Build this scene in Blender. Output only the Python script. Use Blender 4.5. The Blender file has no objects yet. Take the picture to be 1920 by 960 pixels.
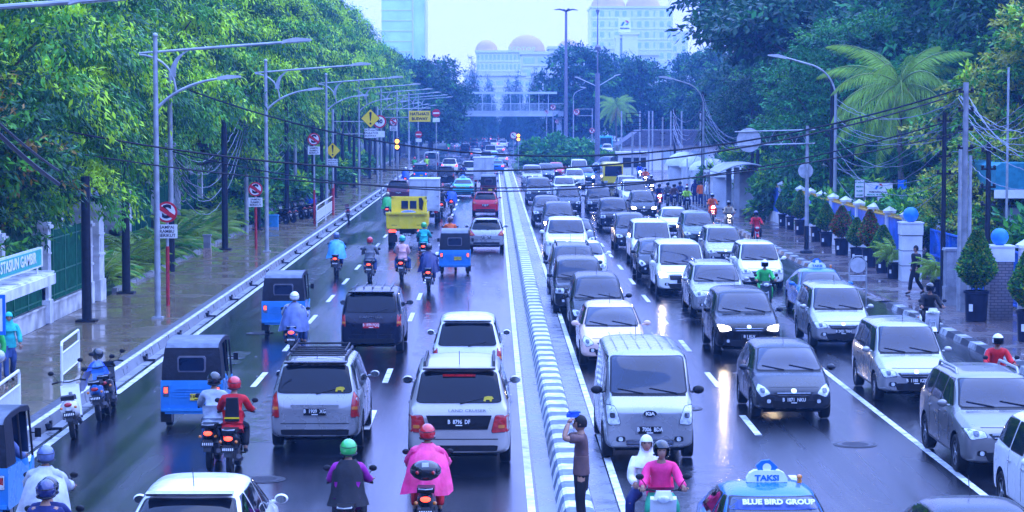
import bpy, bmesh, math, random
import numpy as np
from mathutils import Vector, Matrix, Euler
from mathutils.bvhtree import BVHTree
R=math.radians; PI=math.pi
rnd=random.Random(7)
SC=bpy.context.scene
COL=SC.collection
# ---------------------------------------------------------------- camera
F=4200.0
cd=bpy.data.cameras.new('camera'); cam=bpy.data.objects.new('camera',cd); COL.objects.link(cam)
cd.sensor_width=36.0; cd.lens=F/1920*36.0; cd.clip_start=0.5; cd.clip_end=6000
cam.location=(0,0,6.5); cam.rotation_euler=(R(90-3.651),0,R(-0.477)); SC.camera=cam
# ---------------------------------------------------------------- world, sun, exposure
w=bpy.data.worlds.new('World'); SC.world=w; w.use_nodes=True
nt=w.node_tree; nt.nodes.clear()
sky=nt.nodes.new('ShaderNodeTexSky'); sky.sky_type='NISHITA'; sky.sun_disc=False
SUN_EL,SUN_ROT=62,78
sky.sun_elevation=R(SUN_EL); sky.sun_rotation=R(SUN_ROT)
mx=nt.nodes.new('ShaderNodeMix'); mx.data_type='RGBA'; mx.inputs[0].default_value=0.88
# overcast cloud deck: cold, about twice as bright overhead as at the horizon
wc=nt.nodes.new('ShaderNodeTexCoord'); wsx=nt.nodes.new('ShaderNodeSeparateXYZ'); wmr=nt.nodes.new('ShaderNodeMapRange'); wmr.interpolation_type='SMOOTHSTEP'; wmr.inputs[1].default_value=.05; wmr.inputs[2].default_value=.75
wg=nt.nodes.new('ShaderNodeMix'); wg.data_type='RGBA'; wg.inputs[6].default_value=(5.4,6.6,17.0,1); wg.inputs[7].default_value=(6.6,11.6,32.0,1)
nt.links.new(wc.outputs['Generated'],wsx.inputs[0]); nt.links.new(wsx.outputs['Z'],wmr.inputs[0]); nt.links.new(wmr.outputs[0],wg.inputs[0]); nt.links.new(wg.outputs[2],mx.inputs[7])
bg=nt.nodes.new('ShaderNodeBackground'); bg.inputs['Strength'].default_value=0.10
wo=nt.nodes.new('ShaderNodeOutputWorld')
nt.links.new(sky.outputs[0],mx.inputs[6]); nt.links.new(mx.outputs[2],bg.inputs['Color']); nt.links.new(bg.outputs[0],wo.inputs['Surface'])
sl=bpy.data.lights.new('sun','SUN'); sl.energy=0.65; sl.angle=R(75); sl.color=(0.94,1.0,0.96)
so=bpy.data.objects.new('sun',sl); COL.objects.link(so)
so.rotation_euler=(R(90-SUN_EL),0,R(180-SUN_ROT)); so.location=(0,0,60)
vs=SC.view_settings; vs.view_transform='Standard'; vs.look='None'; vs.exposure=1.15; vs.gamma=1.0
SC.cycles.use_denoising=True
SC.cycles.max_bounces=6; SC.cycles.diffuse_bounces=3; SC.cycles.glossy_bounces=3; SC.cycles.volume_bounces=0; SC.cycles.transparent_max_bounces=8
SC.cycles.caustics_reflective=False; SC.cycles.caustics_refractive=False
# ---------------------------------------------------------------- helpers
CM=Euler(cam.rotation_euler).to_matrix()
def ray(px,py): return CM@Vector(((px-960)/F,(480-py)/F,-1))
def G(px,py,z=0.0):
    d=ray(px,py); t=(z-6.5)/d.z; return (d.x*t,d.y*t)
def AT(px,py,Y):
    d=ray(px,py); t=Y/d.y; return Vector((d.x*t,Y,6.5+d.z*t))
MATS={}
def M(name,c=(.5,.5,.5),rough=.5,metal=0.,spec=.22,var=.12,scale=6.,bump=0.,coat=0.,emit=None,est=1.,trans=0.,rvar=0.,aniso=(1,1,1),coord='Object',c2=None,alpha=1.):
    if name in MATS: return MATS[name]
    m=bpy.data.materials.new(name); m.use_nodes=True; t=m.node_tree; b=t.nodes['Principled BSDF']
    b.inputs['Roughness'].default_value=rough; b.inputs['Metallic'].default_value=metal
    b.inputs['Specular IOR Level'].default_value=spec
    b.inputs['Coat Weight'].default_value=coat; b.inputs['Coat Roughness'].default_value=.06
    tc=t.nodes.new('ShaderNodeTexCoord'); mp=t.nodes.new('ShaderNodeMapping'); mp.inputs['Scale'].default_value=aniso
    no=t.nodes.new('ShaderNodeTexNoise'); no.inputs['Scale'].default_value=scale; no.inputs['Detail'].default_value=4
    t.links.new(tc.outputs[coord],mp.inputs[0]); t.links.new(mp.outputs[0],no.inputs['Vector'])
    mix=t.nodes.new('ShaderNodeMix'); mix.data_type='RGBA'
    a=[max(0,x*(1-var)) for x in c]; d=[min(1,x*(1+var)) for x in (c2 or c)]
    mix.inputs[6].default_value=(*a,1); mix.inputs[7].default_value=(*d,1)
    rp=t.nodes.new('ShaderNodeMapRange'); rp.inputs[1].default_value=.35; rp.inputs[2].default_value=.65
    t.links.new(no.outputs[0],rp.inputs[0]); t.links.new(rp.outputs[0],mix.inputs[0]); t.links.new(mix.outputs[2],b.inputs['Base Color'])
    if rvar:
        r2=t.nodes.new('ShaderNodeMapRange'); r2.inputs[1].default_value=.3; r2.inputs[2].default_value=.7
        r2.inputs[3].default_value=max(0.02,rough-rvar); r2.inputs[4].default_value=rough+rvar
        t.links.new(no.outputs[0],r2.inputs[0]); t.links.new(r2.outputs[0],b.inputs['Roughness'])
    if bump:
        bp=t.nodes.new('ShaderNodeBump'); bp.inputs['Strength'].default_value=bump; bp.inputs['Distance'].default_value=.02
        n2=t.nodes.new('ShaderNodeTexNoise'); n2.inputs['Scale'].default_value=scale*4; n2.inputs['Detail'].default_value=3
        t.links.new(mp.outputs[0],n2.inputs['Vector']); t.links.new(n2.outputs[0],bp.inputs['Height']); t.links.new(bp.outputs[0],b.inputs['Normal'])
    if emit: b.inputs['Emission Color'].default_value=(*emit,1); b.inputs['Emission Strength'].default_value=est
    if trans: b.inputs['Transmission Weight'].default_value=trans
    if alpha<1: b.inputs['Alpha'].default_value=alpha
    MATS[name]=m; return m
class MB:
    def __init__(s): s.v=[]; s.f=[]; s.mi=[]; s.cur=0
    def add(s,vs,fs,mi=None):
        o=len(s.v); s.v+= [tuple(v) for v in vs]; s.f+=[tuple(i+o for i in f) for f in fs]
        s.mi+=[s.cur if mi is None else mi]*len(fs); return s
    def box(s,c,d,rz=0,mi=None,taper=1.,rx=0):
        m=Matrix.Translation(c)@Euler((rx,0,rz)).to_matrix().to_4x4()
        x,y,z=[q/2 for q in d]; P=[]
        for k,(a,b,e) in enumerate([(-x,-y,-z),(x,-y,-z),(x,y,-z),(-x,y,-z),(-x,-y,z),(x,-y,z),(x,y,z),(-x,y,z)]):
            if e>0: a*=taper;b*=taper
            P.append(m@Vector((a,b,e)))
        return s.add(P,[(0,3,2,1),(4,5,6,7),(0,1,5,4),(1,2,6,5),(2,3,7,6),(3,0,4,7)],mi)
    def bbox(s,x0,y0,z0,x1,y1,z1,mi=None): return s.box(((x0+x1)/2,(y0+y1)/2,(z0+z1)/2),(abs(x1-x0),abs(y1-y0),abs(z1-z0)),mi=mi)
    def tube(s,pts,r,n=6,mi=None,cap=True):
        pts=[Vector(p) for p in pts]; k=len(pts)
        rs=r if isinstance(r,(list,tuple)) else [r]*k
        V=[];Fc=[]; up=None
        for i,p in enumerate(pts):
            t=(pts[min(i+1,k-1)]-pts[max(i-1,0)]).normalized()
            if up is None: up=Vector((0,0,1)) if abs(t.z)<.9 else Vector((1,0,0))
            a=t.cross(up).normalized(); b=a.cross(t).normalized(); up=b
            for j in range(n):
                q=2*PI*j/n; V.append(p+a*(math.cos(q)*rs[i])+b*(math.sin(q)*rs[i]))
        for i in range(k-1):
            for j in range(n):
                j2=(j+1)%n; Fc.append((i*n+j,i*n+j2,(i+1)*n+j2,(i+1)*n+j))
        if cap: Fc.append(tuple(range(n))); Fc.append(tuple(range((k-1)*n,k*n))[::-1])
        return s.add(V,Fc,mi)
    def lathe(s,prof,n=12,c=(0,0,0),axis='z',mi=None,sx=1.,sy=1.):
        V=[];Fc=[];c=Vector(c)
        for r,z in prof:
            for j in range(n):
                q=2*PI*j/n; x,y=r*math.cos(q)*sx,r*math.sin(q)*sy
                V.append(c+(Vector((x,y,z)) if axis=='z' else Vector((z,x,y)) if axis=='x' else Vector((x,z,y))))
        k=len(prof)
        for i in range(k-1):
            for j in range(n):
                j2=(j+1)%n; Fc.append((i*n+j,i*n+j2,(i+1)*n+j2,(i+1)*n+j))
        Fc.append(tuple(range(n))); Fc.append(tuple(range((k-1)*n,k*n))[::-1])
        return s.add(V,Fc,mi)
    def ball(s,c,r,n=12,sz=1.,mi=None,sx=1.,sy=1.):
        m=max(4,n//2)
        return s.lathe([(max(1e-4,r*math.sin(PI*i/m)),-r*sz*math.cos(PI*i/m)) for i in range(m+1)],n,c,mi=mi,sx=sx,sy=sy)
    def prism(s,poly,a0,a1,axis='y',mi=None):
        def P(u,v,a): return (u,a,v) if axis=='y' else (a,u,v) if axis=='x' else (u,v,a)
        n=len(poly); V=[P(u,v,a0) for u,v in poly]+[P(u,v,a1) for u,v in poly]
        Fc=[tuple(range(n)),tuple(range(2*n-1,n-1,-1))]+[(i,(i+1)%n,n+(i+1)%n,n+i) for i in range(n)]
        return s.add(V,Fc,mi)
    def mesh(s,name,mats,smooth=False,fix=True):
        me=bpy.data.meshes.new(name); me.from_pydata(s.v,[],s.f)
        for m in (mats if isinstance(mats,(list,tuple)) else [mats]): me.materials.append(m)
        if any(s.mi): me.polygons.foreach_set('material_index',s.mi)
        if fix and len(s.v)<60000:
            b=bmesh.new(); b.from_mesh(me); bmesh.ops.recalc_face_normals(b,faces=b.faces); b.to_mesh(me); b.free()
        if smooth: shade(me)
        me.update(); return me
    def build(s,name,mats,parent=None,smooth=False,loc=(0,0,0),rz=0,label=None,fix=True):
        o=link(name,s.mesh(name,mats,smooth,fix),parent,loc,rz)
        if label: o['label']=label
        return o
def shade(me,ang=40):
    me.polygons.foreach_set('use_smooth',[True]*len(me.polygons))
    try:
        b=bmesh.new(); b.from_mesh(me)
        for e in b.edges:
            if len(e.link_faces)==2 and e.calc_face_angle(0)>R(ang): e.smooth=False
        b.to_mesh(me); b.free()
    except Exception: pass
def link(name,data,parent=None,loc=(0,0,0),rz=0):
    o=bpy.data.objects.new(name,data); COL.objects.link(o); o.location=loc; o.rotation_euler=(0,0,rz)
    if parent is not None: o.parent=parent
    return o
def tag(o,label=None,cat=None,group=None,kind=None):
    if label: o['label']=label
    if cat: o['category']=cat
    if group: o['group']=group
    if kind: o['kind']=kind
    return o
def thing(name,label,cat,loc=(0,0,0),rz=0,group=None):
    return tag(link(name,None,None,loc,rz),label,cat,group)
def struct(mb,name,mats,smooth=False): return tag(mb.build(name,mats,smooth=smooth),kind='structure')
KIDS={}
def clone(o,parent=None,loc=None,rz=None,label=None,group=None,scale=None):
    c=o.copy(); COL.objects.link(c); c.parent=parent
    if loc is not None: c.location=loc
    if rz is not None: c.rotation_euler=(0,0,rz)
    if scale is not None: c.scale=(scale,)*3 if isinstance(scale,(int,float)) else scale
    if label: c['label']=label
    if group: c['group']=group
    for ch in KIDS.setdefault(o.name,list(o.children)): clone(ch,c)
    return c
TXT={}
def text_mesh(s,size=1.,mat=None,thick=.004,sx=1.,bold=0.):
    key=(s,size,mat.name,sx,bold)
    if key in TXT: return TXT[key]
    cu=bpy.data.curves.new('lettering','FONT'); cu.body=s; cu.size=size; cu.extrude=thick; cu.align_x='CENTER'; cu.align_y='CENTER'; cu.offset=bold; cu.resolution_u=2
    ob=bpy.data.objects.new('lettering',cu); COL.objects.link(ob)
    bpy.context.view_layer.update()
    dg=bpy.context.evaluated_depsgraph_get(); me=bpy.data.meshes.new_from_object(ob.evaluated_get(dg))
    bpy.data.objects.remove(ob); bpy.data.curves.remove(cu)
    me.transform(Matrix.Diagonal((sx,1,1,1))); me.materials.clear(); me.materials.append(mat); TXT[key]=me; return me
def lettering(s,size,mat,parent,loc,face='-y',sx=1.,bold=0.,rz=0.,name='lettering',tilt=0.):
    o=link(name,text_mesh(s,size,mat,sx=sx,bold=bold),parent,loc)
    o.rotation_euler=(R(90)+tilt,0,rz) if face=='-y' else (R(90)-tilt,0,R(180)+rz)
    return o
# ---------------------------------------------------------------- materials
WHITE=M('white_paint',(.78,.79,.8),.35,var=.05); DARK=M('black_plastic',(.012,.012,.014),.4,var=.2)
RUBBER=M('tyre_rubber',(.015,.015,.016),.75,var=.25,scale=20,bump=.2); RIM=M('alloy_rim',(.45,.46,.48),.3,.8)
CHROME=M('chrome',(.75,.76,.78),.12,1.,var=.03); GALV=M('galvanised_steel',(.36,.38,.41),.5,.3,var=.2,scale=3)
POLEB=M('black_steel',(.012,.014,.022),.45,var=.3); ARCH=M('wheel_arch_black',(.006,.006,.007),.85)
GLASS=M('tinted_glass',(.003,.004,.008),.06,spec=.3,coat=.0,var=.3,scale=1.2)
GLASSF=M('windscreen_glass',(.006,.014,.04),.05,spec=.35,coat=.45,var=.35,scale=1.5)
LENS=M('headlamp_lens',(.55,.58,.62),.08,coat=1.,var=.35,scale=14); LENSD=M('headlamp_reflector',(.12,.13,.15),.15,.6,var=.4,scale=20)
REDL=M('tail_lamp_red',(.42,.012,.012),.15,coat=1.,var=.25,scale=18); AMB=M('amber_lens',(.65,.2,.02),.2,coat=1.)
REDON=M('tail_lamp_lit',(.8,.03,.02),.2,emit=(1,.06,.03),est=2.2); HEADON=M('headlamp_lit',(1,.9,.7),.2,emit=(1.,.74,.42),est=95.)
HEADSOFT=M('headlamp_dim_lit',(1,.95,.85),.2,emit=(1.,.9,.75),est=6.)
AMBON=M('amber_lamp_lit',(.9,.4,.03),.2,emit=(1,.38,.03),est=3.)
PLATEB=M('number_plate_black',(.01,.01,.012),.35); PLATEW=M('number_plate_lettering',(.8,.8,.8),.4); PLATEY=M('number_plate_yellow',(.8,.6,.05),.4)
PLATER=M('number_plate_red',(.55,.01,.02),.4)
SKIN=M('skin',(.36,.19,.12),.5,var=.08); HAIR=M('black_hair',(.01,.008,.008),.5)
def paint(name,c,metal=.0,rough=.28): return M('paint_'+name,c,rough,metal,coat=.35 if max(c)<.1 else .6,var=.04,scale=3,rvar=.05,bump=0)
P=dict(white=paint('white',(.82,.82,.80)),silver=paint('silver',(.37,.37,.38),.5,.28),black=paint('black',(.003,.003,.004)),
 grey=paint('dark_grey',(.03,.033,.042),.3),navy=paint('navy',(.005,.006,.018)),red=paint('red',(.62,.008,.02)),maroon=paint('maroon',(.1,.01,.02)),
 beige=paint('beige',(.72,.5,.42)),gold=paint('champagne',(.50,.46,.43),.45,.32),bluetaxi=paint('taxi_blue',(.01,.15,.46)),
 aqua=paint('taxi_aqua',(.07,.48,.58)),green=paint('grey_green',(.1,.14,.15),.3),blue=paint('blue',(.03,.16,.5)),yellow=paint('yellow',(.88,.67,.01)),
 pewter=paint('pewter',(.22,.215,.215),.5,.3),steel=paint('blue_grey',(.07,.09,.13),.4))
# ---------------------------------------------------------------- cars: parametric loft, patches projected on the body
def interp(tab,t):
    for (a,va),(b,vb) in zip(tab,tab[1:]):
        if t<=b:
            k=(t-a)/(b-a) if b>a else 0; return va+(vb-va)*k
    return tab[-1][1]
def roundpoly(poly,r=.14,n=3):
    out=[]; k=len(poly)
    for i in range(k):
        p=Vector(poly[i]); a=Vector(poly[i-1]); b=Vector(poly[(i+1)%k])
        s=p+(a-p)*r; e=p+(b-p)*r
        for j in range(n+1):
            u=j/n; out.append((1-u)**2*s+2*u*(1-u)*p+u*u*e)
    res=[]
    for i in range(len(out)):
        a=out[i]; b=out[(i+1)%len(out)]; res.append(a)
        m=int((b-a).length/.12)
        for j in range(1,m+1): res.append(a+(b-a)*(j/(m+1)))
    return res
def patch(bvh,poly,face,off=.008,mi=0,mb=None,border=0.,bmi=1,rr=.14,rings=(1,.96,.7,.4)):
    """outline in the view plane thrown onto the body: face f/b (x,z), l/r (y,z), t (x,y)"""
    mb=mb or MB(); out=roundpoly(poly,rr); n=len(out); c=sum(out,Vector((0,0)))/n
    dirs=dict(f=Vector((0,-1,0)),b=Vector((0,1,0)),r=Vector((-1,0,0)),l=Vector((1,0,0)),t=Vector((0,0,-1)))[face]
    def hit(q,o):
        if face in 'fb': st=Vector((q.x,0,q.y))-dirs*6
        elif face in 'rl': st=Vector((0,q.x,q.y))-dirs*6
        else: st=Vector((q.x,q.y,0))-dirs*6
        h,nn,_,_=bvh.ray_cast(st,dirs)
        if h is None:
            h,nn,_,_=bvh.find_nearest(st+dirs*5)
        if nn.dot(dirs)>0: nn=-nn
        return h-dirs*o if off>0 else h
    V=[hit(c+(q-c)*1.0,-.02) for q in out]; 
    bsc=1-border
    scs=[1.0]+([bsc] if border else [])+[x*bsc for x in rings[1:]]
    for s_ in scs: V+=[hit(c+(q-c)*s_,off) for q in out]
    V.append(hit(c,off)); Fc=[];mis=[]
    L=len(scs)+1
    for i in range(L-1):
        for j in range(n):
            Fc.append((i*n+j,i*n+(j+1)%n,(i+1)*n+(j+1)%n,(i+1)*n+j)); mis.append(bmi if border and i<=1 else mi)
    for j in range(n): Fc.append(((L-1)*n+j,(L-1)*n+(j+1)%n,L*n)); mis.append(mi)
    o=len(mb.v); mb.add(V,Fc); mb.mi[-len(Fc):]=mis
    return mb
CARS=dict(
 hatch=dict(L=3.85,W=1.70,H=1.53,nose=.74,cowl=(.215,.98),rf=.42,rr=.88,tail=(.975,.98),rw=.72,wr=.30),
 mpv=dict(L=4.2,W=1.69,H=1.71,nose=.80,cowl=(.215,1.04),rf=.37,rr=.93,tail=(.985,1.03),rw=.74,wr=.31),
 bigmpv=dict(L=4.58,W=1.78,H=1.76,nose=.80,cowl=(.20,1.06),rf=.36,rr=.93,tail=(.985,1.08),rw=.75,wr=.33),
 suv=dict(L=4.5,W=1.80,H=1.70,nose=.90,cowl=(.25,1.10),rf=.405,rr=.90,tail=(.98,1.08),rw=.74,wr=.34),
 coupesuv=dict(L=4.35,W=1.79,H=1.62,nose=.88,cowl=(.25,1.05),rf=.42,rr=.80,tail=(.97,1.08),rw=.70,wr=.34),
 bigsuv=dict(L=4.85,W=1.93,H=1.88,nose=1.0,cowl=(.27,1.2),rf=.385,rr=.935,tail=(.985,1.16),rw=.77,wr=.38),
 boxy=dict(L=4.4,W=1.70,H=1.74,nose=.95,cowl=(.25,1.10),rf=.36,rr=.94,tail=(.985,1.10),rw=.80,wr=.34),
 sedan=dict(L=4.4,W=1.70,H=1.47,nose=.70,cowl=(.27,.94),rf=.44,rr=.70,tail=(.86,1.0),rw=.70,wr=.30),
 van=dict(L=4.8,W=1.74,H=2.02,nose=1.08,cowl=(.075,1.22),rf=.20,rr=.965,tail=(.99,1.1),rw=.84,wr=.32),
 lux=dict(L=4.85,W=1.84,H=1.88,nose=.86,cowl=(.17,1.08),rf=.345,rr=.95,tail=(.99,1.1),rw=.80,wr=.34),
)
def car_body(k,c):
    L,W,H=c['L'],c['W'],c['H']; hw=W/2; ct,cz=c['cowl']; rf,rr=c['rf'],c['rr']; tt,tz=c['tail']; no=c['nose']
    flat=1 if k in('van','lux','boxy') else 0
    top=[(0,no*.80),(.012,no*.93),(.035,no),(.09,no+(cz-no)*.42),(ct*.75,cz-.025),(ct,cz),((ct+rf)/2,cz+(H-cz)*.56),(rf-.015,H-.07),(rf+.04,H-.025),((rf+rr)/2,H),(rr-.06,H-.03),(rr,H-.07)]
    if k=='van': top=[(0,no*.86),(.01,no*.97),(.03,no+.03),(.05,cz-.05),(ct,cz),((ct+rf)/2,cz+(H-cz)*.56),(rf-.015,H-.08),(rf+.04,H-.02),((rf+rr)/2,H),(rr-.06,H-.03),(rr,H-.07)]
    if k=='sedan': top+=[((rr+tt)/2,tz+(H-tz)*.52),(tt,tz+.01),(.96,tz-.0),(.985,tz-.04),(1,tz-.16)]
    else: top+=[((rr+tt)/2,tz+(H-tz)*.50),(tt,tz),(.992,tz-.09),(1,tz-.26)]
    plan=[(0,.78 if not flat else .86),(.012,.87 if not flat else .93),(.035,.93),(.09,.965),(.2,.99),(.5,1),(.86,.99),(.95,.965),(.985,.93),(1,.86)]
    ts=sorted(set([t for t,_ in top]+[.14,.3,.5,.62,.8]))
    cage=MB(); rings=[]
    for t in ts:
        zt=interp(top,t); w_=hw*interp(plan,t); y=L/2-t*L
        zb=.24+.06*max(0,1-t/.05)+.07*max(0,(t-.95)/.05)
        beltc=interp([(0,no*.72),(.035,no-.10),(ct,cz-.09),(rf,cz-.02),(rr,tz-.02),(tt,tz-.05),(1,tz-.30)],t)
        belt=min(beltc,zt-.06); g=zt-belt
        cab=min(1,max(0,(g-.1)/(H-cz-.15)))
        rw=w_*(.84*(1-cab)+c['rw']*cab*1.0); wb=w_*.975
        e=.10*cab+.02
        rings.append([(x,y,z) for x,z in [(0,zb),(.5*w_,zb),(.9*w_,zb+.0),(w_*.985,zb+.10),(w_,zb+.33*(belt-zb)),(w_,zb+.78*(belt-zb)),(wb,belt),
            (wb+(rw-wb)*.5,belt+g*.48),(rw+.02,zt-e*.9-.004),(rw*.88,zt-.016-.01*cab),(rw*.45,zt-.003),(0,zt)]])
    n=len(rings[0]); m=2*n-2
    for r_ in rings:
        full=r_+[(-x,y,z) for x,y,z in r_[-2:0:-1]]; cage.v+=full
    for i in range(len(rings)-1):
        for j in range(m): cage.f.append((i*m+j,i*m+(j+1)%m,(i+1)*m+(j+1)%m,(i+1)*m+j)); cage.mi.append(0)
    for i in (0,len(rings)-1):   # caps as quad strips
        for j in range(n-1):
            a,b=i*m+j,i*m+j+1; a2=i*m+(m-j)%m; b2=i*m+(m-j-1)%m
            if j==0: cage.f.append((a,b,b2))
            elif j==n-2: cage.f.append((a,b,a2))
            else: cage.f.append((a,b,b2,a2))
            cage.mi.append(0)
    me=cage.mesh('car_body',[P['white'],ARCH]); ca=me.attributes.new('crease_edge','FLOAT','EDGE'); want={}
    for i in range(len(rings)-1):
        for j,cv in ((6,.62),(m-6,.62),(8,.45),(m-8,.45),(3,.4),(m-3,.4)): want[frozenset((i*m+j,(i+1)*m+j))]=cv
    for ii in (2,len(rings)-3):
        for j in range(m): want[frozenset((ii*m+j,ii*m+(j+1)%m))]=.35
    for e in me.edges:
        q=want.get(frozenset(e.vertices))
        if q: ca.data[e.index].value=q
    ob=link('body',me)
    s=ob.modifiers.new('s','SUBSURF'); s.levels=2; s.render_levels=2
    fy=L/2-L*(.185 if k!='van' else .16); ry=-L/2+L*.185; wr=c['wr']
    cut=MB()
    for y in (fy,ry):
        for sd in (-1,1): cut.lathe([(wr+.065,0),(wr+.065,.30)],24,(sd*(hw+.05)-(.30 if sd>0 else 0)+0*sd,y,wr+.01),'x')
    co=link('cut',cut.mesh('cut',[ARCH])); bo=ob.modifiers.new('b','BOOLEAN'); bo.object=co; bo.operation='DIFFERENCE'; bo.solver='EXACT'
    bpy.context.view_layer.update(); dg=bpy.context.evaluated_depsgraph_get()
    out=bpy.data.meshes.new_from_object(ob.evaluated_get(dg)); out.name='car_body_'+k
    bpy.data.objects.remove(ob); bpy.data.objects.remove(co)
    for p in out.polygons:
        q=p.center
        for y in (fy,ry):
            if math.hypot(q.y-y,q.z-wr-.01)<wr+.066 and abs(q.x)>hw-.32: p.material_index=1
    shade(out,38)
    bm=bmesh.new(); bm.from_mesh(out); bvh=BVHTree.FromBMesh(bm); bm.free()
    return out,bvh,fy,ry
def wheel_meshes(r,wd=.2):
    t=MB(); t.lathe([(r*.62,-wd*.36),(r*.72,-wd*.5),(r*.93,-wd*.5),(r,-wd*.36),(r,wd*.36),(r*.93,wd*.5),(r*.72,wd*.5),(r*.62,wd*.36)],20,axis='x')
    m=MB(); m.lathe([(r*.64,-wd*.34),(r*.66,-wd*.44),(r*.60,-wd*.44),(r*.58,-wd*.22),(r*.1,-wd*.2)],20,axis='x',mi=1); m.lathe([(r*.64,wd*.34),(r*.66,wd*.44),(r*.60,wd*.44),(r*.58,wd*.22),(r*.1,wd*.2)],20,axis='x',mi=1)
    for sd in (-1,1):
        for a in range(5):
            q=a*2*PI/5; m.box((sd*wd*.34,math.cos(q)*r*.34,math.sin(q)*r*.34),(.025,r*.13,r*.56),rx=q-PI/2,mi=0)
        m.lathe([(r*.14,-.02),(r*.1,.02)],10,(sd*wd*.36,0,0),'x',mi=0)
    return t.mesh('tyre',[RUBBER],True),m.mesh('rim',[RIM,M('rim_shadowed_metal',(.10,.10,.11),.4,.6)],True)
WH={}
PROTO={}
def car_proto(k):
    """list of (part, mesh, parent index or None, loc) for type k"""
    if k in PROTO: return PROTO[k]
    c=CARS[k]; L,W,H=c['L'],c['W'],c['H']; hw=W/2; me,bvh,fy,ry=car_body(k,c); wr=c['wr']
    ct,cz=c['cowl'];rf,rr=c['rf'],c['rr'];tt,tz=c['tail'];no=c['nose']; rw=hw*c['rw']
    Y=lambda t:L/2-t*L
    parts=[('body',me,None,(0,0,0))]
    def add(n,mb,mats,par=None,loc=(0,0,0),sm=True): parts.append((n,mb.mesh(n,mats,sm),par,loc)); return len(parts)-1
    sym=lambda q:[(-x,z) for x,z in q][::-1]
    # windscreen and rear window
    zb,zt=cz+.035,H-.105
    add('windscreen',patch(bvh,[(-hw*.84,zb),(hw*.84,zb),(rw*.95,zt),(-rw*.95,zt)],'f',off=.022,border=.045,rr=.08,rings=(1,.97,.88,.75,.6,.42,.22)),[GLASSF,DARK])
    rz0,rz1=(tz+.05,H-.12)
    add('rear_window',patch(bvh,[(-hw*.82,rz0),(hw*.82,rz0),(rw*.93,rz1),(-rw*.93,rz1)],'b',off=.022,border=.05,rr=.1,rings=(1,.97,.88,.75,.6,.42,.22)),[GLASS,DARK])
    # side windows
    za,zc=cz+.035,H-.125
    yA0=Y(ct+.03)-.05; yA1=Y(rf+.015); yC1=Y(rr-.01); yC0=Y(min(tt-.02,.955)); zr=tz+.03
    mid=Y(.5 if k!='van' else .36); q=.035
    def slant(y,z): return y
    for sd in 'lr':
        fa=(za+zr)/2
        w1=[(yA0,za),(mid+q,fa-.0),(mid+q,zc),(yA1,zc)]
        end1=Y(.70 if k not in('van','sedan') else (.62 if k=='van' else .78))
        if k=='sedan': w2=[(mid-q,fa),(Y(.745),zr),(Y(rr+.02),zc-.03),(mid-q,zc)]; w3=None
        else:
            w2=[(mid-q,fa),(end1+q,zr-.0),(end1+q,zc),(mid-q,zc)]
            w3=[(end1-q,zr+.01),(yC0+.05,zr+.05),(yC1+.10,zc-.01),(end1-q,zc)]
        for n_,w_ in (('side_window',w1),('side_window',w2),('side_window',w3)):
            if w_: add(n_,patch(bvh,w_,sd,border=.05,rr=.07,rings=(1,.9,.5)),[GLASS,DARK])
        for yy,zz in ((mid+.10,cz-.16),((end1+.10) if k!='sedan' else Y(.70),cz-.16)):
            x=(-1 if sd=='l' else 1)*(hw*.985+.012); mb=MB(); mb.box((x,yy,zz),(.03,.17,.028)); add('door_handle',mb,[CHROME],sm=False)
        for yy in (Y(ct+.055),mid,end1 if k!='sedan' else Y(.77)):
            mb=patch(bvh,[(yy-.006,.42),(yy+.006,.42),(yy+.006,cz-.0),(yy-.006,cz-.0)],sd,off=.003,rr=.02,rings=(1,.5)); add('door_seam',mb,[DARK],sm=False)
        mb=patch(bvh,[(ry+wr+.08,.30),(fy-wr-.08,.30),(fy-wr-.08,.36),(ry+wr+.08,.36)],sd,off=.012,rr=.1,rings=(1,.5)); add('side_sill',mb,[DARK],sm=False)
    for x in (-1,1):   # lamps
        big=k in('van','boxy','bigsuv')
        if k=='van': hl=[(hw*.60,no-.36),(hw*.90,no-.38),(hw*.95,no-.0),(hw*.74,no-.01)]
        elif k in('boxy','bigsuv'): hl=[(hw*.58,no-.27),(hw*.93,no-.27),(hw*.95,no-.09),(hw*.58,no-.09)]
        elif k=='hatch': hl=[(hw*.56,no-.13),(hw*.80,no-.22),(hw*.93,no-.06),(hw*.86,no+.06),(hw*.7,no-.0)]
        elif k=='lux': hl=[(hw*.55,no-.16),(hw*.90,no-.20),(hw*.95,no+.03),(hw*.80,no+.0)]
        else: hl=[(hw*.50,no-.17),(hw*.86,no-.22),(hw*.94,no-.03),(hw*.80,no-.015),(hw*.55,no-.07)]
        hl=hl if x>0 else sym(hl)
        i=add('headlight',patch(bvh,hl,'f',off=.012,border=.09,rr=.2,rings=(1,.9,.6,.3)),[LENS,LENSD])
        cx=sum(p[0] for p in hl)/len(hl); cz_=sum(p[1] for p in hl)/len(hl)
        b=patch(bvh,[(cx-.05,cz_-.05),(cx+.05,cz_-.05),(cx+.05,cz_+.05),(cx-.05,cz_+.05)],'f',off=.022,rr=.35,rings=(1,.6)); add('lamp_bulb',b,[LENSD],i)
        if k in('suv','coupesuv','hatch'): tl=[(hw*.60,tz-.22),(hw*.95,tz-.26),(hw*.93,tz+.02),(hw*.84,tz+.03)]
        elif k=='bigmpv': tl=[(hw*.76,tz-.42),(hw*.97,tz-.42),(hw*.95,tz-.06),(hw*.83,tz+.10),(hw*.79,tz-.1)]
        elif k=='bigsuv': tl=[(hw*.60,tz-.50),(hw*.98,tz-.48),(hw*.97,tz-.16),(hw*.68,tz-.16)]
        elif k=='sedan': tl=[(hw*.60,tz-.28),(hw*.96,tz-.28),(hw*.94,tz-.08),(hw*.62,tz-.11)]
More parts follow.
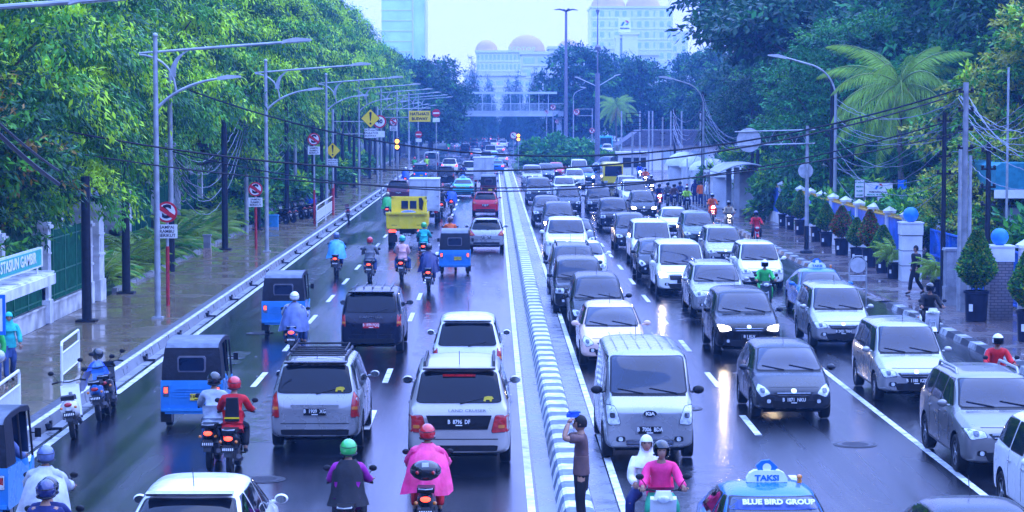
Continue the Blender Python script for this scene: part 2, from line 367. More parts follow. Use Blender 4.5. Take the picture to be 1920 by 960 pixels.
        else: tl=[(hw*.80,tz-.34),(hw*.97,tz-.36),(hw*.94,tz+.0),(hw*.82,tz+.0)]
        tl=tl if x>0 else sym(tl)
        i=add('taillight',patch(bvh,tl,'b',off=.012,border=.06,rr=.15,rings=(1,.9,.6,.3)),[REDL,LENSD])
        cx=sum(p[0] for p in tl)/len(tl); cz_=sum(p[1] for p in tl)/len(tl)-.05
        b=patch(bvh,[(cx-.06,cz_-.03),(cx+.06,cz_-.03),(cx+.06,cz_+.03),(cx-.06,cz_+.03)],'b',off=.02,rr=.25,rings=(1,.6)); add('indicator_lens',b,[AMB],i)
        # mirror
        mb=MB(); ym=Y(ct+.07); xm=x*(hw+.09); zm=cz+.07; s_=1.15 if k in('van','bigsuv') else 1.
        mb.ball((xm,ym,zm),.098*s_,12,sz=.72,sy=.55); mb.tube([(x*hw*.95,ym+.01,zm-.04),(xm-x*.05,ym,zm-.03)],.025,6)
        add('wing_mirror',mb,[P['white'] if k not in('van',) else DARK]); mi=len(parts)-1
        g=MB(); g.lathe([(.078*s_,-.004),(.076*s_,.004)],12,(xm,ym-.056*s_,zm),'y'); g.v=[(v[0],v[1],zm+(v[2]-zm)*.72) for v in g.v]; add('mirror_glass',g,[M('mirror_glass',(.25,.28,.3),.05,.9)],mi)
        fg=[(x*hw*.62-.09,.40),(x*hw*.62+.09,.40),(x*hw*.62+.08,.50),(x*hw*.62-.08,.50)]
        i=add('fog_lamp_recess',patch(bvh,fg,'f',off=.008,rr=.3,rings=(1,.6)),[DARK])
        add('fog_lamp',patch(bvh,[(x*hw*.62-.04,.41),(x*hw*.62+.04,.41),(x*hw*.62+.04,.49),(x*hw*.62-.04,.49)],'f',off=.015,rr=.4,rings=(1,.5)),[LENS],i)
    gz=no-.13
    if k=='van': gr=[(-hw*.5,.33),(hw*.5,.33),(hw*.5,.44),(-hw*.5,.44)]
    elif k in('boxy','bigsuv','lux'): gr=[(-hw*.5,gz-.13),(hw*.5,gz-.13),(hw*.54,gz+.06),(-hw*.54,gz+.06)]
    else: gr=[(-hw*.38,gz-.08),(hw*.38,gz-.08),(hw*.50,gz+.03),(-hw*.50,gz+.03)]
    g=add('grille',patch(bvh,gr,'f',off=.01,rr=.12,rings=(1,.6,.3)),[DARK])
    zs=[p[1] for p in gr]; 
    for u in (.35,.85):
        zz=min(zs)+(max(zs)-min(zs))*u; ww=abs(gr[0][0])*(1 if u<.8 else 1.1)
        add('grille_bar',patch(bvh,[(-ww,zz-.006),(ww,zz-.006),(ww,zz+.006),(-ww,zz+.006)],'f',off=.018,rr=.02,rings=(1,.5)),[M('grille_chrome',(.32,.33,.35),.25,.9)],g,sm=False)
    add('badge',patch(bvh,[(-.055,no-.12),(.055,no-.12),(.055,no-.03),(-.055,no-.03)],'f',off=.028,rr=.4,rings=(1,.6)),[CHROME],g) if k!='van' else 0
    add('scuttle_panel',patch(bvh,[(-hw*.80,cz+.0),(hw*.80,cz+.0),(hw*.80,cz+.032),(-hw*.80,cz+.032)],'f',off=.012,rr=.05,rings=(1,.6,.3)),[DARK])
    if k!='van': add('bonnet_seam',patch(bvh,[(-hw*.62,no-.012),(hw*.62,no-.012),(hw*.62,no-.002),(-hw*.62,no-.002)],'f',off=.004,rr=.02,rings=(1,.5)),[DARK],sm=False)
    if k!='van': add('lower_intake',patch(bvh,[(-hw*.5,.30),(hw*.5,.30),(hw*.58,.47),(-hw*.58,.47)],'f',off=.009,rr=.15,rings=(1,.6,.3)),[DARK])
    add('rear_bumper_insert',patch(bvh,[(-hw*.72,.33),(hw*.72,.33),(hw*.74,.44),(-hw*.74,.44)],'b',off=.01,rr=.12,rings=(1,.6,.3)),[DARK])
    add('tailgate_seam',patch(bvh,[(-hw*.74,.545),(hw*.74,.545),(hw*.74,.56),(-hw*.74,.56)],'b',off=.004,rr=.02,rings=(1,.5)),[DARK],sm=False)
    # wipers on the screen, rear wiper
    def hitf(x,z,sg=1):
        h,n_,_,_=bvh.ray_cast(Vector((x,6*sg,z)),Vector((0,-sg,0))); return (h+Vector((0,.025*sg,0.01))) if h else Vector((x,sg*L/2,z))
    for a,b in (((-.62*hw,zb+.0),(-.02*hw,zb+.09)),((.12*hw,zb),(.66*hw,zb+.08))):
        mb=MB(); mb.tube([hitf(a[0]+(b[0]-a[0])*u,a[1]+(b[1]-a[1])*u) for u in (0,.33,.66,1)],.011,5); add('wiper',mb,[DARK],sm=False)
    if k not in('sedan',):
        mb=MB(); mb.tube([hitf(.02+.42*u,rz0-.02+.10*u,-1) for u in (0,.5,1)],.012,5); add('rear_wiper',mb,[DARK],sm=False)
        h=hitf(0,H-.09,-1); mb=MB(); mb.prism([(-.02,-.02),(.16,0),(.10,.03),(-.1,.025)],-rw*.9,rw*.9,'x'); add('roof_spoiler',mb,[P['white']],loc=(0,h.y-.05,H-.07)); 
    t_,r_=WH.setdefault(wr,wheel_meshes(wr))
    for y in (fy,ry):
        for x in (-1,1):
            parts.append(('wheel',t_,None,(x*(hw-.115),y,wr))); parts.append(('rim',r_,len(parts)-1,(0,0,0)))
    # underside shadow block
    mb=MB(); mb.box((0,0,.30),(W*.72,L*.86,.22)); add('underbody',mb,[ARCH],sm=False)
    hf=bvh.ray_cast(Vector((0,6,.56)),Vector((0,-1,0)))[0]; hb=bvh.ray_cast(Vector((0,-6,.70)),Vector((0,1,0)))[0]
    pz={'van':.62,'hatch':.47,'sedan':.46,'mpv':.52}.get(k,.56)
    hf=bvh.ray_cast(Vector((0,6,pz)),Vector((0,-1,0)))[0]
    pb=tz-.30 if k!='sedan' else tz-.22
    hb=bvh.ray_cast(Vector((0,-6,pb)),Vector((0,1,0)))[0]
    mb=MB(); mb.tube([(0,0,0),(0,-.12,.26)],.006,4); add('antenna',mb,[DARK],loc=(0,Y(rf+.05) if k in('hatch','mpv') else Y(rr-.08),H-.03),sm=False)
    PROTO[k]=dict(parts=parts,fy=fy,ry=ry,pf=(0,hf.y+.022,pz),pr=(0,hb.y-.022,pb),H=H,L=L,W=W,bvh=bvh,c=c,rw=rw,hf=hitf)
    return PROTO[k]
PAINTED={'body','wing_mirror','roof_spoiler'}
def plate(par,loc,face,txt,kind='b',w=.43):
    mb=MB(); mb.box((0,0,0),(w,.016,.135)); bm_={'b':PLATEB,'y':PLATEY,'r':PLATER}[kind]
    o=mb.build('number_plate',[bm_],par,loc=loc)
    if txt:
        tm=PLATEB if kind=='y' else PLATEW
        lettering(txt,.105 if w>.4 else .07,tm,o,(0,-.010 if face=='-y' else .010,.012),face,sx=.86 if len(txt)<10 else .8,bold=.002)
        mb=MB(); mb.box((0,(-.010 if face=='-y' else .010),-.05),(.12,.004,.016)); mb.build('validity_digits',[tm],o)
    return o
def car(k,col,x,y,going,label,cat='car',plate_txt='',pk='b',lit=0,tail=0,group=None,name=None,yaw=0,full=True,dx=0,world=None):
    """x,y = ground pixel under the near axle; going 'away' (rear seen) or 'near' (front seen)"""
    p=car_proto(k)
    rz=(0 if going=='away' else PI)+R(yaw)
    if world: wx,wy=world; 
    else:
        wx,wy=G(x,y)
    near=p['ry'] if going=='away' else p['fy']
    d=Vector((math.cos(rz+PI/2),math.sin(rz+PI/2)))*near
    root=thing(name or {'hatch':'hatchback_car','mpv':'minivan_car','bigmpv':'minivan_car','suv':'sport_utility_car','coupesuv':'sport_utility_car','bigsuv':'sport_utility_car','boxy':'sport_utility_car','sedan':'sedan_car','van':'passenger_van','lux':'passenger_van'}[k],
        label,cat,(wx-d.x,wy-d.y,.004),rz,group)
    skip_front=going=='away'
    obs=[]
    for n,me,par,loc in p['parts']:
        if not full and n in('door_seam','door_handle','grille_bar','badge','indicator_lens','lamp_bulb','fog_lamp','rim','wiper','rear_wiper','antenna','mirror_glass','tailgate_seam','side_sill','scuttle_panel','bonnet_seam','lower_intake','fog_lamp_recess'): obs.append(None); continue
        if skip_front and n in('grille_bar','badge','fog_lamp','fog_lamp_recess','lower_intake','wiper','lamp_bulb','bonnet_seam','scuttle_panel'): obs.append(None); continue
        if not skip_front and n in('rear_wiper','tailgate_seam','rear_bumper_insert','indicator_lens','roof_spoiler'): obs.append(None); continue
        o=link(n,me,root if par is None else (obs[par] or root),loc); obs.append(o)
        if n in PAINTED and k!='van' or n=='body':
            o.material_slots[0].link='OBJECT'; o.material_slots[0].material=P[col]
        if lit and n=='headlight': o.material_slots[0].link='OBJECT'; o.material_slots[0].material=HEADON if lit>1 else HEADSOFT; o['label']='lit headlight'
        if lit and n=='lamp_bulb': o.material_slots[0].link='OBJECT'; o.material_slots[0].material=HEADON
        if tail and n=='taillight': o.material_slots[0].link='OBJECT'; o.material_slots[0].material=REDON; o['label']='lit red taillight'
    if full:
        if going=='near': plate(root,p['pf'],'+y',plate_txt,pk)
        else: plate(root,p['pr'],'-y',plate_txt,pk)
    return root
# ---------------------------------------------------------------- ground and road
def wet_asphalt():
    m=bpy.data.materials.new('wet_asphalt'); m.use_nodes=True; t=m.node_tree; b=t.nodes['Principled BSDF']; N=t.nodes.new; Lk=t.links.new
    tc=N('ShaderNodeTexCoord')
    def noise(sc,det,scale=(1,1,1)):
        mp=N('ShaderNodeMapping'); mp.inputs['Scale'].default_value=scale; n=N('ShaderNodeTexNoise'); n.inputs['Scale'].default_value=sc; n.inputs['Detail'].default_value=det
        Lk(tc.outputs['Object'],mp.inputs[0]); Lk(mp.outputs[0],n.inputs['Vector']); return n.outputs[0]
    def mr(i,a,b_,c,d):
        q=N('ShaderNodeMapRange'); q.inputs[1].default_value=a; q.inputs[2].default_value=b_; q.inputs[3].default_value=c; q.inputs[4].default_value=d; Lk(i,q.inputs[0]); return q.outputs[0]
    streak=noise(1.6,5,(1.,.022,1)); patchy=noise(.22,4,(1,.35,1)); fine=noise(38,2); drops=noise(11,3)
    cr=N('ShaderNodeMix'); cr.data_type='RGBA'; cr.inputs[6].default_value=(.004,.0045,.007,1); cr.inputs[7].default_value=(.010,.011,.014,1)
    Lk(mr(fine,.35,.65,0,1),cr.inputs[0]); Lk(cr.outputs[2],b.inputs['Base Color'])
    a=mr(streak,.38,.62,.05,.20); c=mr(patchy,.42,.60,-.04,.10)
    ad=N('ShaderNodeMath'); ad.operation='ADD'; Lk(a,ad.inputs[0]); Lk(c,ad.inputs[1]); Lk(ad.outputs[0],b.inputs['Roughness'])
    b.inputs['Specular IOR Level'].default_value=.36
    bp=N('ShaderNodeBump'); bp.inputs['Strength'].default_value=.24; bp.inputs['Distance'].default_value=.012
    mm=N('ShaderNodeMath'); mm.operation='MULTIPLY_ADD'; Lk(fine,mm.inputs[0]); mm.inputs[1].default_value=.7; Lk(drops,mm.inputs[2]); Lk(mm.outputs[0],bp.inputs['Height']); Lk(bp.outputs[0],b.inputs['Normal'])
    return m
def wet_tiles(name,c1,c2,mortar,sx=.6,sy=.3,rough=(.06,.32),bump=.3,vert=False):
    m=bpy.data.materials.new(name); m.use_nodes=True; t=m.node_tree; b=t.nodes['Principled BSDF']; N=t.nodes.new; Lk=t.links.new
    tc=N('ShaderNodeTexCoord'); br=N('ShaderNodeTexBrick'); br.inputs['Scale'].default_value=1.; br.inputs['Brick Width'].default_value=sx; br.inputs['Row Height'].default_value=sy; br.inputs['Mortar Size'].default_value=.012
    br.inputs['Color1'].default_value=(*c1,1); br.inputs['Color2'].default_value=(*c2,1); br.inputs['Mortar'].default_value=(*mortar,1)
    if vert:
        mp=N('ShaderNodeMapping'); mp.inputs['Rotation'].default_value=(R(90),0,0); Lk(tc.outputs['Object'],mp.inputs[0]); Lk(mp.outputs[0],br.inputs['Vector'])
    else: Lk(tc.outputs['Object'],br.inputs['Vector'])
    n=N('ShaderNodeTexNoise'); n.inputs['Scale'].default_value=.55; n.inputs['Detail'].default_value=5; Lk(tc.outputs['Object'],n.inputs['Vector'])
    q=N('ShaderNodeMapRange'); q.inputs[1].default_value=.42; q.inputs[2].default_value=.6; q.inputs[3].default_value=rough[0]; q.inputs[4].default_value=rough[1]; Lk(n.outputs[0],q.inputs[0]); Lk(q.outputs[0],b.inputs['Roughness'])
    mx=N('ShaderNodeMix'); mx.data_type='RGBA'; mx.blend_type='MULTIPLY'; q2=N('ShaderNodeMapRange'); q2.inputs[1].default_value=.35; q2.inputs[2].default_value=.65; Lk(n.outputs[0],q2.inputs[0])
    mx.inputs[7].default_value=(.45,.42,.4,1); Lk(q2.outputs[0],mx.inputs[0]); Lk(br.outputs[0],mx.inputs[6]); Lk(mx.outputs[2],b.inputs['Base Color'])
    bp=N('ShaderNodeBump'); bp.inputs['Strength'].default_value=bump; bp.inputs['Distance'].default_value=.01; Lk(br.outputs['Fac'],bp.inputs['Height']); bp.invert=True; Lk(bp.outputs[0],b.inputs['Normal'])
    return m
ASPH=wet_asphalt()
CONC=M('wet_concrete',(.22,.23,.25),.35,var=.25,scale=2.5,rvar=.15,bump=.15); CONCL=M('pale_concrete',(.55,.56,.58),.5,var=.2,scale=2,bump=.1)
LINE=M('road_line_paint',(.58,.59,.58),.4,var=.38,scale=4,rvar=.15); SOIL=M('soil_ground',(.05,.055,.03),.8,var=.4,scale=1.5,bump=.3)
KBLK=M('kerb_black',(.03,.03,.035),.4,var=.3); KWHT=M('kerb_white',(.60,.61,.62),.45,var=.35,scale=5,bump=.2); KGRY=M('kerb_slate',(.11,.15,.21),.45,var=.35,scale=5,bump=.2)
TILE=wet_tiles('wet_sidewalk_tiles',(.30,.22,.12),(.23,.18,.11),(.05,.05,.05),.4,.4)
TILE2=wet_tiles('wet_dark_pavers',(.22,.15,.14),(.15,.13,.13),(.03,.03,.03),.5,.25,(.06,.4))
mb=MB(); mb.add([(-310,-250,-.16),(310,-250,-.16),(310,950,-.16),(-310,950,-.16)],[(0,1,2,3)]); struct(mb,'ground',[SOIL])
mb=MB(); Y0,Y1=-200,945
def sheet(mb,x0,x1,y0,y1,z,mi=None): return mb.add([(x0,y0,z),(x1,y0,z),(x1,y1,z),(x0,y1,z)],[(0,1,2,3)],mi)
mb=MB(); sheet(mb,-9.15,14.6,Y0,Y1,0.); struct(mb,'road',[ASPH])
mb=MB(); Z=.004
sheet(mb,-8.83,-8.67,Y0,330,Z)
def dashes(x,ph,y1=300,w=.07):
    y=ph
    while y<y1: sheet(mb,x-w,x+w,y-1.5,y+1.5,Z); y+=8
dashes(-5.72,54.5-24); dashes(-2.62,55.3-24); dashes(5.36,46.4-16,240)
sheet(mb,.56,.69,Y0,250,Z)
sheet(mb,2.08,2.21,Y0,252,Z); sheet(mb,8.29,8.43,Y0,60,Z)
struct(mb,'lane_marking',[LINE])
mb=MB()
for (x0,x1,y0,y1) in [(-5.2,-3.9,44,52.5),(-8.2,-6.6,58,61),(-2.2,-.4,60,73),(-7.9,-6.9,78,96),(3.0,4.6,35,41),(6.0,7.6,50,58),(9.4,11.6,46,60),(5.8,6.9,70,88),(9.2,12.2,74,79),(-4.9,-3.4,92,118),(-1.9,.2,84,86)]: sheet(mb,x0,x1,y0,y1,.0025)
struct(mb,'road_patch',[M('patched_asphalt',(.018,.019,.022),.2,spec=.3,var=.4,scale=2.2,rvar=.12,bump=.35)])
for (x,y,r) in [(-4.1,39.5,.33),(4.2,49,.33),(7.1,43.6,.35),(10.6,63,.33),(-6.9,66,.33),(-1.2,96,.35)]:
    mb=MB(); mb.lathe([(r+.08,0),(r+.08,.006)],24,(0,0,.003),mi=0); mb.lathe([(r,.005),(r,.012)],24,(0,0,.003),mi=1)
    for i in range(-3,4): mb.box((0,i*.08,.016),(r*1.5*math.cos(i*.3),.02,.006),mi=1)
    tag(mb.build('manhole_cover',[M('manhole_surround',(.03,.03,.033),.5),M('cast_iron_wet',(.04,.04,.045),.3,.6,var=.3,scale=12,bump=.3)],loc=(x,y,0)),'round iron manhole cover set in the wet asphalt','manhole cover','manhole covers in the wet asphalt')
# the median barrier of striped blocks
mb=MB(); y=20.; k=0
while y<252:
    n=min(.625,252-y); prof=[(1.04,0),(1.10,.22),(1.14,.28),(1.20,.30),(1.50,.30),(1.57,.28),(1.60,.22),(1.64,0)]
    sc=1+ .0*y
    mb.prism([(x,z) for x,z in prof],y,y+n-.0,'y',mi=(k%2)); y+=n; k+=1
    if k%32==0: mb.prism([(x,z) for x,z in prof][:],y,y+.05,'y',mi=2); y+=.05
o=struct(mb,'median_kerb',[KWHT,KGRY,KBLK])
mb=MB(); sheet(mb,.74,1.055,Y0,252,.004,0); sheet(mb,1.665,2.05,Y0,252,.004,0); struct(mb,'median_shoulder',[M('shoulder_concrete',(.16,.17,.19),.28,var=.25,scale=1.6,rvar=.12,bump=.12)])
# left pavement, gutter and kerb
mb=MB(); mb.bbox(-13.3,Y0,-.1,-9.62,340,.20,0); struct(mb,'pavement',[TILE])
mb=MB(); mb.bbox(-9.62,Y0,-.05,-9.3,340,.213,1); mb.prism([(-9.3,-.03),(-9.3,.23),(-9.22,.23),(-9.15,-.03)],Y0,340,'y',mi=0); sheet(mb,-9.35,-9.22,Y0,340,.234,2); struct(mb,'kerb',[CONC,M('kerb_brick',(.10,.10,.12),.4,var=.5,scale=9,bump=.3),KWHT])
mb=MB(); sheet(mb,-9.15,-8.92,Y0,340,.004); 
struct(mb,'gutter',[CONC])
for i in range(26):   # black kerb drain grates
    yy=33+i*6.4; mb=MB(); mb.box((-9.14,yy,.09),(.10,.26,.10)); mb.box((-9.02,yy,.03),(.30,.07,.05)); mb.box((-9.1,yy,.17),(.05,.10,.05))
    tag(mb.build('drain_hook',[POLEB]),'small black iron drain hook in the left kerb face','drain','drain hooks along the left kerb')
# garden strip left
mb=MB(); mb.bbox(-16.5,79,-.1,-13.48,340,.22); struct(mb,'garden_ground',[M('wet_turf',(.04,.09,.02),.8,var=.4,scale=8,bump=.4)])
mb=MB(); mb.bbox(-13.48,79,-.1,-13.3,340,.33); struct(mb,'garden_kerb',[CONC])
# right pavement with striped kerb
mb=MB(); mb.bbox(13.55,Y0,-.1,40,77,.13); mb.bbox(13.65,90,-.1,40,250,.13); mb.prism([(13.55,-.1),(13.55,.132),(40,.132),(40,-.1)],77,90,'y',mi=0)
struct(mb,'pavement',[TILE2])
mb=MB(); y=30.;k=0
while y<250:
    n=1.0 
    if not 74<y<91: 
        xk=13.2+max(0,(y-95))*.004
        mb.prism([(xk,0),(xk+.06,.16),(xk+.36,.16),(xk+.36,0)],y,y+n-.03,'y',mi=k%2)
    y+=n;k+=1
struct(mb,'kerb',[KBLK,M('kerb_white_dirty',(.30,.31,.32),.5,var=.5,scale=4)])
mb=MB(); mb.add([(13.2,77,.0),(13.2,90,.0),(14.2,90,.134),(14.2,77,.134)],[(0,1,2,3)]); struct(mb,'driveway_ramp',[TILE2])
# ---------------------------------------------------------------- people
def skin_mesh(name,V,E,mat,root=None,sub=1):
    keys=list(V); me=bpy.data.meshes.new(name); me.from_pydata([V[k][0] for k in keys],[(keys.index(a),keys.index(b)) for a,b in E],[])
    ob=link(name,me); md=ob.modifiers.new('k','SKIN'); md.use_smooth_shade=True; md.branch_smoothing=.6
    if not me.skin_vertices:
        bm=bmesh.new(); bm.from_mesh(me); bm.verts.layers.skin.verify(); bm.to_mesh(me); bm.free()
    for i,k in enumerate(keys):
        s=me.skin_vertices[0].data[i]; r=V[k][1]; s.radius=(r,r) if not isinstance(r,tuple) else r; s.use_root=(k==root)
    sb=ob.modifiers.new('s','SUBSURF'); sb.levels=sub; sb.render_levels=sub
    bpy.context.view_layer.update(); dg=bpy.context.evaluated_depsgraph_get()
    out=bpy.data.meshes.new_from_object(ob.evaluated_get(dg)); out.name=name
    bpy.data.objects.remove(ob); out.materials.clear(); out.materials.append(mat)
    out.polygons.foreach_set('use_smooth',[True]*len(out.polygons)); return out
def join_meshes(name,ms,mats):
    bm=bmesh.new()
    for m_ in ms: bm.from_mesh(m_)
    me=bpy.data.meshes.new(name); bm.to_mesh(me); bm.free()
    for m_ in mats: me.materials.append(m_)
    me.polygons.foreach_set('use_smooth',[True]*len(me.polygons)); return me
def hand(wrist,fwd,side,curl,s=1.):
    """palm and five bent fingers as short chains rooted in the palm"""
    W=Vector(wrist); f=Vector(fwd).normalized(); sd=Vector(side).normalized(); dn=f.cross(sd).normalized()
    if dn.z>0: dn=-dn
    V={};E=[]; ms=[]
    palm=MB(); 
    V['w']=(W,.024);V['p']=(W+f*.045,.036);V['q']=(W+f*.085,.034);E=[('w','p'),('p','q')]
    ms.append(skin_mesh('palm',V,E,SKIN,'w'))
    for i,(o,l) in enumerate(((-.032,.062),(-.011,.074),(.011,.07),(.031,.054))):
        a=W+f*.075+sd*o; b=a+(f*math.cos(curl)+dn*math.sin(curl))*l*.45; c=b+(f*math.cos(curl*2.1)+dn*math.sin(curl*2.1))*l*.35; d=c+(f*math.cos(curl*3)+dn*math.sin(curl*3))*l*.28
        ms.append(skin_mesh('finger',{'a':(a,.0095),'b':(b,.009),'c':(c,.0085),'d':(d,.0075)},[('a','b'),('b','c'),('c','d')],SKIN,'a'))
    a=W+f*.03-sd*.03; b=a-sd*.03+f*.02; c=b+f*.03+dn*.012
    ms.append(skin_mesh('thumb',{'a':(a,.012),'b':(b,.011),'c':(c,.009)},[('a','b'),('b','c')],SKIN,'a'))
    return ms
def head_mesh(c,look,s=1.):
    mb=MB(); m=12; n=20; V=[];Fc=[]
    for i in range(m+1):
        ph=PI*i/m; r=math.sin(ph); z=-math.cos(ph)
        for j in range(n):
            q=2*PI*j/n; x=r*math.cos(q)*.074; y=r*math.sin(q)*.092; zz=z*.118
            if z<-.1: x*=1-.28*(-z-.1); y=y*(1-.15*(-z))+.008*(-z)*(1 if y>0 else 0)
            if y>.06 and abs(x)<.02 and -.45<z<.12: y+=.026*(1-abs(x)/.02)*(1-abs(z+.2)/.4)       # nose
            if y>.05 and .1<abs(x)/.074<.55 and .0<z<.22: y-=.008                              # eye sockets
            if abs(x)>.066 and abs(y)<.02 and -.2<z<.2: x*=1.18                                  # ears
            V.append((x,y,zz))
    for i in range(m):
        for j in range(n): Fc.append((i*n+j,i*n+(j+1)%n,(i+1)*n+(j+1)%n,(i+1)*n+j))
    mb.add(V,Fc); me=mb.mesh('head',[SKIN],False)
    return me
def hmat(c,look,s=1.): return Matrix.Translation(c)@Euler(look,'XYZ').to_matrix().to_4x4()
def limb_dict(J,scale=1.,pad=0.,part='body'):
    g=lambda k:Vector(J[k])
    V={};E=[]
    def a(k,p,r): V[k]=(p,(r+pad) if not isinstance(r,tuple) else tuple(q+pad for q in r))
    pel,ch,nk,hd=g('pel'),g('ch'),g('nk'),g('hd')
    if part in('body','top'):
        a('pel',pel,(.132,.105)); a('wst',pel.lerp(ch,.45),(.130,.10)); a('ch',ch,(.165,.115)); a('up',ch.lerp(nk,.55),(.125,.09)); E+=[('pel','wst'),('wst','ch'),('ch','up')]
        if part=='top': a('cl',ch.lerp(nk,.88),(.082,.074)); E.append(('up','cl'))
        for s in 'lr':
            a('sh'+s,g('sh'+s),.062); a('el'+s,g('el'+s),.046); a('mu'+s,g('sh'+s).lerp(g('el'+s),.5),.055)
            end=g('wr'+s) if part=='body' else g('el'+s).lerp(g('wr'+s),J.get('slv',.88))
            a('wr'+s,end,.030 if part=='body' else .04); E+=[('up','sh'+s),('sh'+s,'mu'+s),('mu'+s,'el'+s),('el'+s,'wr'+s)]
            if J.get('slv',1)<0 and part=='top': V['wr'+s]=(g('sh'+s).lerp(g('el'+s),.75),.055+pad); E=[e for e in E if 'el'+s not in e]; V.pop('el'+s); E.append(('mu'+s,'wr'+s))
    if part=='body':
        a('nk',nk,.055); a('hd',nk.lerp(hd,.55),.05); E+=[('up','nk'),('nk','hd')]
    if part in('body','legs'):
        if part=='legs': a('pel',pel-Vector((0,0,.02)),(.195,.165)); a('wst',pel.lerp(ch,.38),(.165,.135)); E.append(('pel','wst'))
        for s in 'lr':
            a('hp'+s,g('hp'+s),.085 if part=='body' else .100); a('th'+s,g('hp'+s).lerp(g('kn'+s),.5),.078); a('kn'+s,g('kn'+s),.058); a('cf'+s,g('kn'+s).lerp(g('an'+s),.35),.056); a('an'+s,g('an'+s) if part=='body' else g('kn'+s).lerp(g('an'+s),.94),.038 if part=='body' else .052)
            E+=[('pel','hp'+s),('hp'+s,'th'+s),('th'+s,'kn'+s),('kn'+s,'cf'+s),('cf'+s,'an'+s)]
            if part=='body': a('to'+s,g('to'+s),.03); E.append(('an'+s,'to'+s))
    return V,E
def S_(J,k,l,r=None):   # symmetric joint
    J[k+'r']=l; J[k+'l']=(-l[0],l[1],l[2]) if r is None else r
POSE={}
def pose(name,**k): POSE[name]=k
J={'pel':(0,-.14,.92),'ch':(0,-.03,1.20),'nk':(0,.04,1.42),'hd':(0,.09,1.56),'look':(.08,0,0)}
S_(J,'sh',(.185,.0,1.34));S_(J,'el',(.27,.17,1.12));S_(J,'wr',(.30,.42,1.08));S_(J,'hp',(.10,-.12,.88));S_(J,'kn',(.19,.28,.78));S_(J,'an',(.19,.12,.40));S_(J,'to',(.19,.27,.34)); J['hand']=(1.0,(0,1,.0)); POSE['ride']=J
J=dict(POSE['ride']); J.update({'pel':(0,-.52,.95),'ch':(0,-.46,1.24),'nk':(0,-.42,1.46),'hd':(0,-.38,1.60)}); S_(J,'sh',(.18,-.43,1.37));S_(J,'el',(.24,-.34,1.11));S_(J,'wr',(.17,-.14,1.03));S_(J,'hp',(.10,-.50,.90));S_(J,'kn',(.26,-.08,.80));S_(J,'an',(.25,-.25,.42));S_(J,'to',(.25,-.12,.37)); POSE['pillion']=J
J={'pel':(0,0,.93),'ch':(0,0,1.24),'nk':(0,.0,1.47),'hd':(0,.02,1.60),'look':(0,0,0)}
S_(J,'sh',(.18,0,1.40));S_(J,'el',(.24,-.02,1.12));S_(J,'wr',(.25,.08,.88));S_(J,'hp',(.10,0,.90));S_(J,'kn',(.11,.02,.50));S_(J,'an',(.11,-.02,.09));S_(J,'to',(.13,.13,.035)); J['hand']=(.4,(0,.1,-1)); POSE['stand']=J
J=dict(J); J.update({'look':(0,0,0),'slv':-1}); J['shl']=(-.18,.02,1.41); J['ell']=(-.30,.27,1.42); J['wrl']=(-.14,.19,1.64); J['shr']=(.17,0,1.41); J['elr']=(.16,.26,1.36); J['wrr']=(.05,.20,1.60); J['hand']=(.5,(.5,-.2,.6)); POSE['shield']=J
J=dict(POSE['stand']); J['knr']=(.10,.14,.52);J['anr']=(.10,.20,.10);J['tor']=(.11,.34,.05);J['knl']=(-.10,.04,.50);J['anl']=(-.10,-.26,.14);J['tol']=(-.11,-.14,.05);J['elr']=(.25,-.10,1.14);J['wrr']=(.26,.0,.90);J['ell']=(-.25,.06,1.14);J['wrl']=(-.25,.20,.94);POSE['walk']=J
PM={}
